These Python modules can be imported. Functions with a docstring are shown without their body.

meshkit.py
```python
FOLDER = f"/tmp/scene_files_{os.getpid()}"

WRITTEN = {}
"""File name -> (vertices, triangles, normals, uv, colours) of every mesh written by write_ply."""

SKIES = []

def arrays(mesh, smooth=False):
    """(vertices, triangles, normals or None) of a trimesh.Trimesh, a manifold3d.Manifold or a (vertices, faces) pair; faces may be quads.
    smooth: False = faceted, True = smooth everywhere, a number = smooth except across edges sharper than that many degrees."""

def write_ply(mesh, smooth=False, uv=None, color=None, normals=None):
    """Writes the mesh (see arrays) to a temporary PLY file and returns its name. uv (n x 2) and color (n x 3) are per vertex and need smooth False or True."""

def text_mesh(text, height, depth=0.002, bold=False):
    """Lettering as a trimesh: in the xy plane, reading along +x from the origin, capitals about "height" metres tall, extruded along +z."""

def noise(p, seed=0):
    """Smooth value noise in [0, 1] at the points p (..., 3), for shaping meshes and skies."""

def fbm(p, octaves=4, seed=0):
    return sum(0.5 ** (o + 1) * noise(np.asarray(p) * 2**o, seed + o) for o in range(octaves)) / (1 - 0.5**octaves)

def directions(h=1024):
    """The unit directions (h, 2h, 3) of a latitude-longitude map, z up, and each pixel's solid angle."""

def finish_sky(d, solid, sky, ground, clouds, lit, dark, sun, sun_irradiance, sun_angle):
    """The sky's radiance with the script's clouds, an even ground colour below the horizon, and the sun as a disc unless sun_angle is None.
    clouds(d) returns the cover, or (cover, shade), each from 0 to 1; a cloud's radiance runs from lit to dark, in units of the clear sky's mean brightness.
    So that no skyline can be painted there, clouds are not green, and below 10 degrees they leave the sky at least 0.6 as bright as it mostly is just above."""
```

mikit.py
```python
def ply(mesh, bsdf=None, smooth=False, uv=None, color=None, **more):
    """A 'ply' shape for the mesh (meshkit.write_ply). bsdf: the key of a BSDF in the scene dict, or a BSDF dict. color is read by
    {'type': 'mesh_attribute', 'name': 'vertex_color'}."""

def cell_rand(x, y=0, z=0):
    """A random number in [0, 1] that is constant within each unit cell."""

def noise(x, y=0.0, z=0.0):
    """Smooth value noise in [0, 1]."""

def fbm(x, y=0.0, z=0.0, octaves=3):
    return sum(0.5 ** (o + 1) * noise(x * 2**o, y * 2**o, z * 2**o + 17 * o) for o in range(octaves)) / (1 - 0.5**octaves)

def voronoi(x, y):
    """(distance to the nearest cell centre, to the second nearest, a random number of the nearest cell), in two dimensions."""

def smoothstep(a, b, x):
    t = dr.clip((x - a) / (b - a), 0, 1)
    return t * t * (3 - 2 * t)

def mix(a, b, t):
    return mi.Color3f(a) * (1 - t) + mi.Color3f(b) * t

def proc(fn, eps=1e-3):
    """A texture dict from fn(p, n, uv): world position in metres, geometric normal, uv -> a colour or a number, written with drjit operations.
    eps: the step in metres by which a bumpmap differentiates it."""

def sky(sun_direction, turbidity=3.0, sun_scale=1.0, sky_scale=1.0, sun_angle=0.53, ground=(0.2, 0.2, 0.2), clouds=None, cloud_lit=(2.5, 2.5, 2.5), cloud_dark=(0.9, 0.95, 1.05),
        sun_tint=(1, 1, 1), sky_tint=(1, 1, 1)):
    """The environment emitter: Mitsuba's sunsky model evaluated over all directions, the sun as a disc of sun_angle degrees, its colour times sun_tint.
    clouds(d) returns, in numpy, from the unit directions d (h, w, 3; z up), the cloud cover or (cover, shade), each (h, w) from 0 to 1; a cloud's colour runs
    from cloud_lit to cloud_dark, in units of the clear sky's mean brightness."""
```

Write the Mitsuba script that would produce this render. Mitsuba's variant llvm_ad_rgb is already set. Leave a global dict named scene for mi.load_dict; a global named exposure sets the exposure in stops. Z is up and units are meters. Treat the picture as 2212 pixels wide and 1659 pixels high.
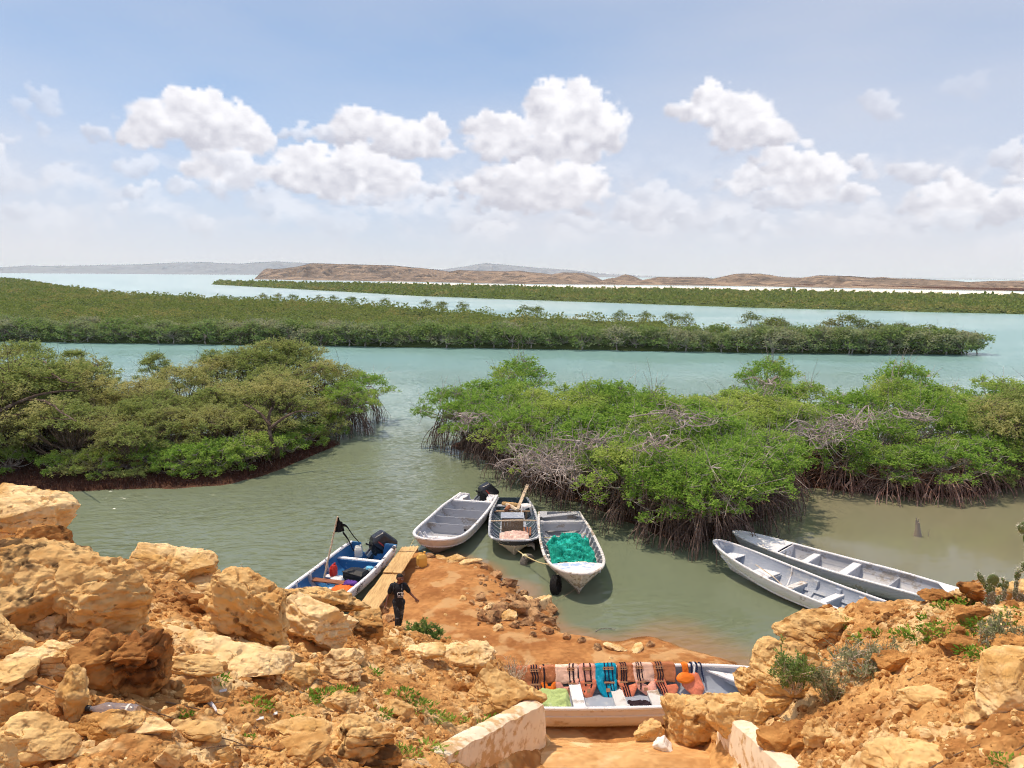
# Mangrove lagoon seen from a rocky ochre bluff, with fishing boats at a landing.  z is up, metres; the lagoon is z = 0.
import math, random
import numpy as np, trimesh, mitsuba as mi, drjit as dr, manifold3d as m3, shapely
from shapely.geometry import Polygon, LineString, Point
from scipy.interpolate import RBFInterpolator
import mikit, meshkit
from mikit import proc, ply, noise, fbm, smoothstep, mix, cell_rand

scene, labels = {}, {}
T = mi.ScalarTransform4f
np.random.seed(7); random.seed(7)
EYE, FOC, PITCH, ROLL = 11.4, 790.0, math.radians(7.82), math.radians(0.4)

# ------------------------------------------------------------------ camera, sky, exposure
_c, _s = math.cos(ROLL), math.sin(ROLL)
_fw = np.array([0, math.cos(PITCH), -math.sin(PITCH)])
_up0 = np.array([0, math.sin(PITCH), math.cos(PITCH)])
_up = _up0 * _c - np.array([1.0, 0, 0]) * _s
scene['camera'] = {'type': 'perspective', 'fov': math.degrees(2 * math.atan(512 / FOC)), 'fov_axis': 'x', 'near_clip': 0.1, 'far_clip': 60000.0,
                   'to_world': T().look_at(origin=[0, 0, EYE], target=[0, float(_fw[1]), EYE + float(_fw[2])], up=_up.tolist())}
exposure = 1.3
SUN = (-0.30, 0.16, 0.94)

PUFFS = np.array([[float(x) for x in p.split(',')] for p in """-21.84,10.73,1.69,1.25,1 -23.55,9.48,2.08,1.39,1 -20.75,9.97,2.3,1.55,1 -19.06,9.37,2.35,1.44,1 -17.63,8.72,1.49,1.02,1 -24.67,8.69,1.08,0.84,1 -27.16,8.55,1.09,0.55,0.6 -19.72,7.44,1.75,1.02,0.9 -21.18,6.63,1.29,0.73,1 -18.58,6.75,1.78,1.33,0.9 -19.49,5.82,1.77,0.74,0.7 -10.74,10.09,1.57,1.13,1 -9.01,9.55,2.87,1.14,1 -6.78,9.46,2.25,1.06,1 -5.49,10.1,1.03,0.84,1 -12.15,9.58,1.56,0.65,0.8 -14.61,9.47,1.38,0.53,0.6 -5.83,8.66,1.62,0.55,0.9 -13.74,7.56,2.49,1.06,1 -15.6,6.73,1.84,1.05,1 -11.26,7.34,2.85,1.37,1 -8.74,6.8,1.93,1.24,1 -12.54,6.23,3.48,0.77,1 -7.79,5.82,2.59,0.78,0.8 -5.52,5.93,1.47,0.69,0.8 -10.04,5.27,2.89,0.63,0.7 -15,6.3,1.23,0.61,0.9 2.41,11.84,1.45,1.33,1 4.83,11.68,1.6,1.33,1 3.56,10.49,3.21,1.79,1 6.46,10.16,1.6,1.44,1 -0.64,10.02,2.6,1.06,1 -1.78,9.16,1.63,1.07,1 2.29,9.12,4.2,1.22,1 -2.43,10,0.97,0.55,0.8 2.97,6.79,3.41,1.4,1 0.36,6.62,2.94,1.25,1 4.3,5.53,2.44,1.01,1 1.35,5.36,4.25,1.11,1 -2.91,6.12,1.05,0.79,1 5.58,6.63,1.29,0.94,0.9 13.78,11.45,1.81,1.3,1 12.11,10.92,1.84,0.65,1 15.49,10.36,2.08,1.3,1 17.02,9.42,2.05,1.11,1 14.92,9.5,1.8,1.03,1 18.22,9.07,1.16,0.73,0.9 18.59,7.59,2.03,0.94,1 20.35,7.08,1.7,0.88,1 17.46,6.53,2.64,0.66,0.9 15.06,6.34,1.51,0.3,0.6 19.54,6.08,2.29,1.04,0.9 21.51,6.6,1.12,0.88,0.9 22.98,7.69,0.82,0.63,0.8 23.71,7.03,0.68,0.52,0.7 22.71,5.39,1.24,0.73,0.9 18.71,5.2,2.32,0.9,0.7 26.52,6.81,1.42,0.73,0.75 24.49,10.81,1.11,0.71,0.45 28.71,11.51,1.46,0.65,0.2 28.64,5.86,0.82,0.78,0.95 27.04,4.95,1.16,0.85,0.9 29.09,4.87,1.96,0.97,0.95 30.84,4.39,1.43,0.96,0.9 32.05,4.21,1.16,0.81,0.9 27.9,3.79,2.02,0.85,0.6 31.34,7.2,1.17,0.75,0.6 32.02,5.96,0.75,0.54,0.8 33.22,6.81,1.35,0.92,0.8 9.78,5.66,1.58,0.94,0.55 11.4,4.7,1.88,1.25,0.5 8.86,4.41,1.92,0.95,0.55 12.69,3.75,1.87,0.78,0.4 -31.89,5.56,0.95,1.02,0.35 -31.97,7.81,0.76,0.4,0.4 -25.31,6.68,1.35,0.62,0.5 -24.58,5.29,1.09,0.4,0.6 -28.19,6.22,0.64,0.22,0.5 -22.08,5.56,0.99,0.44,0.6 -25.96,4.36,0.94,0.35,0.5 -21.04,3.36,1.16,0.6,0.5 -29.92,10.11,1.11,0.47,0.35 -31.17,9.32,0.72,0.37,0.3 -29.78,8.54,0.49,0.24,0.35 -33.19,6.92,1.16,1.05,0.6 -16.27,4.73,2.14,0.49,0.4 -1.93,3.74,2.64,0.64,0.4 4.66,3.77,1.96,0.58,0.4 -11.97,3.59,1.91,0.5,0.35 -31.07,3.57,1.22,0.44,0.35 16.39,3.71,1.8,0.74,0.4 24.46,3.87,1.35,0.59,0.4""".split()])


def clouds(d):
    """A band of fair-weather cumulus, thin veil above, milky air at the horizon; the same kind of sky all round."""
    az = np.degrees(np.arctan2(d[..., 0], d[..., 1])); el = np.degrees(np.arcsin(np.clip(d[..., 2], -1, 1)))
    cover, shade = np.zeros(az.shape), np.zeros(az.shape)
    rows = (el[:, 0] < 40) & (el[:, 0] > -1)
    A, E = az[rows], el[rows]
    q = np.stack([A, E * 1.25, A * 0], -1)
    n1, n2 = meshkit.fbm(q * 0.75, 5, 3), meshkit.fbm(q * 0.75 + 40, 5, 9)
    fine = meshkit.fbm(q * 1.6, 4, 21)
    wa, we = A + (n1 - 0.5) * 2.4, E + (n2 - 0.5) * 1.9
    f = np.full(A.shape, -3.0); up = np.zeros(A.shape); wt = np.full(A.shape, 1e-6); op = np.zeros(A.shape)
    for a, e, ra, re, o in PUFFS:
        c = np.where((np.abs(A[0] - a) < 3 * ra + 3))[0]
        if not len(c): continue
        c = slice(c[0], c[-1] + 1)
        g = 1.55 - ((wa[:, c] - a) / ra) ** 2 - ((we[:, c] - e) / re) ** 2
        f[:, c] = np.maximum(f[:, c], g)
        k = np.clip(g * 2, 0, 1) * o
        op[:, c] = np.maximum(op[:, c], k)
        lit = ((wa[:, c] - a) / ra * 0.35 + (we[:, c] - e) / re * 0.9)            # brighter towards the sunlit top of each puff
        w_ = np.clip(g, 0, 1) ** 3; up[:, c] += lit * w_; wt[:, c] += w_
    up = up / wt
    # the rest of the sky round the compass: similar cumulus from noise
    q3 = np.stack([np.sin(np.radians(A)) * 7, np.cos(np.radians(A)) * 7, E * 0.22], -1)
    away = np.clip((np.abs(A) - 36) / 6, 0, 1)
    g = (meshkit.fbm(q3, 5, 5) - 0.52) * 9 - ((E - 9) / 8) ** 2
    op = np.maximum(op, np.clip(g * 2, 0, 1) * away); f = np.maximum(f, g * away - (1 - away) * 3)
    up = np.where((g > 0) & (away > 0), np.maximum(up, (n2 - .5) * 3 * away), up)
    edge = op * np.clip((f - .12 + (fine - 0.5) * 2.0) * (1.6 + 1.6 * np.clip(up, 0, 1)), 0, 1) * .97
    sh = np.clip(0.42 - up * 0.62 + (fine - 0.5) * 1.1 + (n1 - .5) * .5, 0, 1)
    cover[rows], shade[rows] = edge, sh
    # faint ranks of far clouds low in the haze
    ql = np.stack([np.sin(np.radians(A)) * 20, np.cos(np.radians(A)) * 20, E * 0.75], -1)
    lowc = np.clip((meshkit.fbm(ql + np.stack([n1, n1, n2], -1) * 1.2, 4, 77) - 0.46) * 6, 0, 1) * np.exp(-((E - 4.8) / 2.6) ** 2) * 0.55
    cover[rows] = np.maximum(cover[rows], lowc); shade[rows] = np.where(lowc > edge, np.clip(.25 + (n2 - .5) * 1.6, 0, 1), shade[rows])
    # thin high veil and horizon milk
    q2 = np.stack([d[..., 0] * 3, d[..., 1] * 3, el / 7], -1)
    v = meshkit.fbm(q2, 5, 31)
    right = np.clip((az + 8) / 30, 0, 1) * np.clip((60 - az) / 20, 0, 1)
    left = np.clip((-az - 20) / 15, 0, 1)
    veil = np.clip(0.19 + 0.80 * np.exp(-np.maximum(el, 0) / 8.0) + (v - 0.5) * 0.6 + 0.16 * right + .14 * left + 0.24 * np.clip((el - 15) / 9, 0, 1) * np.clip(.45 + np.abs(az + 8) / 26, 0, 1), 0, 0.95)
    veil_shade = 0.66 - 0.12 * np.exp(-np.maximum(el, 0) / 4)
    low = np.exp(-np.maximum(el, 0) / 3.2)                                       # clouds sink into the milk
    cover_c = cover * (1 - 0.5 * low)
    total = 1 - (1 - cover_c) * (1 - veil)
    sh_all = (cover_c * shade + veil * (1 - cover_c) * veil_shade) / np.maximum(total, 1e-6)
    return total, sh_all


scene['sky'] = mikit.sky(SUN, turbidity=3.0, sun_scale=0.97, sky_scale=1.42, clouds=clouds, cloud_lit=(2.95, 2.91, 3.0), cloud_dark=(1.72, 1.70, 1.90), ground=(0.2, 0.22, 0.2), sky_tint=(0.87, 1.0, 1.09))

# the air: far things fade to blue-white
scene['haze_air'] = {'type': 'homogeneous', 'albedo': {'type': 'rgb', 'value': [0.94, 0.95, 0.97]}, 'sigma_t': {'type': 'rgb', 'value': [0.000062, 0.000068, 0.000078]}}
scene['haze'] = {'type': 'cube', 'to_world': T().translate([0, 6800, 91.5]).scale([14000, 7000, 93]), 'bsdf': {'type': 'null'}, 'interior': {'type': 'ref', 'id': 'haze_air'}}
labels['haze'] = {'label': 'thin pale air haze over the whole lagoon', 'category': 'haze', 'kind': 'stuff'}
scene['camera']['medium'] = {'type': 'ref', 'id': 'haze_air'}


# ------------------------------------------------------------------ helpers
def ray(u, v):
    """Direction through a spot of the photograph (2212 x 1659 coordinates), used to read places off the survey of the photo."""
    a = (u / 2212 * 1024 - 512) / FOC; b = (v / 1659 * 768 - 384) / FOC
    a, b = a * _c + b * _s, -a * _s + b * _c
    cp, sp = math.cos(PITCH), math.sin(PITCH)
    return np.array([a, cp - b * sp, -sp - b * cp])


def at(u, v, z=0.0):
    r = ray(u, v); return np.array([0, 0, EYE]) + r * ((z - EYE) / r[2])


def far(u, v, y):
    r = ray(u, v); return np.array([0, 0, EYE]) + r * (y / r[1])


def numbered(name):
    if name not in _used: _used[name] = 0; return name
    _used[name] += 1; return f'{name}_{_used[name]:03d}'


_used = {}


def put(name, mesh, bsdf, parent=None, smooth=False, label=None, cat=None, group=None, kind=None, **more):
    """One mesh = one entry of the scene; under parent it is a part."""
    key = numbered(f'{parent}__{name}' if parent else name)
    d = mesh if isinstance(mesh, dict) else ply(mesh, bsdf, smooth=smooth, **more)
    if isinstance(mesh, dict): d = {**mesh, **more}
    scene[key] = d
    tag(key, label, cat, group, kind)
    return key


def tag(key, label=None, cat=None, group=None, kind=None):
    e = {k: v for k, v in (('label', label), ('category', cat), ('group', group), ('kind', kind)) if v}
    if e: labels[key] = e
    return key


def thing(name, label, cat, group=None):
    return tag(numbered(name), label, cat, group)


def TM(v, f): return trimesh.Trimesh(np.asarray(v, float), np.asarray(f, int), process=False)


def cat_(ms): return trimesh.util.concatenate([m for m in ms if m is not None])


def frame(o, x, z=(0, 0, 1)):
    """4x4 with its origin at o, +x along x, +z as near to z as it goes."""
    x = np.asarray(x, float); x = x / np.linalg.norm(x); z = np.asarray(z, float); y = np.cross(z, x); y /= np.linalg.norm(y); z = np.cross(x, y)
    m = np.eye(4); m[:3, 0], m[:3, 1], m[:3, 2], m[:3, 3] = x, y, z, o
    return m


def moved(mesh, m):
    r = mesh.copy(); r.apply_transform(m); return r


def rbox(sx, sy, sz, r=0.01, seg=1):
    """Box centred at the origin with chamfered edges."""
    r = min(r, sx * .45, sy * .45, sz * .45)
    pts = []
    for a in (-1, 1):
        for b in (-1, 1):
            for c in (-1, 1):
                X, Y, Z = a * sx / 2, b * sy / 2, c * sz / 2
                pts += [(X - a * r, Y - b * r, Z), (X - a * r, Y, Z - c * r), (X, Y - b * r, Z - c * r)]
    return trimesh.convex.convex_hull(np.array(pts))


def tube(pts, rad, n=5, cap=True):
    """Tapered tube through pts."""
    pts = np.asarray(pts, float); rad = np.broadcast_to(np.asarray(rad, float), len(pts))
    t = np.gradient(pts, axis=0); t /= np.linalg.norm(t, axis=1, keepdims=True) + 1e-12
    ref = np.array([0, 0, 1.0]) if abs(t[:, 2]).mean() < 0.8 else np.array([1.0, 0, 0])
    s = np.cross(t, ref); s /= np.linalg.norm(s, axis=1, keepdims=True) + 1e-12
    w = np.cross(t, s)
    a = np.arange(n) * 2 * math.pi / n
    v = (pts[:, None] + rad[:, None, None] * (np.cos(a)[None, :, None] * s[:, None] + np.sin(a)[None, :, None] * w[:, None])).reshape(-1, 3)
    f = []
    for i in range(len(pts) - 1):
        for k in range(n):
            a0, a1 = i * n + k, i * n + (k + 1) % n
            f += [(a0, a1, a1 + n), (a0, a1 + n, a0 + n)]
    if cap:
        for base, rev in ((0, True), ((len(pts) - 1) * n, False)):
            for k in range(1, n - 1):
                f.append((base, base + k + 1, base + k) if rev else (base, base + k, base + k + 1))
    m = TM(v, f)
    m.faces = m.faces[:, ::-1]
    return m


def smooth_path(pts, n):
    pts = np.asarray(pts, float)
    from scipy.interpolate import make_interp_spline
    k = min(3, len(pts) - 1)
    t = np.r_[0, np.cumsum(np.linalg.norm(np.diff(pts, axis=0), axis=1))]
    return make_interp_spline(t, pts, k=k)(np.linspace(0, t[-1], n))


def lathe(profile, n=16):
    p = np.asarray(profile, float)
    return trimesh.creation.revolve(p, sections=n)


def grid_faces(ny, nx):
    i = np.arange((ny - 1) * (nx - 1)); r, c = i // (nx - 1), i % (nx - 1)
    a = r * nx + c
    return np.vstack([np.stack([a, a + 1, a + nx + 1], 1), np.stack([a, a + nx + 1, a + nx], 1)])


# ------------------------------------------------------------------ materials
def soil(lo, hi, freq, bump, spots=None, wet=False, zs=1.0):
    lo, hi = mi.Color3f(lo), mi.Color3f(hi)
    def col(p, n, uv):
        a = fbm(p.x * freq, p.y * freq, p.z * freq * zs, 4)
        b = noise(p.x * freq * 9, p.y * freq * 9, p.z * freq * 9 * zs)
        c = mix(lo, hi, smoothstep(0.3, 0.7, a * 0.75 + b * 0.25))
        if spots is not None:
            c = mix(c, mi.Color3f(spots), smoothstep(0.53, 0.68, fbm(p.x * freq * 1.7 + 9, p.y * freq * 1.7, p.z * freq * 2.2 + 5, 4)) * 0.85)
        if wet: c = c * (0.55 + 0.45 * smoothstep(0.03, 0.16, p.z + (a - 0.5) * 0.1))       # damp at the waterline
        return c
    d = {'type': 'principled', 'base_color': proc(col), 'roughness': 0.95, 'specular': 0.15}
    if bump:
        def bf(p, n, uv): return fbm(p.x * bump[0], p.y * bump[0], p.z * bump[0], 3)
        d = {'type': 'bumpmap', 'arbitrary': proc(bf, 0.003), 'scale': bump[1], 'bsdf': d}
    return {'type': 'twosided', 'bsdf': d}


def plain(c, rough=0.6, metallic=0.0, spec=0.4):
    return {'type': 'twosided', 'bsdf': {'type': 'principled', 'base_color': {'type': 'rgb', 'value': list(c)}, 'roughness': rough, 'metallic': metallic, 'specular': spec}}


def worn(c, wear, freq=3.0, amount=0.55, rough=0.5, fine=6.0, spec=0.4):
    """Painted surface with patches of wear and grime."""
    c, wear = mi.Color3f(c), mi.Color3f(wear)
    def col(p, n, uv):
        a = fbm(p.x * freq, p.y * freq, p.z * freq, 4)
        b = fbm(p.x * freq * fine, p.y * freq * fine, p.z * freq * fine, 3)
        return mix(c, wear, smoothstep(amount, amount + 0.12, a * 0.65 + b * 0.35)) * (0.88 + 0.24 * a)
    return {'type': 'twosided', 'bsdf': {'type': 'principled', 'base_color': proc(col), 'roughness': rough, 'specular': spec}}


def wood(lo, hi, axis='y', freq=2.0):
    lo, hi = mi.Color3f(lo), mi.Color3f(hi)
    def col(p, n, uv):
        k = (0.12, 1, 1) if axis == 'x' else (1, 0.12, 1) if axis == 'y' else (1, 1, 0.12)
        a = fbm(p.x * freq * 14 * k[0], p.y * freq * 14 * k[1], p.z * freq * 14 * k[2], 3)
        b = fbm(p.x * freq, p.y * freq, p.z * freq, 2)
        return mix(lo, hi, smoothstep(0.25, 0.75, a * 0.6 + b * 0.4))
    return {'type': 'twosided', 'bsdf': {'type': 'principled', 'base_color': proc(col), 'roughness': 0.8, 'specular': 0.2}}


def leafy(dark, light, yellow, trans=0.5, patch=0.45):
    """Leaves: each leaf its own tone, larger clumps greener or yellower."""
    dark, light, yellow = mi.Color3f(dark), mi.Color3f(light), mi.Color3f(yellow)
    def col(p, n, uv):
        a = noise(p.x * 9, p.y * 9, p.z * 9)
        b = fbm(p.x * patch, p.y * patch, p.z * patch * 1.5, 3)
        return mix(mix(dark, light, smoothstep(0.15, 0.85, a)), yellow, smoothstep(0.45, 0.75, b) * 0.7)
    return {'type': 'principledthin', 'base_color': proc(col), 'roughness': 0.45, 'spec_trans': 0.0, 'diff_trans': trans, 'eta': 1.4}


def limestone(lo, hi, pit, amount, freq=1.8):
    """Weathered rock: mottled, with dark clustered pits and a finely eaten surface."""
    lo, hi, pit = mi.Color3f(lo), mi.Color3f(hi), mi.Color3f(pit)
    def col(p, n, uv):
        a = fbm(p.x * freq, p.y * freq, p.z * freq, 4)
        b = fbm(p.x * 13, p.y * 13, p.z * 13, 3)
        c = fbm(p.x * freq * 1.1 + 7, p.y * freq * 1.1, p.z * freq * 1.6 + 3, 2)
        k = mix(lo, hi, smoothstep(0.32, 0.62, a * 0.7 + b * 0.3))
        return mix(k, pit, smoothstep(amount, amount + 0.12, b * 0.55 + c * 0.45) * 0.9)
    def bf(p, n, uv):
        a = fbm(p.x * 12, p.y * 12, p.z * 12, 4); return a - 0.4 * smoothstep(0.45, 0.85, fbm(p.x * 21 + 5, p.y * 21, p.z * 21, 3))
    d = {'type': 'principled', 'base_color': proc(col), 'roughness': 0.95, 'specular': 0.12}
    return {'type': 'twosided', 'bsdf': {'type': 'bumpmap', 'arbitrary': proc(bf, 0.003), 'scale': 0.04, 'bsdf': d}}

# ------------------------------------------------------------------ BSDFs
scene['soil_mat'] = soil((0.35, 0.155, 0.048), (0.61, 0.345, 0.128), 1.9, (22, 0.05), (0.74, 0.53, 0.27))
scene['rock_mat'] = limestone((0.58, 0.335, 0.115), (0.82, 0.60, 0.315), (0.24, 0.11, 0.038), 0.58)
scene['rock_ochre_mat'] = limestone((0.48, 0.25, 0.08), (0.73, 0.49, 0.215), (0.20, 0.085, 0.028), 0.58)
scene['rock_brown_mat'] = limestone((0.26, 0.105, 0.032), (0.50, 0.25, 0.08), (0.10, 0.04, 0.015), 0.57)
scene['rock_stained_mat'] = limestone((0.50, 0.27, 0.09), (0.70, 0.46, 0.20), (0.09, 0.05, 0.025), 0.50, 1.4)
scene['shore_rock_mat'] = limestone((0.22, 0.11, 0.055), (0.52, 0.31, 0.15), (0.10, 0.055, 0.03), 0.53, 4)
scene['white_rock_mat'] = worn((0.85, 0.82, 0.76), (0.62, 0.45, 0.25), 5, 0.56, 0.9)
scene['sand_mat'] = soil((0.31, 0.125, 0.040), (0.49, 0.235, 0.082), 1.1, (12, 0.06), (0.52, 0.31, 0.14), wet=True)
scene['plaster_mat'] = worn((0.80, 0.67, 0.50), (0.55, 0.36, 0.18), 2.6, 0.505, 0.9, spec=.15)
scene['path_mat'] = soil((0.46, 0.235, 0.085), (0.64, 0.385, 0.165), 2.2, (14, 0.03), (0.72, 0.50, 0.27))
scene['mud_mat'] = soil((0.055, 0.026, 0.017), (0.12, 0.058, 0.036), 1.2, None)
scene['hill_mat'] = soil((0.085, 0.066, 0.050), (0.225, 0.165, 0.118), 0.03, None, (0.30, 0.215, 0.145), zs=3.5)
scene['mountain_mat'] = plain((0.20, 0.20, 0.21), 1.0, spec=0)
scene['flat_mat'] = soil((0.62, 0.56, 0.47), (0.72, 0.66, 0.57), 0.01, None)

# shoreline of the landing spit, read from the photo
SHORE = [at(u, v)[:2] for u, v in ((880, 1183), (915, 1196), (960, 1204), (1010, 1215), (1045, 1222), (1078, 1245), (1110, 1262), (1138, 1288), (1162, 1310), (1192, 1318), (1196, 1340), (1222, 1362), (1290, 1380), (1400, 1383), (1480, 1398), (1560, 1424), (1640, 1462))]
SHORE = [tuple(p) for p in SHORE]
SPIT = Polygon(SHORE + [(9.5, 17.0), (16, 12), (16, 6), (-16, 6), (-13, 14), (-8.6, 19.0), (-5.6, 23.2), (-4.75, 25.5), (-4.45, 28.5)])


def mix1(a, b, t): return a + (b - a) * t


def water_color(p, n, uv):
    d = mi.Float(99.0)                                                    # distance to the landing's shoreline: the shallows show the red bottom
    pts = SHORE[2:] + [(9.5, 17.0)]
    for (ax, ay), (bx, by) in zip(pts[:-1], pts[1:]):
        ex, ey = bx - ax, by - ay
        t = dr.clip(((p.x - ax) * ex + (p.y - ay) * ey) / (ex * ex + ey * ey), 0, 1)
        d = dr.minimum(d, dr.sqrt(dr.square(p.x - ax - t * ex) + dr.square(p.y - ay - t * ey)))
    w = fbm(p.x * 0.12 + 3, p.y * 0.12, 0.0, 3)
    w2 = fbm(p.x * 0.5, p.y * 0.5, 0.0, 3)
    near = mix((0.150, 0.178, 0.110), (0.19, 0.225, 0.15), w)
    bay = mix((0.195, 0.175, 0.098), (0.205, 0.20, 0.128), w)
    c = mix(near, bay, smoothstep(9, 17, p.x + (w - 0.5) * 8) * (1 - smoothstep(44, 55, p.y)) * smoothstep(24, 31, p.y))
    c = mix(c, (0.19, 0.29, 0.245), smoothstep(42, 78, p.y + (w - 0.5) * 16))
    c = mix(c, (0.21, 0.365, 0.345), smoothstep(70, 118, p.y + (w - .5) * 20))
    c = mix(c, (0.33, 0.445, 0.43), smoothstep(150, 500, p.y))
    return mix((0.29, 0.185, 0.10), c, smoothstep(0.0, mix1(0.9, 2.4, smoothstep(3.0, 5.5, p.x)), d + (w2 - 0.5) * 1.0))


def waves(p, n, uv):
    calm = 1 - 0.75 * smoothstep(7, 14, p.x) * (1 - smoothstep(46, 60, p.y)) - 0.55 * (1 - smoothstep(29, 36, p.y)) * smoothstep(-4, 0, p.x)
    x, y = p.x * 0.94 + p.y * 0.34, p.y * 0.94 - p.x * 0.34
    wx = noise(x * 0.3 + 11, y * 0.3 + 5) * 2.5
    gust = 0.35 + 1.3 * smoothstep(0.35, 0.7, fbm(p.x * 0.05, p.y * 0.09, 0.0, 3))
    return (fbm(x * 0.75, y * 2.1 + wx, 1.5, 3) + 0.32 * noise(x * 3.1, y * 6.5 + wx, 4.0)) * calm * gust


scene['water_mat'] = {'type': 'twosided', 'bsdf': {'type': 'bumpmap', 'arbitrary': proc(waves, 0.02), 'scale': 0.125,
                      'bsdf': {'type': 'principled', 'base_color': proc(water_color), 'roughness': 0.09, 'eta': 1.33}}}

# ------------------------------------------------------------------ water, distant land
S = 13700.0
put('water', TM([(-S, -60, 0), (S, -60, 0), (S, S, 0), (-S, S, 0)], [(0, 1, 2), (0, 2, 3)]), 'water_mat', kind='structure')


def land(base, crest, back, bsdf, name, seed, nu=220, nv=26, rough=1.0, rugged=0.0):
    """A ridge: its foot (front, back) and crest as plan lines with crest heights; rows from foot over the crest and down behind."""
    k = np.linspace(0, 1, nu)
    b = np.stack([np.interp(k, np.linspace(0, 1, len(base)), base[:, i]) for i in range(2)], 1)
    c = np.stack([np.interp(k, crest[:, 0], crest[:, 1 + i]) for i in range(3)], 1)
    g = np.linspace(0, 1, nv)
    rows = []
    for j, t in enumerate(g):
        s = t ** 0.8
        xy = b * (1 - s) + c[:, :2] * s
        z = c[:, 2] * (t ** 1.35)
        q = np.stack([xy[:, 0] / 60, xy[:, 1] / 130, np.full(nu, seed)], 1)
        gully = 1 - np.abs(2 * meshkit.fbm(q * [2.2, 1.0, 1], 4, seed) - 1)
        z = z + (gully - 0.60) * c[:, 2] * 0.85 * np.sin(math.pi * min(t * 1.05, 1)) * rough
        rows.append(np.column_stack([xy, np.maximum(z, 0.0 if j else -0.5)]))
    for t in (0.35, 1.0):
        rows.append(np.column_stack([c[:, :2] + np.array([0, back]) * t, c[:, 2] * (1 - t) - 0.5 * t]))
    v = np.array(rows).reshape(-1, 3)
    f = grid_faces(len(rows), nu)
    return put(name, TM(v, f), bsdf, kind='structure', smooth=30)


def crest(points, dist):
    """Crest line (u, v) of the photo at a distance: k, x, y, z."""
    P_ = [(u, *far(u, v, dd)) for (u, v), dd in zip(points, np.interp(np.linspace(0, 1, len(points)), np.linspace(0, 1, len(dist)), dist))]
    a = np.array(P_); a[:, 0] = (a[:, 0] - a[0, 0]) / (a[-1, 0] - a[0, 0]); return a


def refine(points, n, amp, seed):
    p = np.array(points, float); u = np.linspace(p[0, 0], p[-1, 0], n); v = np.interp(u, p[:, 0], p[:, 1])
    v += (meshkit.fbm(np.stack([u / 26, u * 0, u * 0 + seed], 1), 4) - 0.5) * amp
    return list(zip(u, v))


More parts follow.
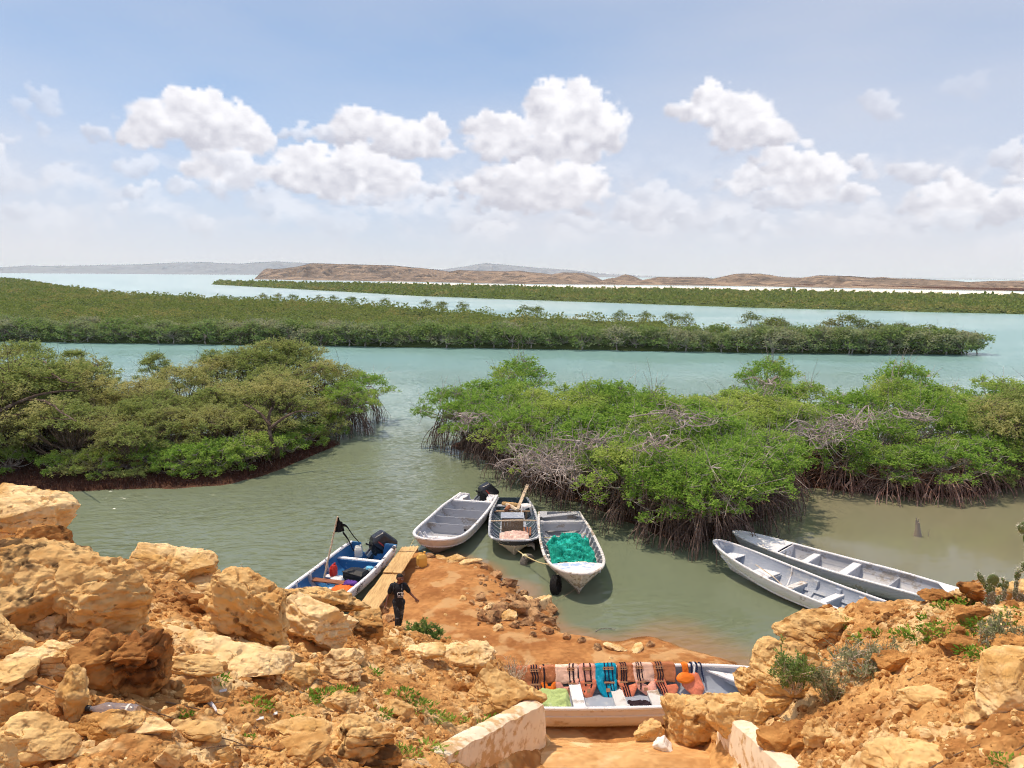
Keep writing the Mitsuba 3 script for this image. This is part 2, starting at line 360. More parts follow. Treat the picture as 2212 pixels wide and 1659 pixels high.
HILLS = [(552, 600), (573, 580), (600, 581), (640, 576), (672, 569), (700, 569), (760, 571), (850, 573), (885, 577), (940, 582), (980, 588), (985, 583), (1010, 584), (1095, 586), (1120, 585), (1170, 590), (1195, 593), (1215, 588), (1255, 589), (1285, 597), (1308, 609), (1330, 600), (1352, 592), (1372, 598), (1390, 606), (1420, 598), (1520, 599), (1549, 603), (1580, 593), (1600, 591), (1640, 591), (1690, 598), (1730, 600), (1770, 595), (1840, 596), (1880, 600), (1910, 598), (1925, 601), (2000, 603), (2080, 608), (2100, 610), (2140, 607), (2230, 606), (2420, 603)]
hb = np.array([at(u, v)[:2] for u, v in ((548, 603.5), (640, 605), (760, 606.5), (900, 609), (1050, 612.5), (1200, 614.5), (1350, 615.5), (1500, 617), (1650, 619), (1800, 622), (2000, 625.5), (2120, 628), (2230, 629), (2420, 632))])
land(hb, crest(refine(HILLS, 300, 1.6, 3), (2050, 2000, 1500, 1250, 1050)), 260, 'hill_mat', 'hills', 3, nu=520, nv=30)
MOUNT = [(-400, 578), (-200, 574), (0, 577), (60, 574), (120, 575), (200, 573), (300, 571), (400, 567), (445, 566), (500, 570), (560, 567), (600, 565), (680, 569), (800, 580), (960, 582), (1000, 576), (1050, 568), (1090, 572), (1160, 579), (1220, 582), (1290, 590), (1400, 598), (1500, 606), (1700, 608), (2300, 612), (2700, 606)]
mb = np.array([(x, 8200.0) for x in np.linspace(-8200, 9200, 12)])
land(mb, crest(refine(MOUNT, 240, 2.4, 8), (9000, 9000)), 900, 'mountain_mat', 'mountains', 8, nu=320, nv=12)
# low far shore under the mountains
sh = [at(u, v)[:2] for u, v in ((-60, 585.0), (60, 585.2), (250, 586.5), (420, 590), (560, 593), (640, 594))]
far_shore = [(a[0], a[1], 0.4) for a in sh]
m = cat_([tube([(a[0], a[1], 0.6) for a in sh], 4.0, 4)])
m.vertices[:, 2] = np.clip(m.vertices[:, 2], -0.5, 2.6)
put('far_shore', m, 'mud_mat', kind='structure')
# pale salt flat between the third mangrove belt and the hills
sf = np.array([[*at(u, v)[:2], 0.25] for u, v in ((800, 608.5), (900, 611.5), (1050, 614.5), (1200, 617), (1350, 618), (1500, 620), (1650, 622), (1800, 624.5), (2000, 628), (2300, 633), (2300, 650), (1800, 646), (1300, 640), (1100, 632), (950, 622), (860, 613))])
poly = Polygon(sf[:, :2])
v2, f2 = trimesh.creation.triangulate_polygon(poly, engine='earcut')
put('sand_flat', TM(np.column_stack([v2, np.full(len(v2), 0.25)]), f2), 'flat_mat', kind='structure')

# ------------------------------------------------------------------ the landing spit (beach)
gx, gy = np.arange(-14.5, 15.01, 0.11), np.arange(9.0, 33.01, 0.11)
X, Y = np.meshgrid(gx, gy)
pts = shapely.points(X.ravel(), Y.ravel())
ins = shapely.contains(SPIT, pts); dist = shapely.distance(shapely.boundary(SPIT), pts)
sd = np.where(ins, dist, -dist).reshape(X.shape)
q = np.stack([X, Y, X * 0], -1)


def beach_z(X, Y, sd):
    q = np.stack([X, Y, X * 0], -1)
    w = sd + (meshkit.fbm(q * 0.9, 3, 4) - 0.5) * 0.9
    z = np.where(w > 0, 0.46 * (1 - np.exp(-np.maximum(w, 0) / 1.1)), w * 0.22)
    z = z + (meshkit.fbm(q * 1.4, 4, 11) - 0.5) * 0.16 * np.clip(sd, 0, 1) + (meshkit.fbm(q * 4, 3, 12) - 0.5) * 0.07
    return z


Z = beach_z(X, Y, sd)
put('beach', TM(np.stack([X, Y, Z], -1).reshape(-1, 3), grid_faces(*X.shape)), 'sand_mat', kind='structure', smooth=True)


def beach_at(x, y):
    p = shapely.Point(x, y); d = shapely.distance(shapely.boundary(SPIT), p) * (1 if SPIT.contains(p) else -1)
    return float(beach_z(np.array([[x]]), np.array([[y]]), np.array([[d]]))[0, 0])


# ------------------------------------------------------------------ the bluff in front (hillside)
CTRL = """0,1700,8.85 300,1700,8.65 600,1700,8.35 800,1700,7.9 900,1700,7.55 1080,1700,6.75 1400,1700,6.70 1640,1700,6.75 1760,1700,7.55 1900,1700,8.1 2212,1700,8.65 -250,1700,9.0 2460,1700,8.9
0,1600,8.75 300,1600,8.55 600,1600,8.15 800,1600,7.65 950,1600,7.15 1120,1610,6.75 1560,1600,6.55 1660,1620,6.85 1760,1600,7.4 1950,1600,8.0 2212,1600,8.5 -250,1600,8.9 2460,1600,8.8
0,1500,8.7 200,1500,8.5 400,1500,8.35 600,1500,7.95 800,1500,7.4 1000,1500,6.8 1120,1510,6.45 1590,1500,6.3 1660,1500,6.75 1750,1500,7.25 1950,1500,7.85 2212,1500,8.35
0,1400,8.6 200,1400,8.45 400,1400,8.25 600,1400,7.7 800,1400,7.0 950,1410,6.35 1040,1420,6.0 1690,1400,6.85 1850,1400,7.6 2000,1400,7.9 2212,1400,8.2 -250,1450,8.8 2460,1450,8.5
0,1320,8.45 200,1320,8.35 400,1320,8.05 600,1330,7.5 760,1340,6.9 860,1385,6.2 1740,1330,7.05 1850,1330,7.55 2000,1310,7.75 2140,1310,7.85 2300,1300,7.9
0,1260,8.3 200,1260,8.25 400,1260,7.95 560,1290,7.55 -250,1260,8.4 300,1235,8.0"""
C3 = np.array([at(*[float(x) for x in p.split(',')]) for p in CTRL.split()])
PATHC = np.array([at(u, v, z) for u, v, z in ((1200, 1659, 6.62), (1400, 1659, 6.6), (1560, 1659, 6.6), (1240, 1622, 6.36), (1400, 1620, 6.3), (1540, 1620, 6.3), (1250, 1606, 6.2), (1400, 1610, 6.2))])
RIM = np.array([at(u, v, z) for u, v, z in ((-250, 1240, 8.35), (0, 1225, 8.2), (150, 1225, 8.1), (300, 1228, 7.95), (440, 1240, 7.85), (560, 1275, 7.5), (680, 1305, 7.2), (770, 1330, 6.85), (850, 1375, 6.2), (930, 1400, 6.15), (1040, 1420, 5.95), (1130, 1480, 6.0), (1190, 1575, 6.2), (1300, 1606, 6.2), (1440, 1610, 6.2), (1560, 1575, 6.25), (1640, 1470, 6.35), (1690, 1370, 6.8), (1760, 1315, 7.15), (1880, 1295, 7.55), (2050, 1288, 7.75), (2200, 1268, 7.85), (2460, 1250, 8.0))])
drop = [C3, PATHC, RIM]
for r in RIM:
    for fwd, dz in ((0.35, -0.35), (1.0, -1.5), (2.4, -3.2), (4.6, -5.2)):
        out = np.array([r[0] * 0.03, fwd, 0])
        p = r + out; p[2] = max(r[2] + dz, 0.25 if r[0] > -7 else -0.4)
        drop.append(p[None])
    drop.append(np.array([[r[0] * 1.2, 17.6, 0.15 if -7 < r[0] < 8 else -0.6]]))
    drop.append(np.array([[r[0] * 1.1, 21, -0.8]]))
drop.append(np.array([[x, y, 9.75 + 0.02 * abs(x)] for x in (-9, -4, 0, 4, 9) for y in (-1.5, 0.8)]))
drop.append(np.array([[s * 16, y, z] for s in (-1, 1) for y, z in ((-1, 9.6), (4, 9.2), (9, 8.2), (13, 3), (18, -0.6))]))
CP = np.vstack(drop)
RBF = RBFInterpolator(CP[:, :2], CP[:, 2], kernel='linear', smoothing=0.02)


def path_mask(x, y):
    """1 on the trodden steps between the two parapets."""
    l = np.interp(y, [5.5, 8.2], [-0.75, 0.25]); r = np.interp(y, [5.5, 8.2], [2.25, 2.35])
    return np.clip((x - l) / 0.3, 0, 1) * np.clip((r - x) / 0.3, 0, 1) * np.clip((9.2 - y) / 0.8, 0, 1)


def ground_z(x, y, fine=True):
    x, y = np.asarray(x, float), np.asarray(y, float)
    z = RBF(np.column_stack([x.ravel(), y.ravel()])).reshape(x.shape)
    if fine:
        q = np.stack([x, y, z * 0.7], -1); m = 1 - 0.9 * path_mask(x, y)
        s = meshkit.fbm(q * 1.1, 4, 51); ledge = np.floor(z * 3.2 + s * 2.4) / 3.2 - (z + s * 0.75)
        z = z + m * ((meshkit.fbm(q * 0.9, 3, 41) - 0.5) * 0.34 + 0.10 * ledge + (np.abs(meshkit.fbm(q * 3.3, 4, 42) - 0.5)) * -0.26 + 0.06
                     + (meshkit.fbm(q * 8, 3, 43) - 0.5) * 0.13 * np.clip(s * 2.2, 0.3, 1.4) + (np.abs(meshkit.noise(q * 19, 44) - 0.5)) * -0.06 + (meshkit.noise(q * 37, 45) - .5) * 0.028)
    return z


def axis_(lo, a, b, hi, fine, coarse):
    return np.r_[np.arange(lo, a, coarse), np.arange(a, b, fine), np.arange(b, hi, coarse)]


hx, hy = axis_(-15.5, -7.0, 7.2, 15.5, 0.033, 0.3), axis_(-1.4, 2.9, 11.5, 17.5, 0.033, 0.25)
HX, HY = np.meshgrid(hx, hy)
HZ = ground_z(HX, HY) - 0.20 * path_mask(HX, HY)
put('hillside', TM(np.stack([HX, HY, HZ], -1).reshape(-1, 3), grid_faces(*HX.shape)), 'soil_mat', kind='structure', smooth=True)
from scipy.interpolate import RegularGridInterpolator
_gz = RegularGridInterpolator((hy, hx), HZ, bounds_error=False, fill_value=0.0)


def gz(x, y): return float(_gz([[y, x]])[0])


def on_ground(u, v):
    """Where the sight line through a spot of the photo meets the bluff."""
    r = ray(u, v); t = np.linspace(2.5, 18, 1600) / r[1]
    p = np.array([0, 0, EYE]) + r * t[:, None]
    h = _gz(np.column_stack([p[:, 1], p[:, 0]]))
    k = np.nonzero(p[:, 2] < h)[0]
    return p[k[0]] if len(k) else None

# ------------------------------------------------------------------ rocks
def rock_mesh(a, b, c, seed, sub=4, block=0.6, cuts=7, rough=1.0, pits=1.0):
    """A weathered limestone block with half axes a, b, c: planes cut flat, edges worn, surface pitted."""
    rg = np.random.RandomState(seed)
    m = trimesh.creation.icosphere(subdivisions=sub)
    v = np.array(m.vertices)
    e = 1.0 + 2.2 * block                                   # superellipsoid: rounder to blockier
    v = v / (np.abs(v) ** (e + 1)).sum(1, keepdims=True) ** (1 / (e + 1))
    size = (a * b * c) ** (1 / 3)
    for _ in range(cuts + 3):                               # broken faces
        n = rg.normal(size=3); n /= np.linalg.norm(n); h = rg.uniform(0.58, 0.92)
        over = v @ n - h
        v = v - np.where(over > 0, over, 0)[:, None] * n * 0.98
    w = v * [a, b, c]
    n = v / np.linalg.norm(v, axis=1, keepdims=True)
    o = rg.uniform(0, 60, 3)
    d = (meshkit.fbm(w / size * 1.1 + o, 3, seed) - 0.5) * 0.40 * size
    r = 1 - np.abs(2 * meshkit.fbm(w / size * 1.7 + o, 4, seed + 1) - 1)
    d += (r - .7) * 0.14 * size
    bed = (w[:, 2] / size * 3.1 + meshkit.fbm(w / size * 1.4 + o, 3, seed + 7) * 2.0); fr = bed - np.floor(bed)     # bedding: notched layers
    d += (np.clip(fr * 5, 0, 1) - 1) * 0.075 * size * meshkit.noise(w / size * 1.3 + o, seed + 9) * 2
    for _ in range(2):                                      # cracks
        cn = rg.normal(size=3) * [1, 1, .5]; cn /= np.linalg.norm(cn); k = np.abs(w @ cn - rg.uniform(-.4, .4) * size + (meshkit.fbm(w / size * 2 + o, 3, seed + 11) - .5) * .35 * size)
        d -= 0.10 * size * np.exp(-(k / (.035 * size + .008)) ** 2)
    g = meshkit.fbm(w * 8 + o, 3, seed + 2); zone = np.clip(meshkit.fbm(w / size * 1.2 + o + 9, 2, seed + 5) * 3 - 1.0, 0, 1)
    d += -np.clip(g - 0.50, 0, 1) * 0.75 * pits * min(size, 0.5) * zone
    d += (meshkit.noise(w * 17 + o, seed + 3) - 0.5) * 0.05 * min(1, size * 3) + (meshkit.noise(w * 38 + o, seed + 4) - .5) * 0.022 * min(1, size * 3)
    w = w + n * (d * rough)[:, None]
    return TM(w, m.faces)


def turn(rx=0, ry=0, rz=0):
    return trimesh.transformations.euler_matrix(math.radians(rx), math.radians(ry), math.radians(rz), 'sxyz')


def rock(box, d, label, mat='rock_mat', thick=1.0, tilt=(0, 0, 0), sub=4, block=0.6, cuts=7, rough=1.0, pits=1.0, cat='rock', name='rock', group=None, ground=None, sink=0.0, seed=None):
    """A rock that fills box (u0, v0, u1, v1 of the photo) at the distance d."""
    u0, v0, u1, v1 = box
    g = on_ground((u0 + u1) / 2, v1 - 0.12 * (v1 - v0))
    if g is not None and abs(g[1] - d) < 2.2: d = g[1] + (u1 - u0) / 2 * g[1] * 1024 / 2212 / FOC * thick * .45     # stands on the ground there
    c = far((u0 + u1) / 2, (v0 + v1) / 2, d)
    depth = np.linalg.norm(c - [0, 0, EYE])
    k = depth * 1024 / 2212 / FOC * 0.93
    a, h = (u1 - u0) / 2 * k, (v1 - v0) / 2 * k
    b = a * thick
    el = math.radians(7.8) + math.atan(((v0 + v1) / 2 / 1659 * 768 - 384) / FOC)
    cz = max(0.45 * h, (h - b * 0.55 * math.sin(el)) / math.cos(el))
    s = seed or (int(u0) * 7 + int(v0) * 13 + 1000) % 9973
    m = rock_mesh(a, b, cz, s, sub, block, cuts, rough, pits)
    m = moved(m, turn(*tilt))
    if g is not None: m.apply_scale([1.14, 1.10, 1.0]); sink += .14 * cz
    m.apply_translation(c + [0, 0, -sink])
    return put(name, m, mat, smooth=28, label=label, cat=cat, group=group)


R = rock
R((-90, 1058, 158, 1198), 8.9, 'pale rounded limestone slab at the upper left edge, topmost of the rock pile', thick=.75, sub=5, block=.55, tilt=(0, 6, -8), cuts=5, rough=.7, pits=.6)
R((36, 1126, 150, 1212), 8.1, 'brownish boulder tucked under the topmost pale slab at left', 'rock_brown_mat', thick=.7, sub=5, block=.4, cuts=9, rough=.7)
R((255, 1174, 446, 1250), 9.3, 'long flat pale slab on the cliff edge beside the water', thick=.6, sub=5, block=.5, tilt=(0, 7, 5), rough=.75)
R((105, 1178, 292, 1392), 7.35, 'tall cream-coloured sloping block with a dark pitted right side', 'rock_ochre_mat', thick=.8, sub=5, block=.8, tilt=(-8, 10, 22), rough=.85)
R((-60, 1168, 190, 1372), 6.6, 'large block with black weather stains at the left edge', 'rock_stained_mat', thick=.8, sub=5, block=.85, cuts=6, tilt=(4, 8, -24), rough=.8)
R((76, 1322, 140, 1380), 6.05, 'small pale stone leaning under the black-stained block', thick=.6, tilt=(0, 30, 0), cuts=4)
R((-50, 1322, 48, 1432), 5.6, 'rounded ochre rock at the left frame edge below the stained block', 'rock_ochre_mat', thick=.8, sub=5, rough=.8)
R((-40, 1425, 60, 1475), 5.2, 'low ochre rock at the left edge under the rounded one', 'rock_ochre_mat', thick=.8)
R((36, 1388, 196, 1462), 5.65, 'long low pale ledge rock left of the brown peaked rock', thick=.5, sub=5, block=.8, tilt=(0, -2, 4))
R((176, 1345, 368, 1512), 4.95, 'dark brown peaked craggy rock overhanging the plastic bottle', 'rock_brown_mat', thick=.55, sub=5, block=.25, cuts=8, rough=1.25, pits=1.4, sink=-.05, tilt=(6, -14, 10))
R((124, 1438, 184, 1560), 4.75, 'narrow pale rock standing at the neck of the bottle', thick=1.0, sub=4, tilt=(0, 16, 30))
R((20, 1538, 152, 1640), 4.25, 'rounded ochre boulder near the lower left corner', 'rock_ochre_mat', thick=.85, sub=5, block=.35, rough=.8)
R((-40, 1500, 40, 1580), 4.3, 'ochre rock cut by the left frame edge beside the rounded boulder', 'rock_ochre_mat', thick=.8, sub=4)
R((-30, 1600, 22, 1680), 4.0, 'ochre rock in the lower left corner', 'rock_ochre_mat', thick=.8, sub=4)
R((152, 1546, 208, 1590), 4.45, 'small cracked ochre rock left of the low rock before the bottle', 'rock_ochre_mat', thick=.7)
R((180, 1536, 304, 1598), 4.4, 'low flat ochre rock lying in front of the plastic bottle', 'rock_ochre_mat', thick=.5, sub=5, block=.5)
R((300, 1550, 376, 1592), 4.5, 'flat pale rock right of the one before the bottle', thick=.6)
R((375, 1548, 480, 1600), 4.6, 'flat pale bedrock slab below the white bone', 'rock_ochre_mat', thick=.6, block=.7)
R((285, 1318, 600, 1440), 7.0, 'broad pale pitted bedrock slab in the middle of the left ledge', thick=.62, sub=5, block=.5, tilt=(-4, 6, -14), sink=.14, rough=.7, pits=1.2)
R((385, 1275, 470, 1330), 8.0, 'dark brown rock behind the broad pale slab', 'rock_brown_mat', thick=.7, rough=1.1)
R((228, 1252, 300, 1300), 8.4, 'ochre rock right of the tall cream block', 'rock_ochre_mat', thick=.7)
R((438, 1236, 628, 1402), 8.5, 'large tilted wedge rock with a smooth hollow left side', 'rock_ochre_mat', thick=.5, sub=5, block=.8, cuts=9, tilt=(-4, 30, -16), rough=.9)
R((330, 1230, 560, 1290), 9.3, 'flat pale ledge on the rim behind the wedge rock', thick=.4, sub=5, block=.7, tilt=(0, 8, -5), rough=.7)
R((594, 1282, 768, 1412), 9.3, 'large bulging pale rock right of the wedge rock', thick=.7, sub=5, block=.5, tilt=(0, 14, 0), rough=1.0)
R((610, 1258, 788, 1325), 9.95, 'flat-topped rock with a dark pitted overhang beside the boardwalk', 'rock_stained_mat', thick=.45, sub=5, block=.7, tilt=(0, 6, 0), rough=.9)
R((766, 1306, 834, 1396), 9.9, 'upright blocky rock with a dark face left of the walking person', 'rock_stained_mat', thick=.8, sub=5, block=.85, cuts=4, rough=.8)
R((822, 1366, 862, 1410), 9.8, 'small pale upright rock below the blocky dark-faced rock', 'rock_ochre_mat', thick=.9)
R((690, 1400, 792, 1470), 9.2, 'craggy pale outcrop below the bulging rock', thick=.7, rough=1.25, sub=5)
R((540, 1392, 622, 1450), 8.2, 'pale outcrop rock at the foot of the wedge rock', thick=.7)
R((366, 1405, 480, 1462), 5.9, 'low ochre rock arching over a shaded hollow', 'rock_ochre_mat', thick=.6, sub=4, block=.3, tilt=(0, 14, 0))
R((376, 1484, 448, 1530), 5.0, 'rusty orange clod beside the white bone', 'rock_brown_mat', thick=.7, rough=1.2)
R((527, 1486, 594, 1524), 5.35, 'rusty orange stone standing over a small green plant', 'rock_brown_mat', thick=.7, rough=1.1, sink=-.02)
R((868, 1384, 958, 1428), 10.4, 'pale rock in front of the green bush', thick=.7)
R((952, 1376, 1066, 1452), 10.2, 'pale pointed boulder at the edge of the sandy landing', thick=.8, sub=5, block=.3, cuts=10)
R((1005, 1436, 1165, 1560), 8.8, 'large pale sloping slab above the left parapet', 'rock_ochre_mat', thick=.6, sub=5, block=.6, tilt=(0, 24, 0), rough=.75)
R((1085, 1496, 1168, 1568), 8.3, 'squared pale rock at the end of the left parapet', thick=.7, sub=4, block=.8)
R((700, 1492, 772, 1540), 7.2, 'angular pale stone on the middle of the left slope', thick=.6, cuts=9, tilt=(0, 24, 0))
R((830, 1512, 892, 1552), 7.4, 'flat pale stone nearer the parapet on the left slope', 'rock_ochre_mat', thick=.6, cuts=9, tilt=(0, 20, 0))
R((620, 1430, 690, 1480), 7.6, 'pale stone pair half buried in the left slope', thick=.7)
R((1000, 1470, 1062, 1510), 8.8, 'brown knobbly rock left of the large sloping slab', 'rock_brown_mat', thick=.7, rough=1.2)
R((560, 1532, 700, 1592), 5.9, 'low cream outcrop at the bottom of the left slope', thick=.6, sub=5, block=.3, sink=.05)
R((690, 1548, 860, 1668), 5.75, 'humped ochre outcrop with a dark hollow beside the left parapet', 'rock_stained_mat', thick=.55, sub=5, block=.3, tilt=(0, 10, 0), rough=1.2)
R((566, 1590, 706, 1650), 5.2, 'tilted flat ochre rock at the bottom of the left slope', 'rock_ochre_mat', thick=.6, sub=4, tilt=(0, -12, 0))
R((442, 1606, 516, 1650), 4.5, 'wedge-shaped loose stone near the bottom edge', thick=.6, cuts=9, tilt=(0, -24, 0))
R((340, 1610, 402, 1668), 4.2, 'pale slanting stone at the bottom edge left of the wedge stone', thick=.6, tilt=(0, 30, 0))
# right side
R((1432, 1478, 1556, 1650), 8.5, 'big craggy boulder between the moored boat and the right parapet', 'rock_ochre_mat', thick=.8, sub=5, block=.5, cuts=9, rough=1.0)
R((1584, 1416, 1650, 1506), 9.0, 'upright pale split rock right of the boat bow', 'rock_ochre_mat', thick=.8, sub=5, block=.7, cuts=8)
R((1628, 1382, 1768, 1520), 8.9, 'large steep pale rock face on the right bank', 'rock_ochre_mat', thick=.8, sub=5, block=.6, tilt=(0, 18, 0), rough=.8)
R((1690, 1298, 1862, 1405), 9.2, 'pale outcrop at the corner of the right bank above the grey boats', 'rock_ochre_mat', thick=.7, sub=5, block=.7, tilt=(0, 4, 0), rough=.9)
R((1540, 1496, 1628, 1600), 8.1, 'broken ochre rock behind the right parapet end', 'rock_ochre_mat', thick=.8, sub=4, cuts=9)
R((1600, 1508, 1668, 1570), 7.9, 'pale angular rock touching the right parapet end', 'rock_ochre_mat', thick=.8, cuts=8)
R((1640, 1484, 1716, 1552), 8.1, 'ochre wedge rock under the green shrub on the right bank', 'rock_ochre_mat', thick=.7, cuts=8)
R((1366, 1556, 1440, 1606), 8.4, 'small pointed ochre rock beside the hull of the jacket boat', 'rock_ochre_mat', thick=.8, cuts=8)
R((1408, 1566, 1456, 1612), 8.0, 'white painted rock at the edge of the path', 'white_rock_mat', thick=.8, cuts=6, rough=.7, sink=.13)
R((2104, 1410, 2260, 1546), 5.5, 'big smooth yellow boulder at the right edge', thick=.8, sub=5, block=.3, cuts=1, tilt=(0, -14, 20), rough=.35, pits=.3, sink=-.02)
R((2062, 1468, 2112, 1504), 5.6, 'small ochre stone left of the big yellow boulder', 'rock_ochre_mat', thick=.7, cuts=5)
R((2082, 1516, 2146, 1558), 5.3, 'flat ochre stone below the big yellow boulder', 'rock_ochre_mat', thick=.8, cuts=6)
R((2036, 1368, 2118, 1410), 6.9, 'flat brown stone with green weeds under it on the right slope', 'rock_brown_mat', thick=.7, cuts=6)
R((2160, 1366, 2240, 1405), 6.5, 'brown rock near the right edge of the frame', 'rock_brown_mat', thick=.8, cuts=6)
R((2088, 1248, 2186, 1312), 8.4, 'orange-brown rock standing behind the prickly pears', 'rock_brown_mat', thick=.7, sub=5, cuts=9)
R((2160, 1250, 2250, 1300), 8.8, 'ochre rock at the right edge behind the prickly pears', 'rock_ochre_mat', thick=.7)
R((1984, 1268, 2058, 1296), 8.6, 'flat brown rock on the rim beside the stern of the grey boat', 'rock_brown_mat', thick=.7)
R((2062, 1302, 2136, 1348), 7.6, 'dark brown pointed rock below the prickly pears', 'rock_brown_mat', thick=.8, cuts=9)
R((2150, 1310, 2212, 1332), 7.5, 'cream flat stone right of the prickly pears', 'rock_mat', thick=.8, cuts=6)
R((1790, 1335, 1830, 1365), 7.9, 'small brown stone on the right bank near its rim', 'rock_brown_mat', thick=.8)
R((1660, 1560, 1762, 1650), 6.6, 'crumbling orange earth clod beside the right parapet', 'rock_brown_mat', thick=.8, sub=5, rough=1.3)
R((1740, 1550, 1800, 1610), 6.6, 'pitted pale clod on the slope right of the parapet', 'rock_ochre_mat', thick=.8, sub=4, rough=1.3)
R((1880, 1582, 2062, 1668), 5.0, 'low mound of ochre bedrock at the bottom right', 'rock_ochre_mat', thick=.6, sub=5, block=.3, rough=.8, sink=.05)
R((1840, 1420, 1905, 1465), 6.9, 'pitted brown rock below the dry grey-green shrub', 'rock_brown_mat', thick=.8, rough=1.3)
R((1900, 1405, 1985, 1450), 6.9, 'dark ridge of broken rock right of the grey-green shrub', 'rock_brown_mat', thick=.6, rough=1.3, sub=4)
R((1950, 1480, 2040, 1520), 6.0, 'ochre stone in the middle of the right slope', 'rock_ochre_mat', thick=.7)

# loose stones: a few shapes, many copies
STONES = {}
for mat in ('rock_mat', 'rock_brown_mat', 'shore_rock_mat'):
    STONES[mat] = [ply(rock_mesh(1, rg_, 0.6, 700 + i * 31, 2, .3, 9, .8, .5), mat, smooth=30) for i, rg_ in enumerate((.7, .9, .8, 1.0, .65))]
rs = np.random.RandomState(5)


def loose(x, y, z, s, mat, label, group, name='stone', cat='stone'):
    t = T().translate([x, y, z]).rotate([0, 0, 1], rs.uniform(0, 360)).rotate([1, 0, 0], rs.uniform(-25, 25)).scale([s, s, s])
    k = numbered(name); scene[k] = {**STONES[mat][rs.randint(5)], 'to_world': t}
    tag(k, label, cat, group)


n = 0
while n < 210:
    u, v = rs.uniform(0, 2212), rs.uniform(1290, 1659)
    p = on_ground(u, v)
    if p is None or path_mask(p[0], p[1]) > 0.2 or p[1] > 10.5: continue
    s = 0.018 + 0.05 * rs.rand() ** 2.2
    s *= p[1] / 6
    side = 'left' if p[0] < 0.8 else 'right'
    mat = 'rock_mat' if rs.rand() < .6 else 'rock_brown_mat'
    loose(*p, s, mat, f'small loose {"pale ochre" if mat == "rock_mat" else "rusty brown"} stone scattered on the {side} slope', f'{"pale" if mat == "rock_mat" else "brown"} stones scattered on the {side} slope')
    n += 1
# gravel: too many to count
base = trimesh.creation.icosphere(subdivisions=0)
gv, gf, off = [], [], 0
for mat, cnt in (('rock_ochre_mat', 6000), ('rock_brown_mat', 7000), ('soil_mat', 12000)):
    y = 3.3 + 7.7 * rs.rand(cnt * 8) ** 1.25; x = rs.uniform(-.72, .72, cnt * 8) * (y + .8)
    m_ = (meshkit.fbm(np.stack([x * .9, y * .9, np.full(len(x), {'rock_ochre_mat': 7, 'rock_brown_mat': 3}.get(mat, 5))], 1), 3) > .38) & (path_mask(x, y) < .3)
    z = _gz(np.column_stack([y, x])); m_ &= z > 5.5
    P_ = np.stack([x, y, z], 1)[m_][:cnt]; vs = []
    for p in P_:
        s = (0.005 + 0.034 * rs.rand() ** 4) * (0.6 + p[1] / 9)
        vs.append(base.vertices * rs.uniform(.55, 1.2, 3) * s @ trimesh.transformations.random_rotation_matrix(rs.rand(3))[:3, :3].T + p)
    m = TM(np.vstack(vs), np.vstack([base.faces + 12 * i for i in range(len(vs))]))
    put('gravel', m, mat, label={'rock_ochre_mat': 'fine pale gravel strewn over the slopes of the bluff', 'rock_brown_mat': 'rusty brown grit and crumbs strewn over the bluff', 'soil_mat': 'crumbled clods of ochre earth all over the bluff'}[mat], cat='gravel', kind='stuff')

# rocks along the spit
SR = [(1160, 1270, 1), (1100, 1250, .7), (1068, 1232, .55), (1075, 1238, .6), (1128, 1268, .5), (1140, 1283, .55), (1150, 1296, .5), (1118, 1278, .45), (1135, 1302, .6), (1155, 1310, .7), (1172, 1300, 1.0), (1186, 1302, .8), (1108, 1300, .6), (1090, 1316, .6), (1120, 1322, .9), (1100, 1338, .7), (1145, 1324, .6), (1165, 1330, .7),
      (1185, 1338, .5), (1076, 1330, .7), (1058, 1322, .5), (1040, 1300, .5), (1060, 1345, .9), (1140, 1345, .6), (985, 1204, .8), (1015, 1211, .7), (955, 1200, .6), (930, 1197, .5), (1045, 1220, .4), (1110, 1358, .45), (1075, 1368, .4), (1180, 1362, .5), (1225, 1376, .45), (1255, 1386, .35), (1330, 1398, .6), (1375, 1402, .5), (1405, 1392, .35), (1150, 1375, .3), (1290, 1402, .35), (905, 1222, .3), (1000, 1300, .35), (1020, 1310, .3), (830, 1320, .5), (845, 1340, .4)]
used = set()
for i, (u, v, s) in enumerate(SR):
    if (u, v) == (1160, 1270): continue
    p = at(u, v, .3); z = max(beach_at(p[0], p[1]), -.05)
    flat = i in (24, 25, 26, 34, 35)
    s *= 1.3
    r = rock_mesh(.36 * s * (1.5 if flat else 1), .3 * s, .25 * s * (.4 if flat else 1), 3100 + i * 17, 3, .4, 9, .9, .8); s /= 1.3
    r.apply_transform(turn(rs.uniform(-15, 15), rs.uniform(-15, 15), rs.uniform(0, 360))); r.apply_translation([p[0], p[1], z + .09 * s])
    if i in (24, 25): lab, g = ('flat orange slab at the water edge right of the yellow jerrycan' if i == 24 else 'flat orange slab on the spit below the white skiff bow'), None
    elif s >= .9: lab, g = {10: 'largest dark rock at the tip of the spit near the net boat', 14: 'large square brown rock in the rock heap on the spit', 22: 'large pale rock at the inland end of the spit rock heap'}.get(i, 'large rock of the spit heap'), None
    else: lab, g = 'brown weathered rock along the edge of the sand spit', 'brown rocks edging the sand spit'
    put('shore_rock', r, 'rock_mat' if flat or s > .95 and i != 10 or i % 5 == 0 else 'shore_rock_mat', smooth=35, label=lab, cat='rock', group=g)
for k in range(130):
    u, v = rs.uniform(1030, 1210), rs.uniform(1245, 1360)
    p = at(u, v, .3); z = beach_at(p[0], p[1])
    if z < -.12: continue
    loose(p[0], p[1], z + .02, rs.uniform(.04, .11), 'shore_rock_mat', 'small brown stone in the rubble at the end of the spit', 'small stones in the spit rubble')
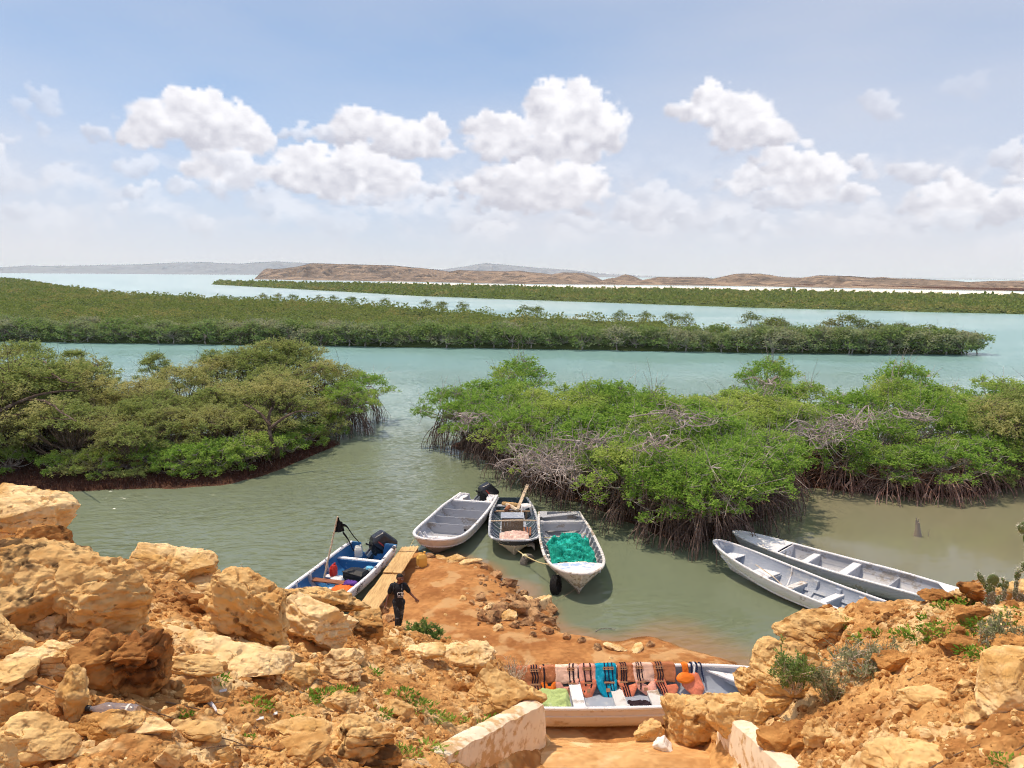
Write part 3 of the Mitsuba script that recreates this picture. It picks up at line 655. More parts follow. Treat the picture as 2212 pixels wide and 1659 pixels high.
for k in range(45):
    u, v = rs.uniform(900, 1500), rs.uniform(1210, 1430)
    p = at(u, v, .4); z = beach_at(p[0], p[1])
    if z < .1: continue
    loose(p[0], p[1], z + .0, rs.uniform(.03, .08), 'rock_mat', 'small flat ochre stone lying on the sand of the landing', 'small stones on the landing sand')

# ------------------------------------------------------------------ parapets and stepped path
def parapet(p0, p1, z0, z1, w, hgt, label, seed):
    """Rough plastered wall from p0 (far end) to p1, rounded top."""
    p0, p1 = np.array(p0, float), np.array(p1, float)
    n = 90; prof = []
    for t in np.linspace(-1, 1, 21):
        if abs(t) < .45: prof.append((t / .45 * (w / 2 - .06), hgt + .012 * (1 - (t / .45) ** 2)))
        else:
            s = math.copysign(1, t); k = (abs(t) - .45) / .55
            prof.append((s * (w / 2 - .06 + .06 * math.sin(min(k * 4, 1) * math.pi / 2)), hgt - .06 * (1 - math.cos(min(k * 4, 1) * math.pi / 2)) - max(0, k - .12) * (hgt + .55)))
    prof = np.array(prof)
    d = (p1 - p0); L = np.linalg.norm(d); d /= L; nrm = np.array([-d[1], d[0]])
    V = []
    for s in np.linspace(0, 1, n):
        end = min(1, (s * L / .09)) ; drop_ = (1 - math.sqrt(max(0, 1 - (1 - end) ** 2))) * .07
        for a, z in prof:
            xy = p0 + d * (s * L + (0 if end >= 1 else 0)) + nrm * a * (.82 + .18 * end)
            V.append((xy[0], xy[1], z0 + (z1 - z0) * s + z - drop_))
    V = np.array(V)
    f = grid_faces(n, len(prof)).tolist()
    for k in range(1, len(prof) - 1): f.append((0, k, k + 1))
    m = TM(V, f).subdivide()
    v = np.array(m.vertices); q = v * 1.0
    m.vertices = v + np.stack([meshkit.fbm(q * 6 + i * 20, 4, seed + i) - .5 for i in range(3)], 1) * 0.035 + np.stack([meshkit.noise(q * 28 + i * 20, seed + 5 + i) - .5 for i in range(3)], 1) * 0.008
    trimesh.repair.fix_normals(m)
    return put('parapet', m, 'plaster_mat', smooth=40, label=label, cat='wall')


parapet((0.30, 8.10), (-1.15, 5.35), 6.30, 7.10, .27, .50, 'low whitewashed parapet on the left of the stepped path', 61)
parapet((2.34, 7.95), (2.42, 5.2), 6.30, 7.10, .25, .50, 'low whitewashed parapet on the right of the stepped path', 71)
st = []
V, F_ = [], []
ys = np.linspace(5.0, 8.7, 120); xs = np.linspace(-1.1, 2.6, 70)
XX, YY = np.meshgrid(xs, ys)
ZZ = 6.12 + (8.6 - YY) * .255 + .04 * np.sin(YY * 5 + XX * .4) + (meshkit.fbm(np.stack([XX * 1.7, YY * 1.7, XX * 0], -1), 4, 5) - .5) * .13 + (meshkit.fbm(np.stack([XX * 9, YY * 9, XX * 0], -1), 3, 6) - .5) * .03
ZZ = ZZ - np.clip((YY - 8.35) / .3, 0, 1) ** 2 * .35
put('path', TM(np.stack([XX, YY, ZZ], -1).reshape(-1, 3), grid_faces(*XX.shape)), 'path_mat', kind='structure', smooth=True)

# ------------------------------------------------------------------ boats
scene['white_paint'] = worn((0.78, 0.77, 0.78), (0.45, 0.40, 0.36), 2.2, 0.58, 0.45)
scene['white_chipped'] = worn((0.80, 0.80, 0.82), (0.05, 0.05, 0.06), 3.5, 0.535, 0.5)
scene['grey_paint'] = worn((0.42, 0.43, 0.46), (0.30, 0.27, 0.24), 2.2, 0.56, 0.5)
scene['bluegrey_paint'] = worn((0.33, 0.37, 0.44), (0.45, 0.46, 0.47), 2.0, 0.55, 0.5)
scene['dirty_white'] = worn((0.66, 0.63, 0.60), (0.33, 0.26, 0.19), 1.6, 0.52, 0.6)
scene['hull_pink'] = worn((0.66, 0.60, 0.58), (0.48, 0.38, 0.31), 1.3, 0.54, 0.5)
scene['hull_lower'] = worn((0.30, 0.26, 0.23), (0.20, 0.15, 0.11), 1.8, 0.52, 0.7)
scene['black_paint'] = worn((0.055, 0.06, 0.075), (0.28, 0.29, 0.31), 3.0, 0.57, 0.5)
scene['dark_teal'] = worn((0.045, 0.075, 0.09), (0.18, 0.22, 0.23), 3.5, 0.54, 0.5)
scene['rim_worn'] = worn((0.33, 0.35, 0.38), (0.70, 0.70, 0.70), 4.0, 0.50, 0.5)
scene['cream_hull'] = worn((0.70, 0.63, 0.52), (0.42, 0.30, 0.18), 1.8, 0.56, 0.6)
scene['sandy_hull'] = worn((0.70, 0.60, 0.50), (0.52, 0.37, 0.22), 1.2, 0.53, 0.6)
scene['sandy_lower'] = worn((0.52, 0.38, 0.23), (0.40, 0.26, 0.13), 1.5, 0.53, 0.7)
scene['blue_paint'] = worn((0.035, 0.16, 0.36), (0.20, 0.33, 0.45), 3.0, 0.58, 0.45)
scene['deck_marbled'] = worn((0.80, 0.76, 0.74), (0.36, 0.47, 0.66), 2.0, 0.53, 0.5, fine=4)
scene['plank_mat'] = wood((0.48, 0.29, 0.12), (0.68, 0.46, 0.21))
scene['old_wood'] = wood((0.20, 0.13, 0.085), (0.38, 0.27, 0.18))
scene['pale_wood'] = wood((0.55, 0.42, 0.28), (0.74, 0.60, 0.44))
scene['red_wood'] = wood((0.20, 0.075, 0.04), (0.36, 0.16, 0.09), 'x')
scene['motor_black'] = plain((0.022, 0.024, 0.032), 0.28, spec=.5)
scene['rubber'] = plain((0.02, 0.02, 0.021), 0.85, spec=.2)
scene['grey_rubber'] = worn((0.16, 0.145, 0.13), (0.30, 0.26, 0.21), 4, 0.5, 0.9)
scene['metal_grey'] = plain((0.30, 0.31, 0.33), 0.4, 0.6)
scene['mark_red'] = plain((0.45, 0.05, 0.04), 0.5)
scene['mark_white'] = plain((0.75, 0.75, 0.75), 0.6)
scene['net_teal'] = worn((0.01, 0.30, 0.22), (0.03, 0.52, 0.42), 2.5, 0.5, 0.75, spec=.2)
scene['net_pink'] = worn((0.62, 0.42, 0.35), (0.70, 0.55, 0.46), 6, 0.5, 0.95, spec=.1)
scene['cloth_yellow'] = worn((0.70, 0.66, 0.38), (0.76, 0.74, 0.60), 3, 0.5, 0.9, spec=.1)
scene['cloth_white'] = plain((0.74, 0.72, 0.70), 0.9, spec=.1)
scene['cloth_black'] = plain((0.014, 0.014, 0.016), 0.85, spec=.15)
scene['rope_mat'] = plain((0.62, 0.50, 0.26), 0.9, spec=.1)
scene['plastic_red'] = plain((0.62, 0.035, 0.02), 0.4)
scene['plastic_white'] = plain((0.74, 0.73, 0.66), 0.4)
scene['plastic_yellow'] = plain((0.80, 0.47, 0.10), 0.45)
scene['plastic_black'] = plain((0.012, 0.012, 0.014), 0.5)
scene['cloth_purple'] = plain((0.12, 0.05, 0.28), 0.8, spec=.2)
scene['cloth_orange'] = plain((0.72, 0.16, 0.03), 0.8, spec=.2)
scene['cloth_blue'] = plain((0.18, 0.50, 0.72), 0.7, spec=.2)


def ss(a, b, x):
    t = np.clip((x - a) / (b - a), 0, 1); return t * t * (3 - 2 * t)


class Hull:
    def __init__(s, stern, bow, beam, depth=(.55, .5, .75), keel=-.22, bs=.85, n=4.0, pm=3.2, pb=1.3, rake=.6, zf=.02, th=.05, z0=0.0, bend=0.0, peak=.45, keel_rise=.25):
        s.o = np.array([*stern, z0]); d = np.array([*bow, z0]) - s.o; s.L = np.linalg.norm(d)
        s.M = frame(s.o, d); s.B, s.depth, s.keel, s.bs, s.n, s.pm, s.pb, s.rake, s.zf, s.th, s.peak, s.kr = beam / 2, depth, keel, bs, n, pm, pb, rake, zf, th, peak, keel_rise
        k = np.linspace(0, 1, 46); s.t = 1 - (1 - k) ** 1.8

    def b(s, t):
        t = np.asarray(t, float)
        a = s.bs + (1 - s.bs) * np.sin(math.pi / 2 * np.clip(t / s.peak, 0, 1))
        f = np.clip((t - s.peak) / (1 - s.peak), 0, 1)
        return s.B * a * np.sqrt(np.clip(1 - f ** s.n, 0, 1))

    def zs(s, t):
        t = np.asarray(t, float); a, m, e = s.depth
        return np.where(t < .4, a + (m - a) * ss(0, .4, t), m + (e - m) * np.clip((t - .4) / .6, 0, 1) ** 1.7)

    def zk(s, t): return s.keel + s.kr * np.clip((np.asarray(t, float) - .6) / .4, 0, 1) ** 2

    def prof(s, t, q):
        p = s.pm + (s.pb - s.pm) * ss(.5, 1, t)
        return 1 - (1 - q) ** p

    def pt(s, t, q, side, inset=0.0):
        """Point of the shell at station t, height fraction q."""
        y = np.maximum(s.b(t) * s.prof(t, q) - inset, 0) * side
        x = s.L * np.asarray(t, float) - s.rake * (1 - q) ** 1.2 * ss(.55, 1, t)
        return np.stack(np.broadcast_arrays(x, y, s.zk(t) + (s.zs(t) - s.zk(t)) * q), -1)

    def q_at(s, t, z): return np.clip((z - s.zk(t)) / (s.zs(t) - s.zk(t)), 0, 1)

    def W(s, m): return moved(m, s.M)

    def shell(s, q0, q1, inset=0.0, nq=9, t=None):
        t = s.t if t is None else t
        ms = []
        for side in (1, -1):
            rows = []
            for i in range(nq):
                g = i / (nq - 1)
                a = q0(t) if callable(q0) else q0; b_ = q1(t) if callable(q1) else q1
                rows.append(s.pt(t, a + (b_ - a) * g, side, inset))
            f = grid_faces(nq, len(t))
            ms.append(TM(np.array(rows).reshape(-1, 3), f if side < 0 else f[:, ::-1]))
        return cat_(ms)

    def inner_y(s, t, z): return float(np.maximum(s.b(t) * s.prof(t, s.q_at(t, z)) - s.th, 0.0))

    def floor(s, z=None, t0=.005, t1=.96):
        z = s.zf if z is None else z
        t = np.linspace(t0, t1, 30)
        y = np.array([s.inner_y(k, z) for k in t]) + .004; x = s.L * t - s.rake * (1 - s.q_at(t, z)) ** 1.2 * ss(.55, 1, t)
        v = np.vstack([np.column_stack([x, y, np.full(30, z)]), np.column_stack([x, -y, np.full(30, z)])])
        return TM(v, [f for i in range(29) for f in ((i, 30 + i, 31 + i), (i, 31 + i, i + 1))])

    def strip(s, w=.08, h=.05, out=.02, q=1.0, t0=0.0, lift=.012):
        """A rail that follows the shell at height q right round the bow."""
        t = s.t[s.t >= t0]
        a = s.pt(t, q, 1)[:-1]; b_ = s.pt(t, q, -1)[::-1]
        p = np.vstack([a, b_]) if s.b(1.0) < 1e-6 else np.vstack([s.pt(t, q, 1), b_])
        d = np.gradient(p, axis=0); d[:, 2] = 0; d /= np.linalg.norm(d, axis=1, keepdims=True) + 1e-9
        n = np.stack([-d[:, 1], d[:, 0], d[:, 2] * 0], 1)          # port to starboard round the bow: outward is the right-hand side
        n = -n if (n[0] @ [0, 1, 0]) < 0 else n
        c = h * .3
        sec = [(out, -h), (out, -c), (out - c, 0), (out - w + c, 0), (out - w, -c), (out - w, -h)]
        V = np.vstack([p[:, None] + n[:, None] * np.array([a_ for a_, _ in sec])[None, :, None] + np.array([[0, 0, z_ + lift] for _, z_ in sec])[None]])
        k = len(sec); N = len(p); V = V.reshape(-1, 3); f = []
        for i in range(N - 1):
            for j in range(k):
                a0, a1 = i * k + j, i * k + (j + 1) % k
                f += [(a0, a1, a1 + k), (a0, a1 + k, a0 + k)]
        for j in range(1, k - 1): f += [(0, j + 1, j), ((N - 1) * k, (N - 1) * k + j, (N - 1) * k + j + 1)]
        return TM(V, f)

    def panel(s, t, z0, z1, th=.04, notch=None, t_in=None):
        """Upright cross panel between the shells from z0 to z1 (heights), optionally with a notch cut in its top."""
        zs_ = np.linspace(z0, z1, 8); y = [s.inner_y(t, z) + .012 for z in zs_]
        pts = [(a, b) for a, b in zip(y, zs_)] + [(-a, b) for a, b in zip(y[::-1], zs_[::-1])]
        P_ = Polygon(pts).buffer(0)
        if notch: P_ = P_.difference(Polygon(notch))
        m = trimesh.creation.extrude_polygon(P_, th, engine='earcut')
        v = np.array(m.vertices); m.vertices = np.column_stack([s.L * t - v[:, 2] + th / 2, v[:, 0], v[:, 1]])
        m.faces = m.faces[:, ::-1]; trimesh.repair.fix_normals(m)
        return m

    def thwart(s, t, z, w=.26, th=.04):
        y0, y1 = s.inner_y(t - w / s.L / 2, z) + .01, s.inner_y(t + w / s.L / 2, z) + .01
        P_ = Polygon([(-w / 2, y0), (w / 2, y1), (w / 2, -y1), (-w / 2, -y0)])
        m = trimesh.creation.extrude_polygon(P_, th, engine='earcut'); m.apply_translation([s.L * t, 0, z - th]); return m

    def rib(s, t, side, w=.06, d=.05, q1=.96):
        q0 = float(s.q_at(t, s.zf)); q = np.linspace(q0, q1, 8)
        a = s.pt(np.full(8, t), q, side, s.th - .004); b_ = s.pt(np.full(8, t), q, side, s.th + d)
        V = []
        for k in range(8):
            for base in (a[k], b_[k]):
                for dx in (-w / 2, w / 2): V.append(base + [dx, 0, 0])
        V = np.array(V); f = []
        for k in range(7):
            i = 4 * k
            for p, q_ in ((0, 1), (1, 3), (3, 2), (2, 0)): f += [(i + p, i + q_, i + 4 + q_), (i + p, i + 4 + q_, i + 4 + p)]
        f += [(28, 29, 31), (28, 31, 30), (0, 3, 1), (0, 2, 3)]
        m = TM(V, f); trimesh.repair.fix_normals(m); return m

    def deck(s, t0, t1=.999, z=None, camber=.05, drop=.0, th=.03):
        t = t0 + (t1 - t0) * (1 - (1 - np.linspace(0, 1, 16)) ** 1.8); rows = []
        for g in np.linspace(-1, 1, 9):
            y = (s.b(t) - .01) * g
            rows.append(np.column_stack([s.L * t, y, s.zs(t) - drop + camber * (1 - g * g) * np.clip(s.b(t) / s.B * 1.2, 0, 1)]))
        v = np.array(rows).reshape(-1, 3); f = grid_faces(9, 16)[:, ::-1]
        top = TM(v, f); bot = TM(v - [0, 0, th], f[:, ::-1])
        lip = TM(np.vstack([np.array(rows)[:, 0], np.array(rows)[:, 0] - [0, 0, th]]), [x for i in range(8) for x in ((i, i + 1, i + 10), (i, i + 10, i + 9))])
        return cat_([top, bot, lip])

    def build(s, name, label, hull, inner, rim, lower=None, split=.5, floor=None, group=None, gw=.08, gh=.06, gq=1.0, rub=None, transom=None, notch=None):
        k = thing(name, label, 'boat', group); s.k = k
        end = s.W(TM(*s.cap()))
        if lower:
            put('hull', s.W(s.shell(split, 1.0)), hull, k, 40); put('hull_bottom', cat_([s.W(s.shell(0.0, split)), ]), lower, k, 40)
        else: put('hull', s.W(s.shell(0.0, 1.0, nq=14)), hull, k, 40)
        put('lining', s.W(s.shell(lambda t: np.minimum(s.q_at(t, s.zf), .97), 1.0, s.th, 9, s.t[s.t < .995])), inner, k, 40)
        put('floor', s.W(s.floor()), floor or inner, k)
        put('gunwale', s.W(s.strip(gw, gh)), rim, k, 30)
        if rub: put('rub_rail', s.W(s.strip(.03, .045, .022, rub)), rim if not lower else hull, k, 30)
        z = float(s.zs(0)); nt = None
        if notch: nt = [(-notch[0], z + .2), (-notch[0] * .8, z - notch[1]), (notch[0] * .8, z - notch[1]), (notch[0], z + .2)]
        put('transom', s.W(s.panel(.004, float(s.zk(0)) + .03, z - .004, .06, nt)), transom or inner, k)
        return k

    def cap(s): return [(0, 0, 0)] * 3, [(0, 1, 2)]

    def part(s, name, mesh, mat, smooth=False, **kw): return put(name, s.W(mesh), mat, s.k, smooth, **kw)

    def pos(s, t, y, z): return (s.M @ np.array([s.L * t, y, z, 1]))[:3]


def lump(rx, ry, h, seed, folds=3.0, amp=.12, n=46, sharp=1.0, square=2.6):
    """A heap of cloth, net or sacking: a folded dome on a rounded plan, open below."""
    u = np.linspace(-1, 1, n); X, Y = np.meshgrid(u, u)
    r = (np.abs(X) ** square + np.abs(Y) ** square) ** (1 / square)
    q = np.stack([X * rx * folds, Y * ry * folds, X * 0 + seed], -1)
    wob = 1 + (meshkit.fbm(np.stack([X * 1.3, Y * 1.3, X * 0 + seed], -1), 3) - .5) * .55
    e = np.clip(1.02 - r * .86 * wob, 0, 1)
    w = meshkit.fbm(q * .7 + 5, 3, seed)
    rid = 1 - np.abs(2 * meshkit.fbm(q + np.stack([w, w, w], -1) * 2.5, 4, seed + 3) - 1)
    Z = h * np.minimum(1, e * 4) ** .6 * (.75 + .25 * w) + (rid ** sharp - .6) * amp * np.minimum(1, e * 6)
    Z = np.where(e <= 0, -.03, np.maximum(Z, .005))
    V = np.stack([X * rx, Y * ry, Z], -1).reshape(-1, 3)
    f = grid_faces(n, n); keep = (e.ravel()[f] > -0.001).any(1) & (r.ravel()[f] < 1.3).any(1) & (e.ravel()[f] > 0).any(1)
    return TM(V, f[keep])


def motor(o, fwd, tilt, label, s=1.0, mark='mark_red', yaw=0.0):
    """Outboard with cowling, tilted about its bracket at o; fwd points into the boat."""
    k = thing('outboard_motor', label, 'motor')
    M = frame(o, fwd) @ turn(0, 0, yaw) @ turn(0, -tilt, 0) @ np.diag([s, s, s, 1])
    sp = []
    for (x, y, z, r) in ((.16, .13, .18, .10), (-.26, .14, .20, .10), (.10, .10, .46, .10), (-.30, .11, .48, .11), (-.36, .10, .30, .09), (.20, .10, .24, .08)):
        for sy in (-1, 1):
            a = trimesh.creation.icosphere(subdivisions=2, radius=r); a.apply_translation([x, sy * y, z]); sp.append(a.vertices)
    cow = trimesh.convex.convex_hull(np.vstack(sp))
    put('cowling', moved(cow, M), 'motor_black', k, 40)
    lowcow = trimesh.convex.convex_hull(np.vstack([rbox(.52, .34, .05, .02).vertices + [-.06, 0, .07], rbox(.34, .24, .04, .02).vertices + [-.10, 0, -.10]]))
    put('lower_cowling', moved(lowcow, M), 'plastic_black', k, 30)
    put('band', moved(cat_([rbox(.42, .005, .035, .002).copy(), ]), M @ trimesh.transformations.translation_matrix([-.06, .245, .24])), mark, k)
    put('band', moved(rbox(.42, .005, .035, .002), M @ trimesh.transformations.translation_matrix([-.06, -.245, .24])), mark, k)
    put('crest_mark', moved(rbox(.16, .005, .06, .002), M @ trimesh.transformations.translation_matrix([-.10, -.236, .34])), 'mark_white', k)
    leg = trimesh.convex.convex_hull(np.vstack([rbox(.22, .13, .02, .01).vertices + [-.12, 0, -.10], rbox(.15, .07, .02, .01).vertices + [-.12, 0, -.72]]))
    put('leg', moved(leg, M), 'motor_black', k, 30)
    put('cavitation_plate', moved(rbox(.42, .20, .015, .005), M @ trimesh.transformations.translation_matrix([-.18, 0, -.66])), 'motor_black', k)
    gear = trimesh.creation.icosphere(subdivisions=2); gear.vertices = gear.vertices * [.20, .05, .05] + [-.12, 0, -.82]
    put('gearcase', moved(gear, M), 'motor_black', k, 40)
    bl = []
    for i in range(3):
        b_ = trimesh.creation.icosphere(subdivisions=1); b_.vertices = b_.vertices * [.012, .055, .11] + [0, 0, .12]
        b_.apply_transform(turn(0, 0, 25)); b_.apply_transform(turn(120 * i, 0, 0)); b_.apply_translation([-.33, 0, -.82]); bl.append(b_)
    put('propeller', moved(cat_(bl), M), 'metal_grey', k, 40)
    put('bracket', moved(cat_([rbox(.10, .05, .34, .01).copy().apply_translation([.05, .09, -.10]), rbox(.10, .05, .34, .01).copy().apply_translation([.05, -.09, -.10]), rbox(.08, .22, .05, .01).copy().apply_translation([.05, 0, .03])]), M), 'metal_grey', k)
    put('tiller', moved(tube([(.18, .06, .02), (.26, .07, .0), (.34, .07, -.02)], [.025, .022, .026], 7), M), 'plastic_black', k, 40)
    return k


# --- white open skiff with cross bulkheads
b = Hull((-1.62, 38.25), (-3.22, 30.65), 2.35, (.62, .68, .86), -.22, .84, 7.0, 3.0, 2.2, .55, .10, .06)
b.build('skiff', 'white skiff with grey cross bulkheads, leftmost of three moored side by side', 'hull_pink', 'grey_paint', 'white_paint', 'hull_lower', .52, gw=.12, gh=.07, rub=.55, transom='white_paint', notch=(.52, .30))
for t, z in ((.17, .56), (.33, .54), (.48, .54), (.62, .56)): b.part('bulkhead', b.panel(t, b.zf - .01, z, .03), 'grey_paint')
sd_ = b.deck(.0, .155, camber=0.0, drop=.03)
for s_ in (-1, 1):
    P_ = Polygon([(0.02, s_ * .93), (1.15, s_ * 1.02), (1.15, s_ * .52), (.75, s_ * .60), (.42, s_ * .50), (.02, s_ * .50)])
    m = trimesh.creation.extrude_polygon(P_, .04, engine='earcut'); m.apply_translation([0, 0, .52]); b.part('stern_deck', m, 'white_paint')
    b.part('coaming', cat_([tube(smooth_path([(1.0, s_ * .88, .60), (.35, s_ * .84, .60), (.16, s_ * .76, .60), (.14, s_ * .52, .60)], 14), .05, 6)]), 'white_paint', 40)
m = trimesh.creation.extrude_polygon(Polygon([(1.02, .95), (1.20, .98), (1.20, -.98), (1.02, -.95)]), .04, engine='earcut'); m.apply_translation([0, 0, .525]); b.part('stern_deck', m, 'white_paint')
b.part('thwart', b.thwart(.80, .42, .22, .05), 'white_paint')
b.part('thwart_riser', b.panel(.795, b.zf - .01, .37, .03), 'grey_paint')
for y in (.75, .55): b.part('knee', moved(rbox(.07, .10, .36, .01), trimesh.transformations.translation_matrix([b.L * .82, -y - .12, .50]) @ turn(30, 0, 0)), 'white_paint')
for x in (.88, .90): b.part('bow_cleat', moved(rbox(.30, .07, .07, .01), trimesh.transformations.translation_matrix([b.L * x, -.42, .45]) @ turn(0, 0, 40 if x > .89 else -40)), 'white_paint')
b.part('floorboard', moved(rbox(.34, .9, .03, .01), trimesh.transformations.translation_matrix([b.L * .70, -.1, b.zf + .02])), 'white_paint')
b.part('drain', moved(trimesh.creation.cylinder(.05, .02), trimesh.transformations.translation_matrix([b.L * .625, .62, .35]) @ turn(0, 90, 0)), 'plastic_black')
motor(b.pos(-.005, .12, .50), b.M[:3, 0], 48, 'black outboard motor with red stripe tilted on the stern of the white open skiff', 1.35, yaw=-52)

# --- dark ribbed boat with a wooden crate
b = Hull((.08, 37.9), (.15, 30.75), 2.18, (.55, .58, .80), -.2, .68, 9.0, 2.6, 1.05, .75, .03, .04, peak=.5, keel_rise=.05)
b.build('fishing_boat', 'dark ribbed boat with a wooden crate, middle of three moored side by side', 'black_paint', 'dark_teal', 'rim_worn', 'cream_hull', .70, floor='bluegrey_paint', gw=.10, gh=.06)
for i, t in enumerate(np.linspace(.22, .92, 9)):
    for s_ in (1, -1): b.part('rib', b.rib(t, s_, .07, .07), 'bluegrey_paint')
b.part('thwart', b.thwart(.12, .40, .34), 'grey_paint'); b.part('thwart', b.thwart(.22, .34, .22), 'old_wood')
b.part('stem_post', tube([b.pt(.999, q, 1) * [1, 0, 1] + [.02, 0, 0] for q in (0.02, .35, .68)], [.05, .045, .04], 6), 'cream_hull', 30)
k = thing('wooden_crate', 'weathered wooden crate with a grey lid standing in the dark ribbed boat', 'crate')
CW, CD, CH = .95, .75, .62; c0 = b.pos(.47, -.05, b.zf)
CM = frame(c0, b.M[:3, 0])
for i in range(7):
    for sx in (-1, 1):
        put('slat', moved(rbox(.022, CW / 7 - .012, CH - .04 - .01 * (i % 3), .004), CM @ trimesh.transformations.translation_matrix([sx * CD / 2, (i - 3) * CW / 7, CH / 2])), 'old_wood', k)
for i in range(5):
    for sy in (-1, 1):
        put('slat', moved(rbox(CD / 5 - .012, .022, CH - .04, .004), CM @ trimesh.transformations.translation_matrix([(i - 2) * CD / 5, sy * CW / 2, CH / 2])), 'old_wood', k)
for z in (.06, CH - .07):
    put('rail', moved(rbox(.03, CW + .05, .09, .006), CM @ trimesh.transformations.translation_matrix([CD / 2 + .022, 0, z])), 'old_wood', k)
put('lid', moved(rbox(CD + .10, CW + .10, .035, .008), CM @ trimesh.transformations.translation_matrix([0, 0, CH + .02])), 'bluegrey_paint', k)
put('pole', tube([b.pos(.565, -1.0, .62), b.pos(.56, .2, .64), b.pos(.555, 1.02, .62)], [.032, .036, .03], 8), 'pale_wood', smooth=40, label='pale round pole laid across the gunwales of the dark ribbed boat', cat='pole')
put('fishing_net', moved(lump(.72, .62, .16, 21, 5, .14, 70), frame(b.pos(.79, 0.0, b.zf + .30), b.M[:3, 0])), 'net_pink', smooth=True, label='pale pink fishing net heaped in the bow of the dark ribbed boat', cat='net')
put('sack', moved(lump(.24, .30, .20, 33, 4, .06, 26), frame(b.pos(.86, .55, b.zf + .12), b.M[:3, 0])), 'cloth_white', smooth=True, label='white bundle on the pink net in the dark ribbed boat', cat='bundle')
put('sack', moved(lump(.2, .14, .12, 37, 4, .05, 22), frame(b.pos(.73, .4, b.zf + .15), b.M[:3, 0])), 'cloth_white', smooth=True, label='small white float behind the pink net beside the crate', cat='float')
k2 = thing('covered_motor', 'old engine under a grey tied cover on the right side of the dark ribbed boat', 'motor')
put('cover', moved(lump(.24, .26, .42, 41, 4, .07, 30, square=4), frame(b.pos(.27, .62, .34), b.M[:3, 0])), 'cloth_white', k2, True)
put('cord', moved(tube([(math.cos(a) * .25, math.sin(a) * .27, .20) for a in np.linspace(0, 6.283, 20)], .012, 5), frame(b.pos(.27, .62, .34), b.M[:3, 0])), 'old_wood', k2)
put('stand', moved(rbox(.12, .10, .36, .01), frame(b.pos(.27, .62, .17), b.M[:3, 0])), 'old_wood', k2)
for i, (t, y, a, L_, mt, lb) in enumerate(((.20, -.05, 30, 1.0, 'pale_wood', 'pale split log on the aft thwart of the dark ribbed boat'), (.14, .0, 70, 1.1, 'plank_mat', 'yellowish log lying across the stern of the dark ribbed boat'), (.22, -.25, -20, .7, 'red_wood', 'reddish short log on the aft thwart of the dark ribbed boat'))):
    d_ = np.array([math.cos(math.radians(a)), math.sin(math.radians(a)), 0]); c = np.array([b.L * t, y, .47])
    put('log', moved(tube([c - d_ * L_ / 2, c, c + d_ * L_ / 2], [.09, .11, .07], 7), b.M), mt, smooth=40, label=lb, cat='log')
put('plank', moved(rbox(1.9, .16, .045, .008), frame(b.pos(.13, .45, .80), b.M[:3, 0] * -1 + b.M[:3, 1] * .35 + np.array([0, 0, .55]))), 'pale_wood', label='wooden plank leaning up out of the stern of the dark ribbed boat', cat='plank')
for i in range(3): put('firewood', moved(rbox(.85 - .1 * i, .08, .07, .01), frame(b.pos(.62 + .01 * i, .48 + .12 * i, .22 + .05 * i), b.M[:3, 0] + b.M[:3, 1] * (.05 - .05 * i) + np.array([0, 0, -.25]))), 'red_wood', label=('long brown stick of timber beside the crate', 'shorter brown stick of timber next to the crate', 'outermost brown stick of timber near the right ribs')[i] + ' in the dark ribbed boat', cat='timber')

# --- white boat with the teal net
b = Hull((2.20, 35.1), (2.50, 26.55), 2.35, (.70, .72, 1.05), -.22, .80, 3.4, 2.6, 1.15, .9, .05, .05, keel_rise=.12, peak=.5)
b.build('fishing_boat', 'white ribbed boat loaded with a teal net, rightmost of three moored side by side', 'dirty_white', 'grey_paint', 'dirty_white', gw=.10, gh=.06, transom='grey_paint')
for i, t in enumerate(np.linspace(.20, .84, 10)):
    for s_ in (1, -1): b.part('rib', b.rib(t, s_, .05, .11), 'grey_paint')
b.part('foredeck', b.deck(.845, .999, camber=.06), 'deck_marbled', 40)
b.part('deck_beam', b.panel(.845, .60, .90, .03), 'dirty_white')
b.part('thwart', b.thwart(.14, .62, .34, .05), 'grey_paint'); b.part('thwart_riser', b.panel(.165, .25, .57, .03), 'grey_paint')
for s_ in (1, -1):
    m = trimesh.creation.extrude_polygon(Polygon([(0.0, s_ * .94), (.95, s_ * 1.02), (.55, s_ * .60), (.0, s_ * .55)]), .05, engine='earcut'); m.apply_translation([0, 0, .66]); b.part('stern_seat', m, 'grey_paint')
b.part('stem_post', tube([b.pt(.9995, q, 1) * [1, 0, 1] + [.02, 0, 0] for q in (0.0, .35, .68, .95)], [.04, .04, .035, .03], 6), 'dirty_white', 30)
put('plank', moved(rbox(1.75, .30, .04, .008), frame(b.pos(.085, -.05, .755), b.M[:3, 1] + b.M[:3, 0] * -.38 + np.array([0, 0, -.02]))), 'grey_paint', label='grey plank lying slantwise across the stern of the teal net boat', cat='plank')
put('fishing_net', moved(lump(1.75, .86, .20, 51, 2.3, .50, 140, 1.6, 4.0), frame(b.pos(.565, -.02, b.zf + .36), b.M[:3, 0])), 'net_teal', smooth=25, label='crumpled teal green net filling the white ribbed boat', cat='net')
put('cloth', moved(lump(.42, .66, .20, 57, 4, .14, 50, square=3), frame(b.pos(.80, -.10, b.zf + .46), b.M[:3, 0])), 'cloth_yellow', smooth=True, label='pale yellow cloth between the teal net and the foredeck', cat='cloth')
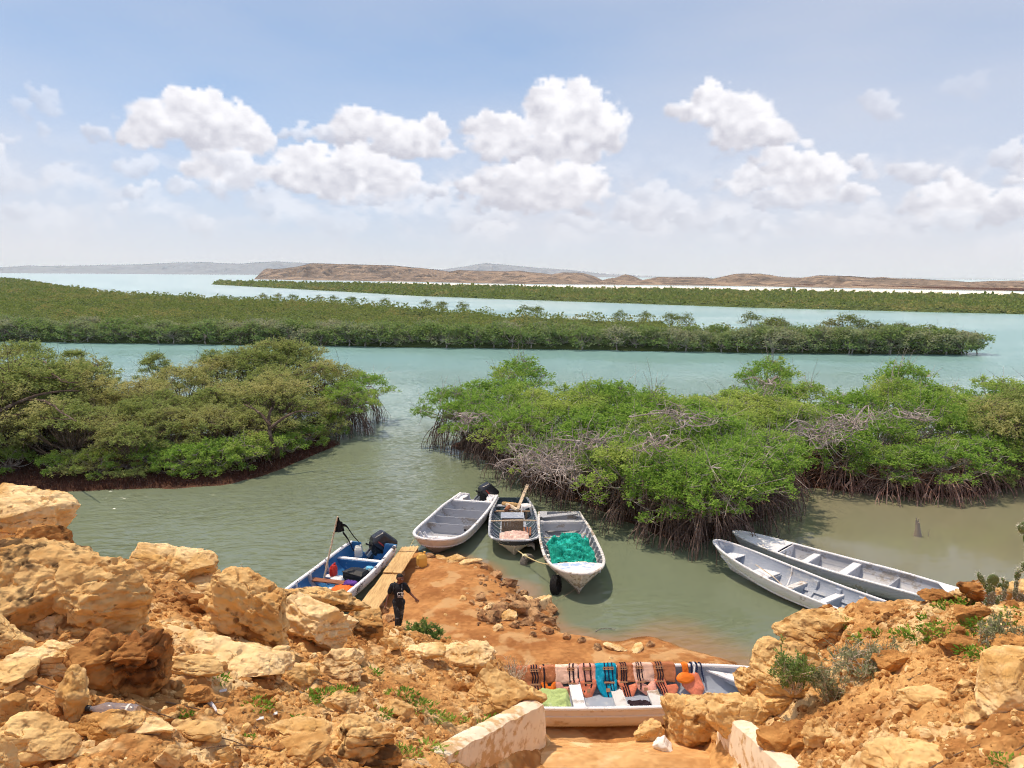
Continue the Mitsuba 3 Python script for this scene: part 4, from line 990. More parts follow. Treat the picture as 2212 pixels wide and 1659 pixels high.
for i, (t, y, s_) in enumerate(((.68, .98, .10), (.75, .92, .12), (.62, 1.02, .08), (.60, -1.0, .09), (.66, -.98, .10), (.335, .15, .13), (.345, .5, .10))):
    put('float', moved(lump(s_ * 1.6, s_, s_ * 1.6, 60 + i, 6, .04, 18), frame(b.pos(t, y * .93, b.zf + .30), b.M[:3, 0])), 'cloth_white' if i < 5 else 'net_pink', smooth=True,
        label='white net float wedged between the ribs of the teal net boat' if i < 5 else ('brownish rag behind the teal net, left one' if i == 5 else 'brownish rag behind the teal net, right one'), cat='float' if i < 5 else 'rag', group='net floats along the ribs of the teal net boat' if i < 5 else None)
put('rope', tube(smooth_path([b.pos(.33, -.9, .42), b.pos(.34, 0, .50), b.pos(.30, .9, .5)], 14), .015, 5), 'rope_mat', label='thin rope stretched across the teal net boat behind the net', cat='rope')
NB = b


def tyre(o, ax, R_, r, label, mat='rubber', a0=0.0, a1=360.0):
    k = thing('tyre', label, 'tyre')
    prof = [(R_ - 2 * r * .8, -r * .72), (R_ - r * .5, -r), (R_ - r * .15, -r * .92), (R_, -r * .7), (R_, r * .7), (R_ - r * .15, r * .92), (R_ - r * .5, r), (R_ - 2 * r * .8, r * .72), (R_ - 2 * r * .7, 0), (R_ - 2 * r * .8, -r * .72)]
    M = frame(o, np.cross([0.12, .2, 1.0], ax), ax)
    put('carcass', moved(lathe(prof, 40), M), mat, k, 40)
    n = 44
    for side in (-1, 0, 1):
        bl = []
        for i in range(n):
            a = (i + .5 * (side == 0)) / n * 2 * math.pi
            m = rbox(.016, r * .40, R_ * 2 * math.pi / n * .62, .004); m.apply_transform(turn(0, 0, 0)); 
            m.vertices = m.vertices[:, [0, 2, 1]]; m.apply_translation([R_ + .004, 0, side * r * .46]); m.apply_transform(trimesh.transformations.rotation_matrix(a, [0, 0, 1])); bl.append(m)
        m = cat_(bl); m.faces = m.faces[:, ::-1]
        put('tread', moved(m, M), mat, k, kind='stuff')
    return k


tyre(at(1222 - 1, 1262, .26) + [-.35, -.1, .0], np.array([.93, -.35, .12]), .36, .13, 'black tyre standing at the bow of the teal net boat as a fender')
tyre(at(1140, 1213, .05) + [0, 0, -.07], np.array([.75, -.62, .18]), .36, .14, 'grey worn tyre half sunk in the water below the dark ribbed boat', 'grey_rubber')
tyre(at(1310, 1372, -.1) + [0, 0, -.295], np.array([.25, -.15, 1.0]), .50, .11, 'sunken tyre whose rim just breaks the shallow water', 'grey_rubber') if False else None
p0, p1 = np.array([.22, 30.9, .36]), NB.pos(.83, -1.04, .86)
put('mooring_rope', tube(smooth_path([p0, p0 * .7 + p1 * .3 - [0, 0, .08], p0 * .3 + p1 * .7 - [0, 0, .10], p1], 20), .02, 6), 'rope_mat', label='yellowish mooring rope tied between the dark boat and the teal net boat', cat='rope')
put('rope_knot', moved(lump(.10, .09, .10, 77, 12, .06, 22), frame(p0 * .72 + p1 * .28 - [0, 0, .15], (1, 0, 0))), 'cloth_yellow', smooth=True, label='frayed yellow knot in the rope between the two boats', cat='knot')
put('mooring_line', tube(smooth_path([b.pt(.9995, .45, 1) * [1, 0, 1] @ b.M[:3, :3].T + b.M[:3, 3], at(1215, 1290, .1), at(1196, 1300, .2)], 10), .008, 4), 'old_wood', label='thin dark line from the teal net boat to the rocks', cat='rope')

# --- blue boat at the walkway
b = Hull((-5.46, 30.15), (-7.35, 22.75), 2.28, (.86, .72, .80), -.2, .86, 3.2, 2.8, 1.4, .6, .06, .06, peak=.4)
b.build('motor_boat', 'blue and white boat with flaking paint moored beside the plank walkway', 'white_chipped', 'blue_paint', 'white_chipped', gw=.13, gh=.07, notch=(.55, .40))
b.part('thwart', b.thwart(.135, .56, .20, .05), 'white_paint'); b.part('thwart_riser', b.panel(.15, .10, .52, .03), 'blue_paint')
b.part('thwart', b.thwart(.405, .46, .30, .04), 'red_wood', label='reddish brown wooden thwart')
b.part('thwart', b.thwart(.30, .30, .26, .04), 'white_paint')
for t in (.26, .42, .55, .69):
    for s_ in (1, -1): b.part('rib', b.rib(t, s_, .13, .09), 'grey_paint' if t < .5 else 'bluegrey_paint')
b.part('transom_wing', moved(rbox(.05, .5, .14, .02), trimesh.transformations.translation_matrix([.02, .78, .84])), 'blue_paint')
motor(b.pos(-.005, .02, .60), b.M[:3, 0], 44, 'black outboard motor with white and red marks on the stern of the blue boat', 1.4, yaw=-48)
BB = b


def jerrycan(o, label, mat, s=1.0, a=0.0):
    k = thing('jerrycan', label, 'jerrycan')
    M = frame(o, (math.cos(a), math.sin(a), 0)) @ np.diag([s, s, s, 1])
    body = trimesh.convex.convex_hull(np.vstack([rbox(.30, .22, .02, .03).vertices * [.9, .9, 1] + [0, 0, .01], rbox(.31, .23, .30, .05).vertices + [0, 0, .19], rbox(.22, .14, .02, .02).vertices + [0, 0, .39]]))
    body = body.subdivide_to_size(.05); put('body', moved(body, M), mat, k, 50)
    put('neck', moved(trimesh.creation.cylinder(.03, .07), M @ trimesh.transformations.translation_matrix([.09, 0, .41])), mat, k, 40)
    put('cap', moved(trimesh.creation.cylinder(.036, .03), M @ trimesh.transformations.translation_matrix([.09, 0, .455])), mat, k, 40)
    put('handle', moved(tube(smooth_path([(.04, 0, .39), (.02, 0, .44), (-.08, 0, .45), (-.13, 0, .38)], 9), .016, 6), M), mat, k, 40)


jerrycan(at(911, 1224, beach_at(*at(911, 1226, .4)[:2])) , 'yellow jerrycan standing on the sand at the end of the walkway', 'plastic_yellow', 1.25, .4)
jerrycan(b.pos(.06, -.42, .42), 'white jerrycan behind the aft thwart of the blue boat', 'plastic_white', 1.0, .2)
jerrycan(b.pos(.295, -.58, .32), 'red fuel can standing inside the blue boat', 'plastic_red', .95, 1.2)
k = thing('tool_case', 'large black case lying in the middle of the blue boat', 'case')
cm = frame(b.pos(.30, .36, b.zf + .30), b.M[:3, 0] * .95 - b.M[:3, 1] * .3)
put('body', moved(rbox(.50, .95, .36, .04), cm), 'plastic_black', k); put('lid', moved(trimesh.convex.convex_hull(np.vstack([rbox(.52, .97, .03, .01).vertices + [0, 0, .19], rbox(.28, .5, .03, .01).vertices + [-.05, .15, .29]])), cm), 'plastic_black', k); put('handle', moved(tube([(.26, -.25, .0), (.31, -.22, 0), (.31, .08, 0), (.26, .10, 0)], .018, 6), cm), 'plastic_black', k)
k = thing('bucket', 'white bucket holding a blue rag near the right side of the blue boat', 'bucket')
put('body', moved(lathe([(.0, 0), (.13, 0), (.18, .30), (.19, .30), (.185, .27), (.13, .03), (0, .03)], 24), frame(b.pos(.235, .62, .22), (1, 0, 0))), 'plastic_white', k, 40)
put('handle', moved(tube([(math.cos(a) * .19, 0.06, .30 + math.sin(a) * .06) for a in np.linspace(0, math.pi, 12)], .006, 4), frame(b.pos(.235, .62, .22), (1, 0, 0))), 'metal_grey', k)
put('rag', moved(lump(.15, .13, .16, 81, 8, .06, 20), frame(b.pos(.235, .68, .44), (1, 0, 0))), 'cloth_blue', smooth=True, label='light blue rag stuffed in the white bucket of the blue boat', cat='rag')
put('cord_heap', moved(lump(.17, .22, .10, 83, 9, .10, 30), frame(b.pos(.425, .60, .46), b.M[:3, 0])), 'cloth_purple', smooth=True, label='purple cord heaped on the brown thwart of the blue boat', cat='cord')
put('life_vest', moved(lump(.42, .40, .16, 85, 5, .12, 36, square=3.5), frame(b.pos(.49, .55, .34), b.M[:3, 0])), 'cloth_orange', smooth=True, label='orange life vest thrown in the right side of the blue boat', cat='life vest')
put('bundle', moved(lump(.30, .28, .24, 87, 5, .10, 30), frame(b.pos(.50, .0, .16), b.M[:3, 0])), 'cloth_white', smooth=True, label='pale cloth bundle on the floor of the blue boat before the brown thwart', cat='bundle')
put('bundle', moved(lump(.32, .26, .26, 88, 5, .10, 30), frame(b.pos(.52, -.5, .2), b.M[:3, 0])), 'net_pink', smooth=True, label='pinkish bundle on the left floor of the blue boat nearer the bow', cat='bundle')
put('rag', moved(lump(.30, .22, .08, 89, 6, .06, 24), frame(b.pos(.365, -.25, .32), b.M[:3, 0])), 'cloth_white', smooth=True, label='white rag behind the brown thwart in the blue boat', cat='rag')
# flag on a bamboo pole
k = thing('flag_pole', 'bamboo pole with a torn black flag stuck in the blue boat', 'flag')
f0 = b.pos(.335, -.86, .1); y_ = f0[1]
top = far(729, 1116, y_ + .15)
pp = [f0 + (top - f0) * t for t in np.linspace(0, 1, 41)]
rr = [.038 - .012 * t + (.006 if i % 5 == 0 else 0) for i, t in enumerate(np.linspace(0, 1, 41))]
put('pole', tube(pp, rr, 8), 'pale_wood', k, 30)
for i in range(1, 8): put('node', tube([pp[5 * i] + (top - f0) / np.linalg.norm(top - f0) * z for z in (-.012, .012)], .042 - .0012 * i * 1.0, 8), 'old_wood', k)
ex = np.array([1, 0.05, 0]); pd = (top - f0) / np.linalg.norm(top - f0)
def flag_piece(a, n, m_):
    V = []
    for i in range(n):
        for j in range(m_):
            s, t = i / (n - 1), j / (m_ - 1)
            V.append(a(s, t))
    return TM(V, grid_faces(n, m_))
def wob(p, s): return p + np.array([0, .05 * math.sin(s * 9), .0])
fl = flag_piece(lambda s, t: wob(top - pd * (.0 + .62 * t * (1 - .15 * s)) + ex * (s * (.18 + .18 * t)) + np.array([0, 0, -.22 * s * (1 - t) - .04 * s]), s), 10, 8)
s1 = flag_piece(lambda s, t: wob(top - pd * .18 + ex * (.20 + .62 * s) + np.array([0, 0, -.10 - .62 * s + .10 * math.sin(s * 5) - .10 * t * (1 - .6 * s)]), s), 14, 3)
s2 = flag_piece(lambda s, t: wob(top - pd * .55 + ex * (.30 + .42 * s) + np.array([0, 0, .02 - .72 * s + .06 * math.sin(s * 6) - .13 * t * (1 - .5 * s)]), s + 1), 14, 3)
put('cloth', cat_([fl, s1, s2]), 'cloth_black', k, True)

# --- two grey-white boats at right
b = Hull((13.30, 23.05), (8.05, 30.1), 1.95, (.62, .60, 1.12), -.2, .80, 2.3, 2.6, 1.2, .8, -.02, .05, keel_rise=.35, peak=.42)
b.build('rowing_boat', 'long grey open boat with pale blue inside, nearer of the two at right', 'white_paint', 'bluegrey_paint', 'white_paint', gw=.09, gh=.05, rub=.48)
for t, z in ((.90, .72), ): b.part('bow_seat', b.thwart(t, z, .5, .03), 'white_paint')
b.part('thwart', b.thwart(.75, .40, .75, .04), 'white_paint'); b.part('thwart_riser', b.panel(.70, b.zf, .36, .03), 'bluegrey_paint')
for t in (.60, .44, .28, .14): b.part('thwart', b.thwart(t, .34, .26, .04), 'dirty_white' if t > .5 else 'white_paint'); b.part('thwart_riser', b.panel(t - .015, b.zf, .30, .03), 'bluegrey_paint')
for t in (.55, .45, .35, .24, .14):
    for s_ in (1, -1): b.part('rib', b.rib(t, s_, .20, .12, .84), 'bluegrey_paint')
for t in (.665,):
    for s_ in (1, -1): b.part('rib', b.rib(t, s_, .05, .04), 'white_paint')
b.part('side_bench', b.shell(lambda t: b.q_at(t, .16), lambda t: b.q_at(t, .24), .18, 2, np.linspace(.1, .6, 12)), 'bluegrey_paint')
put('oar_stick', tube([b.pos(.79, -.15, .62), b.pos(.68, .12, .52), b.pos(.60, .42, .40)], [.018, .02, .018], 6), 'pale_wood', smooth=40, label='thin stick propped on the thwarts of the nearer grey boat', cat='stick')

b = Hull((15.75, 25.55), (9.25, 31.75), 1.95, (.58, .66, .95), -.2, .80, 1.9, 3.0, 1.3, .6, .02, .06, keel_rise=.3, peak=.40)
b.build('rowing_boat', 'long white boat with a covered foredeck, farther of the two at right', 'grey_paint', 'grey_paint', 'white_paint', gw=.12, gh=.05)
b.part('foredeck', b.deck(.75, .999, camber=.04), 'white_paint', 40)
b.part('bulkhead', b.panel(.745, b.zf, .74, .04), 'white_paint')
HP = b.pos(.738, .10, .45)
b.part('hatch', moved(rbox(.015, .42, .34, .004), trimesh.transformations.translation_matrix([b.L * .745 - .028, .25, .42])), 'grey_paint'); b.part('hatch_opening', moved(rbox(.012, .30, .24, .002), trimesh.transformations.translation_matrix([b.L * .745 - .034, .25, .42])), 'plastic_black')
for t, w in ((.64, .26), (.47, .30)): b.part('thwart', b.thwart(t, .56, w, .05), 'white_paint'); b.part('thwart_riser', b.panel(t - .015, b.zf, .52, .03), 'grey_paint')
for t in (.30,): b.part('bulkhead', b.panel(t, b.zf, .42, .04), 'grey_paint')
b.part('seat_back', moved(rbox(.05, .34, .42, .01), trimesh.transformations.translation_matrix([b.L * .18, .45, .32]) @ turn(0, 10, 0)), 'old_wood')
for t in (.40, .36): b.part('knee', moved(rbox(.03, .25, .40, .01), trimesh.transformations.translation_matrix([b.L * t, .72, .28]) @ turn(15, 0, 0)), 'white_paint')
b.part('side_shelf', b.shell(lambda t: b.q_at(t, .40), lambda t: b.q_at(t, .43), .14, 2, np.linspace(.05, .72, 14)), 'grey_paint')
for s_ in (1, -1): b.part('stern_seat', TM([b.pt(.0, .98, s_, .0) + [.02, 0, .0], b.pt(.16, .98, s_, .0), [b.L * .10, s_ * .12, .57], [.02, s_ * .12, .57], ], [(0, 1, 2), (0, 2, 3), (0, 2, 1), (0, 3, 2)]), 'white_paint')

# --- boat on the shore with life jackets
b = Hull((-1.0, 18.62), (7.15, 18.98), 2.10, (.95, .95, 1.07), 0.0, .86, 3.0, 3.4, 1.4, .7, .33, .05, z0=.18, keel_rise=.15, peak=.45)
b.build('passenger_boat', 'white boat hauled onto the sand with life jackets drying along its far side', 'sandy_hull', 'bluegrey_paint', 'white_paint', 'sandy_lower', .42, gw=.10, gh=.06, rub=.78, transom='bluegrey_paint')
b.part('thwart', b.thwart(.335, .61, .30, .05), 'white_paint'); b.part('thwart_riser', b.panel(.32, .33, .56, .03), 'bluegrey_paint')
for t in (.47, .585): b.part('thwart', b.thwart(t, .46, .30, .04), 'dirty_white'); b.part('thwart_riser', b.panel(t - .015, .33, .40, .03), 'grey_paint')
P_ = Polygon([(b.L * .80, -.80), (b.L * .80, .86), (b.L * .985, .0), (b.L * .985, -.02)])
P_ = Polygon([(b.L * .755, .93), (b.L * .99, .15), (b.L * .99, -.15), (b.L * .755, -.93), (b.L * .785, -.88), (b.L * .885, .06), (b.L * .785, .88)]) if False else Polygon([(b.L * .765, .90), (b.L * .975, .22), (b.L * .975, -.22), (b.L * .765, -.90), (b.L * .81, -.84), (b.L * .87, 0), (b.L * .81, .84)])
m = trimesh.creation.extrude_polygon(P_, .04, engine='earcut'); m.apply_translation([0, 0, .83]); b.part('bow_deck', m, 'white_paint')
m = trimesh.creation.extrude_polygon(P_.boundary.intersection(P_.buffer(1)).buffer(.015), .16, engine='earcut'); m.apply_translation([0, 0, .67]); b.part('bow_deck_side', m, 'bluegrey_paint')
put('stone_weight', moved(rock_mesh(.16, .13, .10, 91, 3, .6), frame(b.pos(.475, -.42, .42), (1, 0, 0))), 'dirty_white', smooth=35, label='pale lump on the left low thwart inside the boat with life jackets', cat='stone') if False else None
JB = b

# ------------------------------------------------------------------ plank walkway
k = thing('walkway', 'walkway of pale boards laid along the edge of the sandy landing', 'walkway')


def board(p, q, w, z0, z1, seed, ragged=0.0):
    """One sawn board from p to q with slightly wandering edges."""
    p, q = np.array([*p[:2], z0]), np.array([*q[:2], z1]); d = q - p; L = np.linalg.norm(d); n = 24
    rg = np.random.RandomState(seed); e = (meshkit.fbm(np.stack([np.linspace(0, L * 1.5, n), np.full(n, seed), np.zeros(n)], 1), 3) - .5) * .05
    pts = [(x * L, w / 2 + a) for x, a in zip(np.linspace(0, 1, n), e)]
    pts += [(L + ragged * rg.uniform(-.3, 1), y) for y in np.linspace(w / 2 - .03, -w / 2 + .03, 7)] if ragged else []
    pts += [(x * L, -w / 2 - a * .6) for x, a in zip(np.linspace(1, 0, n), e)]
    m = trimesh.creation.extrude_polygon(Polygon(pts).buffer(0), .035, engine='earcut'); m.apply_translation([0, 0, -.0175])
    return moved(m, frame(p, d))


a_, b_, c_, d_ = (at(*x)[:2] for x in ((828, 1237, .62), (868, 1240, .62), (754, 1336, .62), (811, 1320, .62)))
for i, (s0, s1) in enumerate(((0, .36), (.36, .68), (.68, 1.0))):
    p = a_ + (b_ - a_) * (s0 + s1) / 2; q = c_ + (d_ - c_) * (s0 + s1) / 2
    put('plank', board(q, p + (p - q) * .02, np.linalg.norm(b_ - a_) * (s1 - s0) * 1.12 - .012, .60 + .012 * i, .575 + .006 * i, 30 + i), 'plank_mat', k)
e_, f_ = (at(*x)[:2] for x in ((868, 1182, .62), (905, 1180, .62)))
for i, (s0, s1) in enumerate(((0, .47), (.48, 1.0))):
    p = a_ + (b_ - a_) * (s0 + s1) / 2; q = e_ + (f_ - e_) * (s0 + s1) / 2
    put('plank', board(p - (q - p) * .01, q, np.linalg.norm(f_ - e_) * (s1 - s0) * 1.02 - .015, .645 + .01 * i, .60 + .02 * i, 40 + i, .18), 'plank_mat', k)
for t in (.12, .95): 
    p = a_ + (e_ - a_) * t; q = b_ + (f_ - b_) * t
    put('bearer', moved(rbox(np.linalg.norm(q - p), .10, .16, .01), frame([*(p + q) / 2, .50], [*(q - p), 0])), 'old_wood', k)
put('bearer', moved(rbox(1.0, .10, .14, .01), frame([*(c_ + d_) / 2 + (a_ - c_) * .2, .50], [*(d_ - c_), 0])), 'old_wood', k)
put('mooring_rope', tube(smooth_path([at(852, 1190, .66), at(880, 1191, .66), at(903, 1193, .62), at(912, 1196, .45)], 16), .014, 5), 'old_wood', label='thin rope looped across the far end of the plank walkway', cat='rope')
put('mooring_line', tube(smooth_path([[-3.85, 32.0, .72], [-4.0, 31.1, .62], at(880, 1197, .65)], 10), .009, 4), 'rope_mat', label='thin line from the bow of the white skiff to the walkway', cat='rope')

# ------------------------------------------------------------------ life jackets over the far gunwale of the shore boat
for n_, c in (('vest_brown', (0.46, 0.17, 0.075)), ('vest_pink', (0.76, 0.36, 0.27)), ('vest_coral', (0.74, 0.22, 0.12)), ('vest_blue', (0.0, 0.30, 0.46)), ('vest_orange', (0.80, 0.19, 0.02)), ('vest_pale', (0.78, 0.50, 0.38))):
    scene[n_] = worn(c, tuple(min(1, x * 1.25 + .03) for x in c), 4, 0.55, 0.75, spec=.2)
scene['strap_dark'] = plain((0.030, 0.016, 0.022), 0.8, spec=.2)
scene['web_tan'] = plain((0.42, 0.22, 0.12), 0.85, spec=.2)
scene['strap_blue'] = plain((0.012, 0.02, 0.06), 0.8, spec=.2)


def drape(mesh_xy, x0, lift, pillow=None, poly=None):
    """Lay a flat extruded outline (x along the rail, y down, z thickness) over the far gunwale of the shore boat."""
    v = np.array(mesh_xy.vertices); x, t, h = x0 + v[:, 0], v[:, 1], v[:, 2]
    if poly is not None:
        dd = shapely.distance(shapely.points(v[:, :2]), poly.boundary)
        h = np.where(h > .001, h * (.25 + .75 * np.sqrt(np.clip(dd / .07, 0, 1))), h)
        h = h + (meshkit.fbm(np.stack([x * 7, t * 7, t * 0 + 3], 1), 3) - .5) * .035 * np.clip(dd / .04, 0, 1) * (h > .001)
    x = x + (meshkit.noise(np.stack([x * 3, t * 5, t * 0 + 8], 1)) - .5) * .05; h = h + lift + (meshkit.noise(np.stack([x * 5, t * 6, t * 0 + 2], 1)) - .5) * .05 * np.clip(t * 4, 0, 1)
    tb = np.clip(x / JB.L, 0, 1); yo = JB.b(tb) + .035; yi = yo - .135; top = JB.zs(tb) + .02
    y = np.where(t < -.13, yo + h, np.where(t < 0, yo + (yi - yo) * (t + .13) / .13, yi - h - .50 * np.clip(t, 0, 1) ** 1.15))
    z = np.where(t < -.13, top + (t + .13), np.where(t < 0, top + h, top - t * .88))
    r = np.clip(t / .05, 0, 1); z = np.where((t >= 0) & (t < .05), top - t + h * (1 - r) * .8, z); y = np.where((t >= 0) & (t < .05), yi - h * (.4 + .6 * r), y)
    m = TM(np.stack([x, y, z], 1), mesh_xy.faces); return JB.W(m)


def panel2(poly, th, fine=.035):
    m = trimesh.creation.extrude_polygon(poly, th, engine='earcut'); return m.subdivide_to_size(fine)


def vest(u0, u1, main, lower, label, straps, low=.78, skew=0.0, lobes='v', strap='strap_dark'):
    k = thing('life_jacket', label, 'life jacket')
    x0, x1 = (u0 - 1102) / 80.2 + 1.0, (u1 - 1102) / 80.2 + 1.0; w = x1 - x0
    hh = (u0 * 37 % 11) / 11 - .5; skew = skew + hh * .16
    def P(*p): return Polygon([(a * w + skew * b, b + (hh * .10 * (.4 + a) + .03 * math.sin(a * 5 + u0) if b > .3 else 0)) for a, b in p])
    up = P((0, -.34), (1, -.34), (1, .0), (.99, .37), (.5, .40), (0.01, .36), (0, 0)).buffer(-.02).buffer(.02)
    put('back_panel', drape(panel2(up, .035), x0, .004, poly=up), main, k, True)
    if lobes == 'v': lo = P((.02, .33), (.30, .33), (.42, .47), (.62, .50), (.80, .36), (1.04, .33), (1.0, .52), (.72, low), (.50, low + .02), (.16, .56))
    elif lobes == 'l': lo = P((-.02, .32), (.48, .32), (.55, .50), (1.0, .42), (1.06, .50), (.66, low), (.40, low + .06), (.22, .60))
    else: lo = P((.15, .33), (.95, .33), (.98, .5), (.7, low), (.4, low - .06))
    lo = lo.buffer(-.02).buffer(.03)
    put('front_panel', drape(panel2(lo, .05), x0, .006, poly=lo), lower, k, True)
    for a, c, lo_, dx in straps:
        s = Polygon([(a * w + skew * -.3 - c / 2, -.3), (a * w + skew * -.3 + c / 2, -.3), (a * w + c / 2, .34), (a * w + dx * w + c / 2, lo_), (a * w + dx * w - c / 2, lo_), (a * w - c / 2, .34)])
        put('strap', drape(panel2(s, .008, .05), x0, .052), strap, k)
    for t in (.02, .36):
        xs_ = [a for a, *_ in straps]
        if len(xs_) > 1:
            s = Polygon([((min(xs_) - .08) * w, t), ((max(xs_) + .08) * w, t), ((max(xs_) + .08) * w, t + .035), ((min(xs_) - .08) * w, t + .035)])
            put('webbing', drape(panel2(s, .008, .05), x0, .060), 'web_tan', k)
    s = Polygon([(.45 * w, .52), (.62 * w, .52), (.62 * w, .60), (.45 * w, .60)]) if lobes == 'v' else None
    if s is not None: put('buckle', drape(panel2(s, .012, .05), x0, .058), 'web_tan', k)


def S3(c, lo=.70, dx=.0, w=.035, gap=.12): return [(c - gap, w, lo, dx), (c, w, lo, dx), (c + gap, w, lo, dx)]


vest(1084, 1115, 'vest_brown', 'vest_brown', 'brown striped life jacket at the left end of the row, half behind dry twigs', S3(.6, .6, 0, .03, .22))
vest(1116, 1169, 'vest_brown', 'vest_brown', 'dark brown life jacket with three strap bands, second from the left', S3(.78, .66, .05, .035, .10), lobes='s')
vest(1170, 1203, 'vest_brown', 'vest_orange', 'brown life jacket with an orange lower flap left of the pale pink one', [(.18, .04, .76, .12)], lobes='v')
vest(1200, 1250, 'vest_pale', 'vest_pink', 'pale pink life jacket hanging askew, third jacket left of the blue one' if False else 'pale pink life jacket hanging askew between the brown and the coral jacket', [(.78, .04, .62, -.25), (.62, .03, .70, -.1)], .80, -.06)
vest(1252, 1287, 'vest_pink', 'vest_coral', 'coral life jacket just left of the blue jacket', [(.30, .035, .60, 0), (.66, .035, .52, 0)], .84, .0)
vest(1285, 1331, 'vest_blue', 'vest_blue', 'bright blue life jacket hanging in the middle of the row', [(.45, .035, .82, .10), (.62, .03, .78, .16), (.80, .03, .90, .02)], .86, .0, strap='strap_blue')
vest(1333, 1368, 'vest_brown', 'vest_coral', 'orange brown life jacket with three long straps right of the blue jacket', S3(.38, .86, .22, .035, .14), .84, 0, 'l')
vest(1366, 1411, 'vest_pale', 'vest_pink', 'pale pink life jacket second to the right of the blue jacket', [(.20, .03, .30, 0), (.44, .03, .28, 0), (.30, .04, .56, 0)], .70, 0, 'v')
vest(1410, 1456, 'vest_brown', 'vest_coral', 'orange brown striped life jacket behind the craggy boulder', S3(.28, .92, .26, .03, .11), .86, 0, 'l')
k = thing('life_jacket', 'bright orange life jacket with a rounded collar at the right end of the row', 'life jacket')
xo = (1458 - 1102) / 80.2 + 1.0
c1 = Point(.22, .30).buffer(.24, 16); c1 = shapely.affinity.scale(c1, 1.0, .55)
put('collar', drape(panel2(c1, .10), xo, .05, poly=c1), 'vest_orange', k, True)
bd = Polygon([(.15, .28), (.55, .20), (.66, .55), (.60, .72), (.40, .72), (.18, .50)]).buffer(.03)
put('back_panel', drape(panel2(bd, .06), xo, .004, poly=bd), 'vest_coral', k, True)
nk = Polygon([(.16, -.3), (.32, -.3), (.34, .2), (.18, .2)])
put('neck_band', drape(panel2(nk, .03), xo, .004, poly=nk), 'vest_orange', k, True)
for a, b_ in ((.42, .30), (.52, .46), (.62, .60)): put('strap', drape(panel2(Polygon([(a - .02, -.3), (a + .02, -.3), (b_ + .12, .42), (b_ + .08, .42)]), .01, .05), xo, .02), 'strap_blue', k)
put('strap', drape(panel2(Polygon([(.46, -.3), (.50, -.3), (.49, .30), (.45, .30)]), .01, .05), xo, .026), 'mark_white', k)
put('tarpaulin', moved(lump(.52, .50, .50, 131, 3.2, .12, 60, 1.2, 3.5), frame(JB.pos(.245, -.25, .33), JB.M[:3, 0])), (scene.setdefault('cloth_green', worn((0.42, 0.52, 0.20), (0.50, 0.60, 0.30), 2, .5, .8, spec=.2)), 'cloth_green')[1], smooth=True, label='pale green folded tarpaulin in the boat with life jackets', cat='tarpaulin')
put('strap_heap', moved(lump(.30, .14, .09, 133, 10, .12, 30), frame(JB.pos(.53, .05, .34), JB.M[:3, 0])), 'strap_dark', smooth=True, label='black straps heaped on the floor of the boat with life jackets', cat='strap')
for i, (t, y) in enumerate(((.475, -.35), (.59, -.35))):
    put('stone_weight', moved(rock_mesh(.15, .17, .08, 91 + i, 3, .6), frame(JB.pos(t, y, .51), (1, 0, 0))), 'dirty_white', smooth=35, label=('pale flat stone on the low bench under the blue life jacket', 'pale flat stone on the low bench nearest the craggy boulder')[i], cat='stone')

# ------------------------------------------------------------------ the walking person
scene['skin'] = plain((0.16, 0.065, 0.040), 0.5)
scene['hair_black'] = plain((0.012, 0.010, 0.010), 0.8)
scene['shirt_black'] = plain((0.022, 0.023, 0.028), 0.9, spec=.2)
scene['jeans_black'] = worn((0.028, 0.031, 0.036), (0.10, 0.105, 0.11), 5, 0.54, 0.9, spec=.2)
scene['print_grey'] = plain((0.20, 0.20, 0.23), 0.9)
FEET = at(862, 1357, .45); FEET[2] = beach_at(FEET[0], FEET[1])


def chain(segs, fine=.022, it=8):
    """Union of tapered bones ((p, r), (p, r)) as one smooth surface."""
    parts = []
    for (p, r), (q, s) in segs:
        parts.append(m3.Manifold.batch_hull([m3.Manifold.sphere(r, 14).translate(tuple(map(float, p))), m3.Manifold.sphere(s, 14).translate(tuple(map(float, q)))]))
    u = m3.Manifold.batch_boolean(parts, m3.OpType.Add).refine_to_length(fine)
    g = u.to_mesh(); m = trimesh.Trimesh(g.vert_properties[:, :3], g.tri_verts, process=True)
    trimesh.smoothing.filter_taubin(m, iterations=it); return m


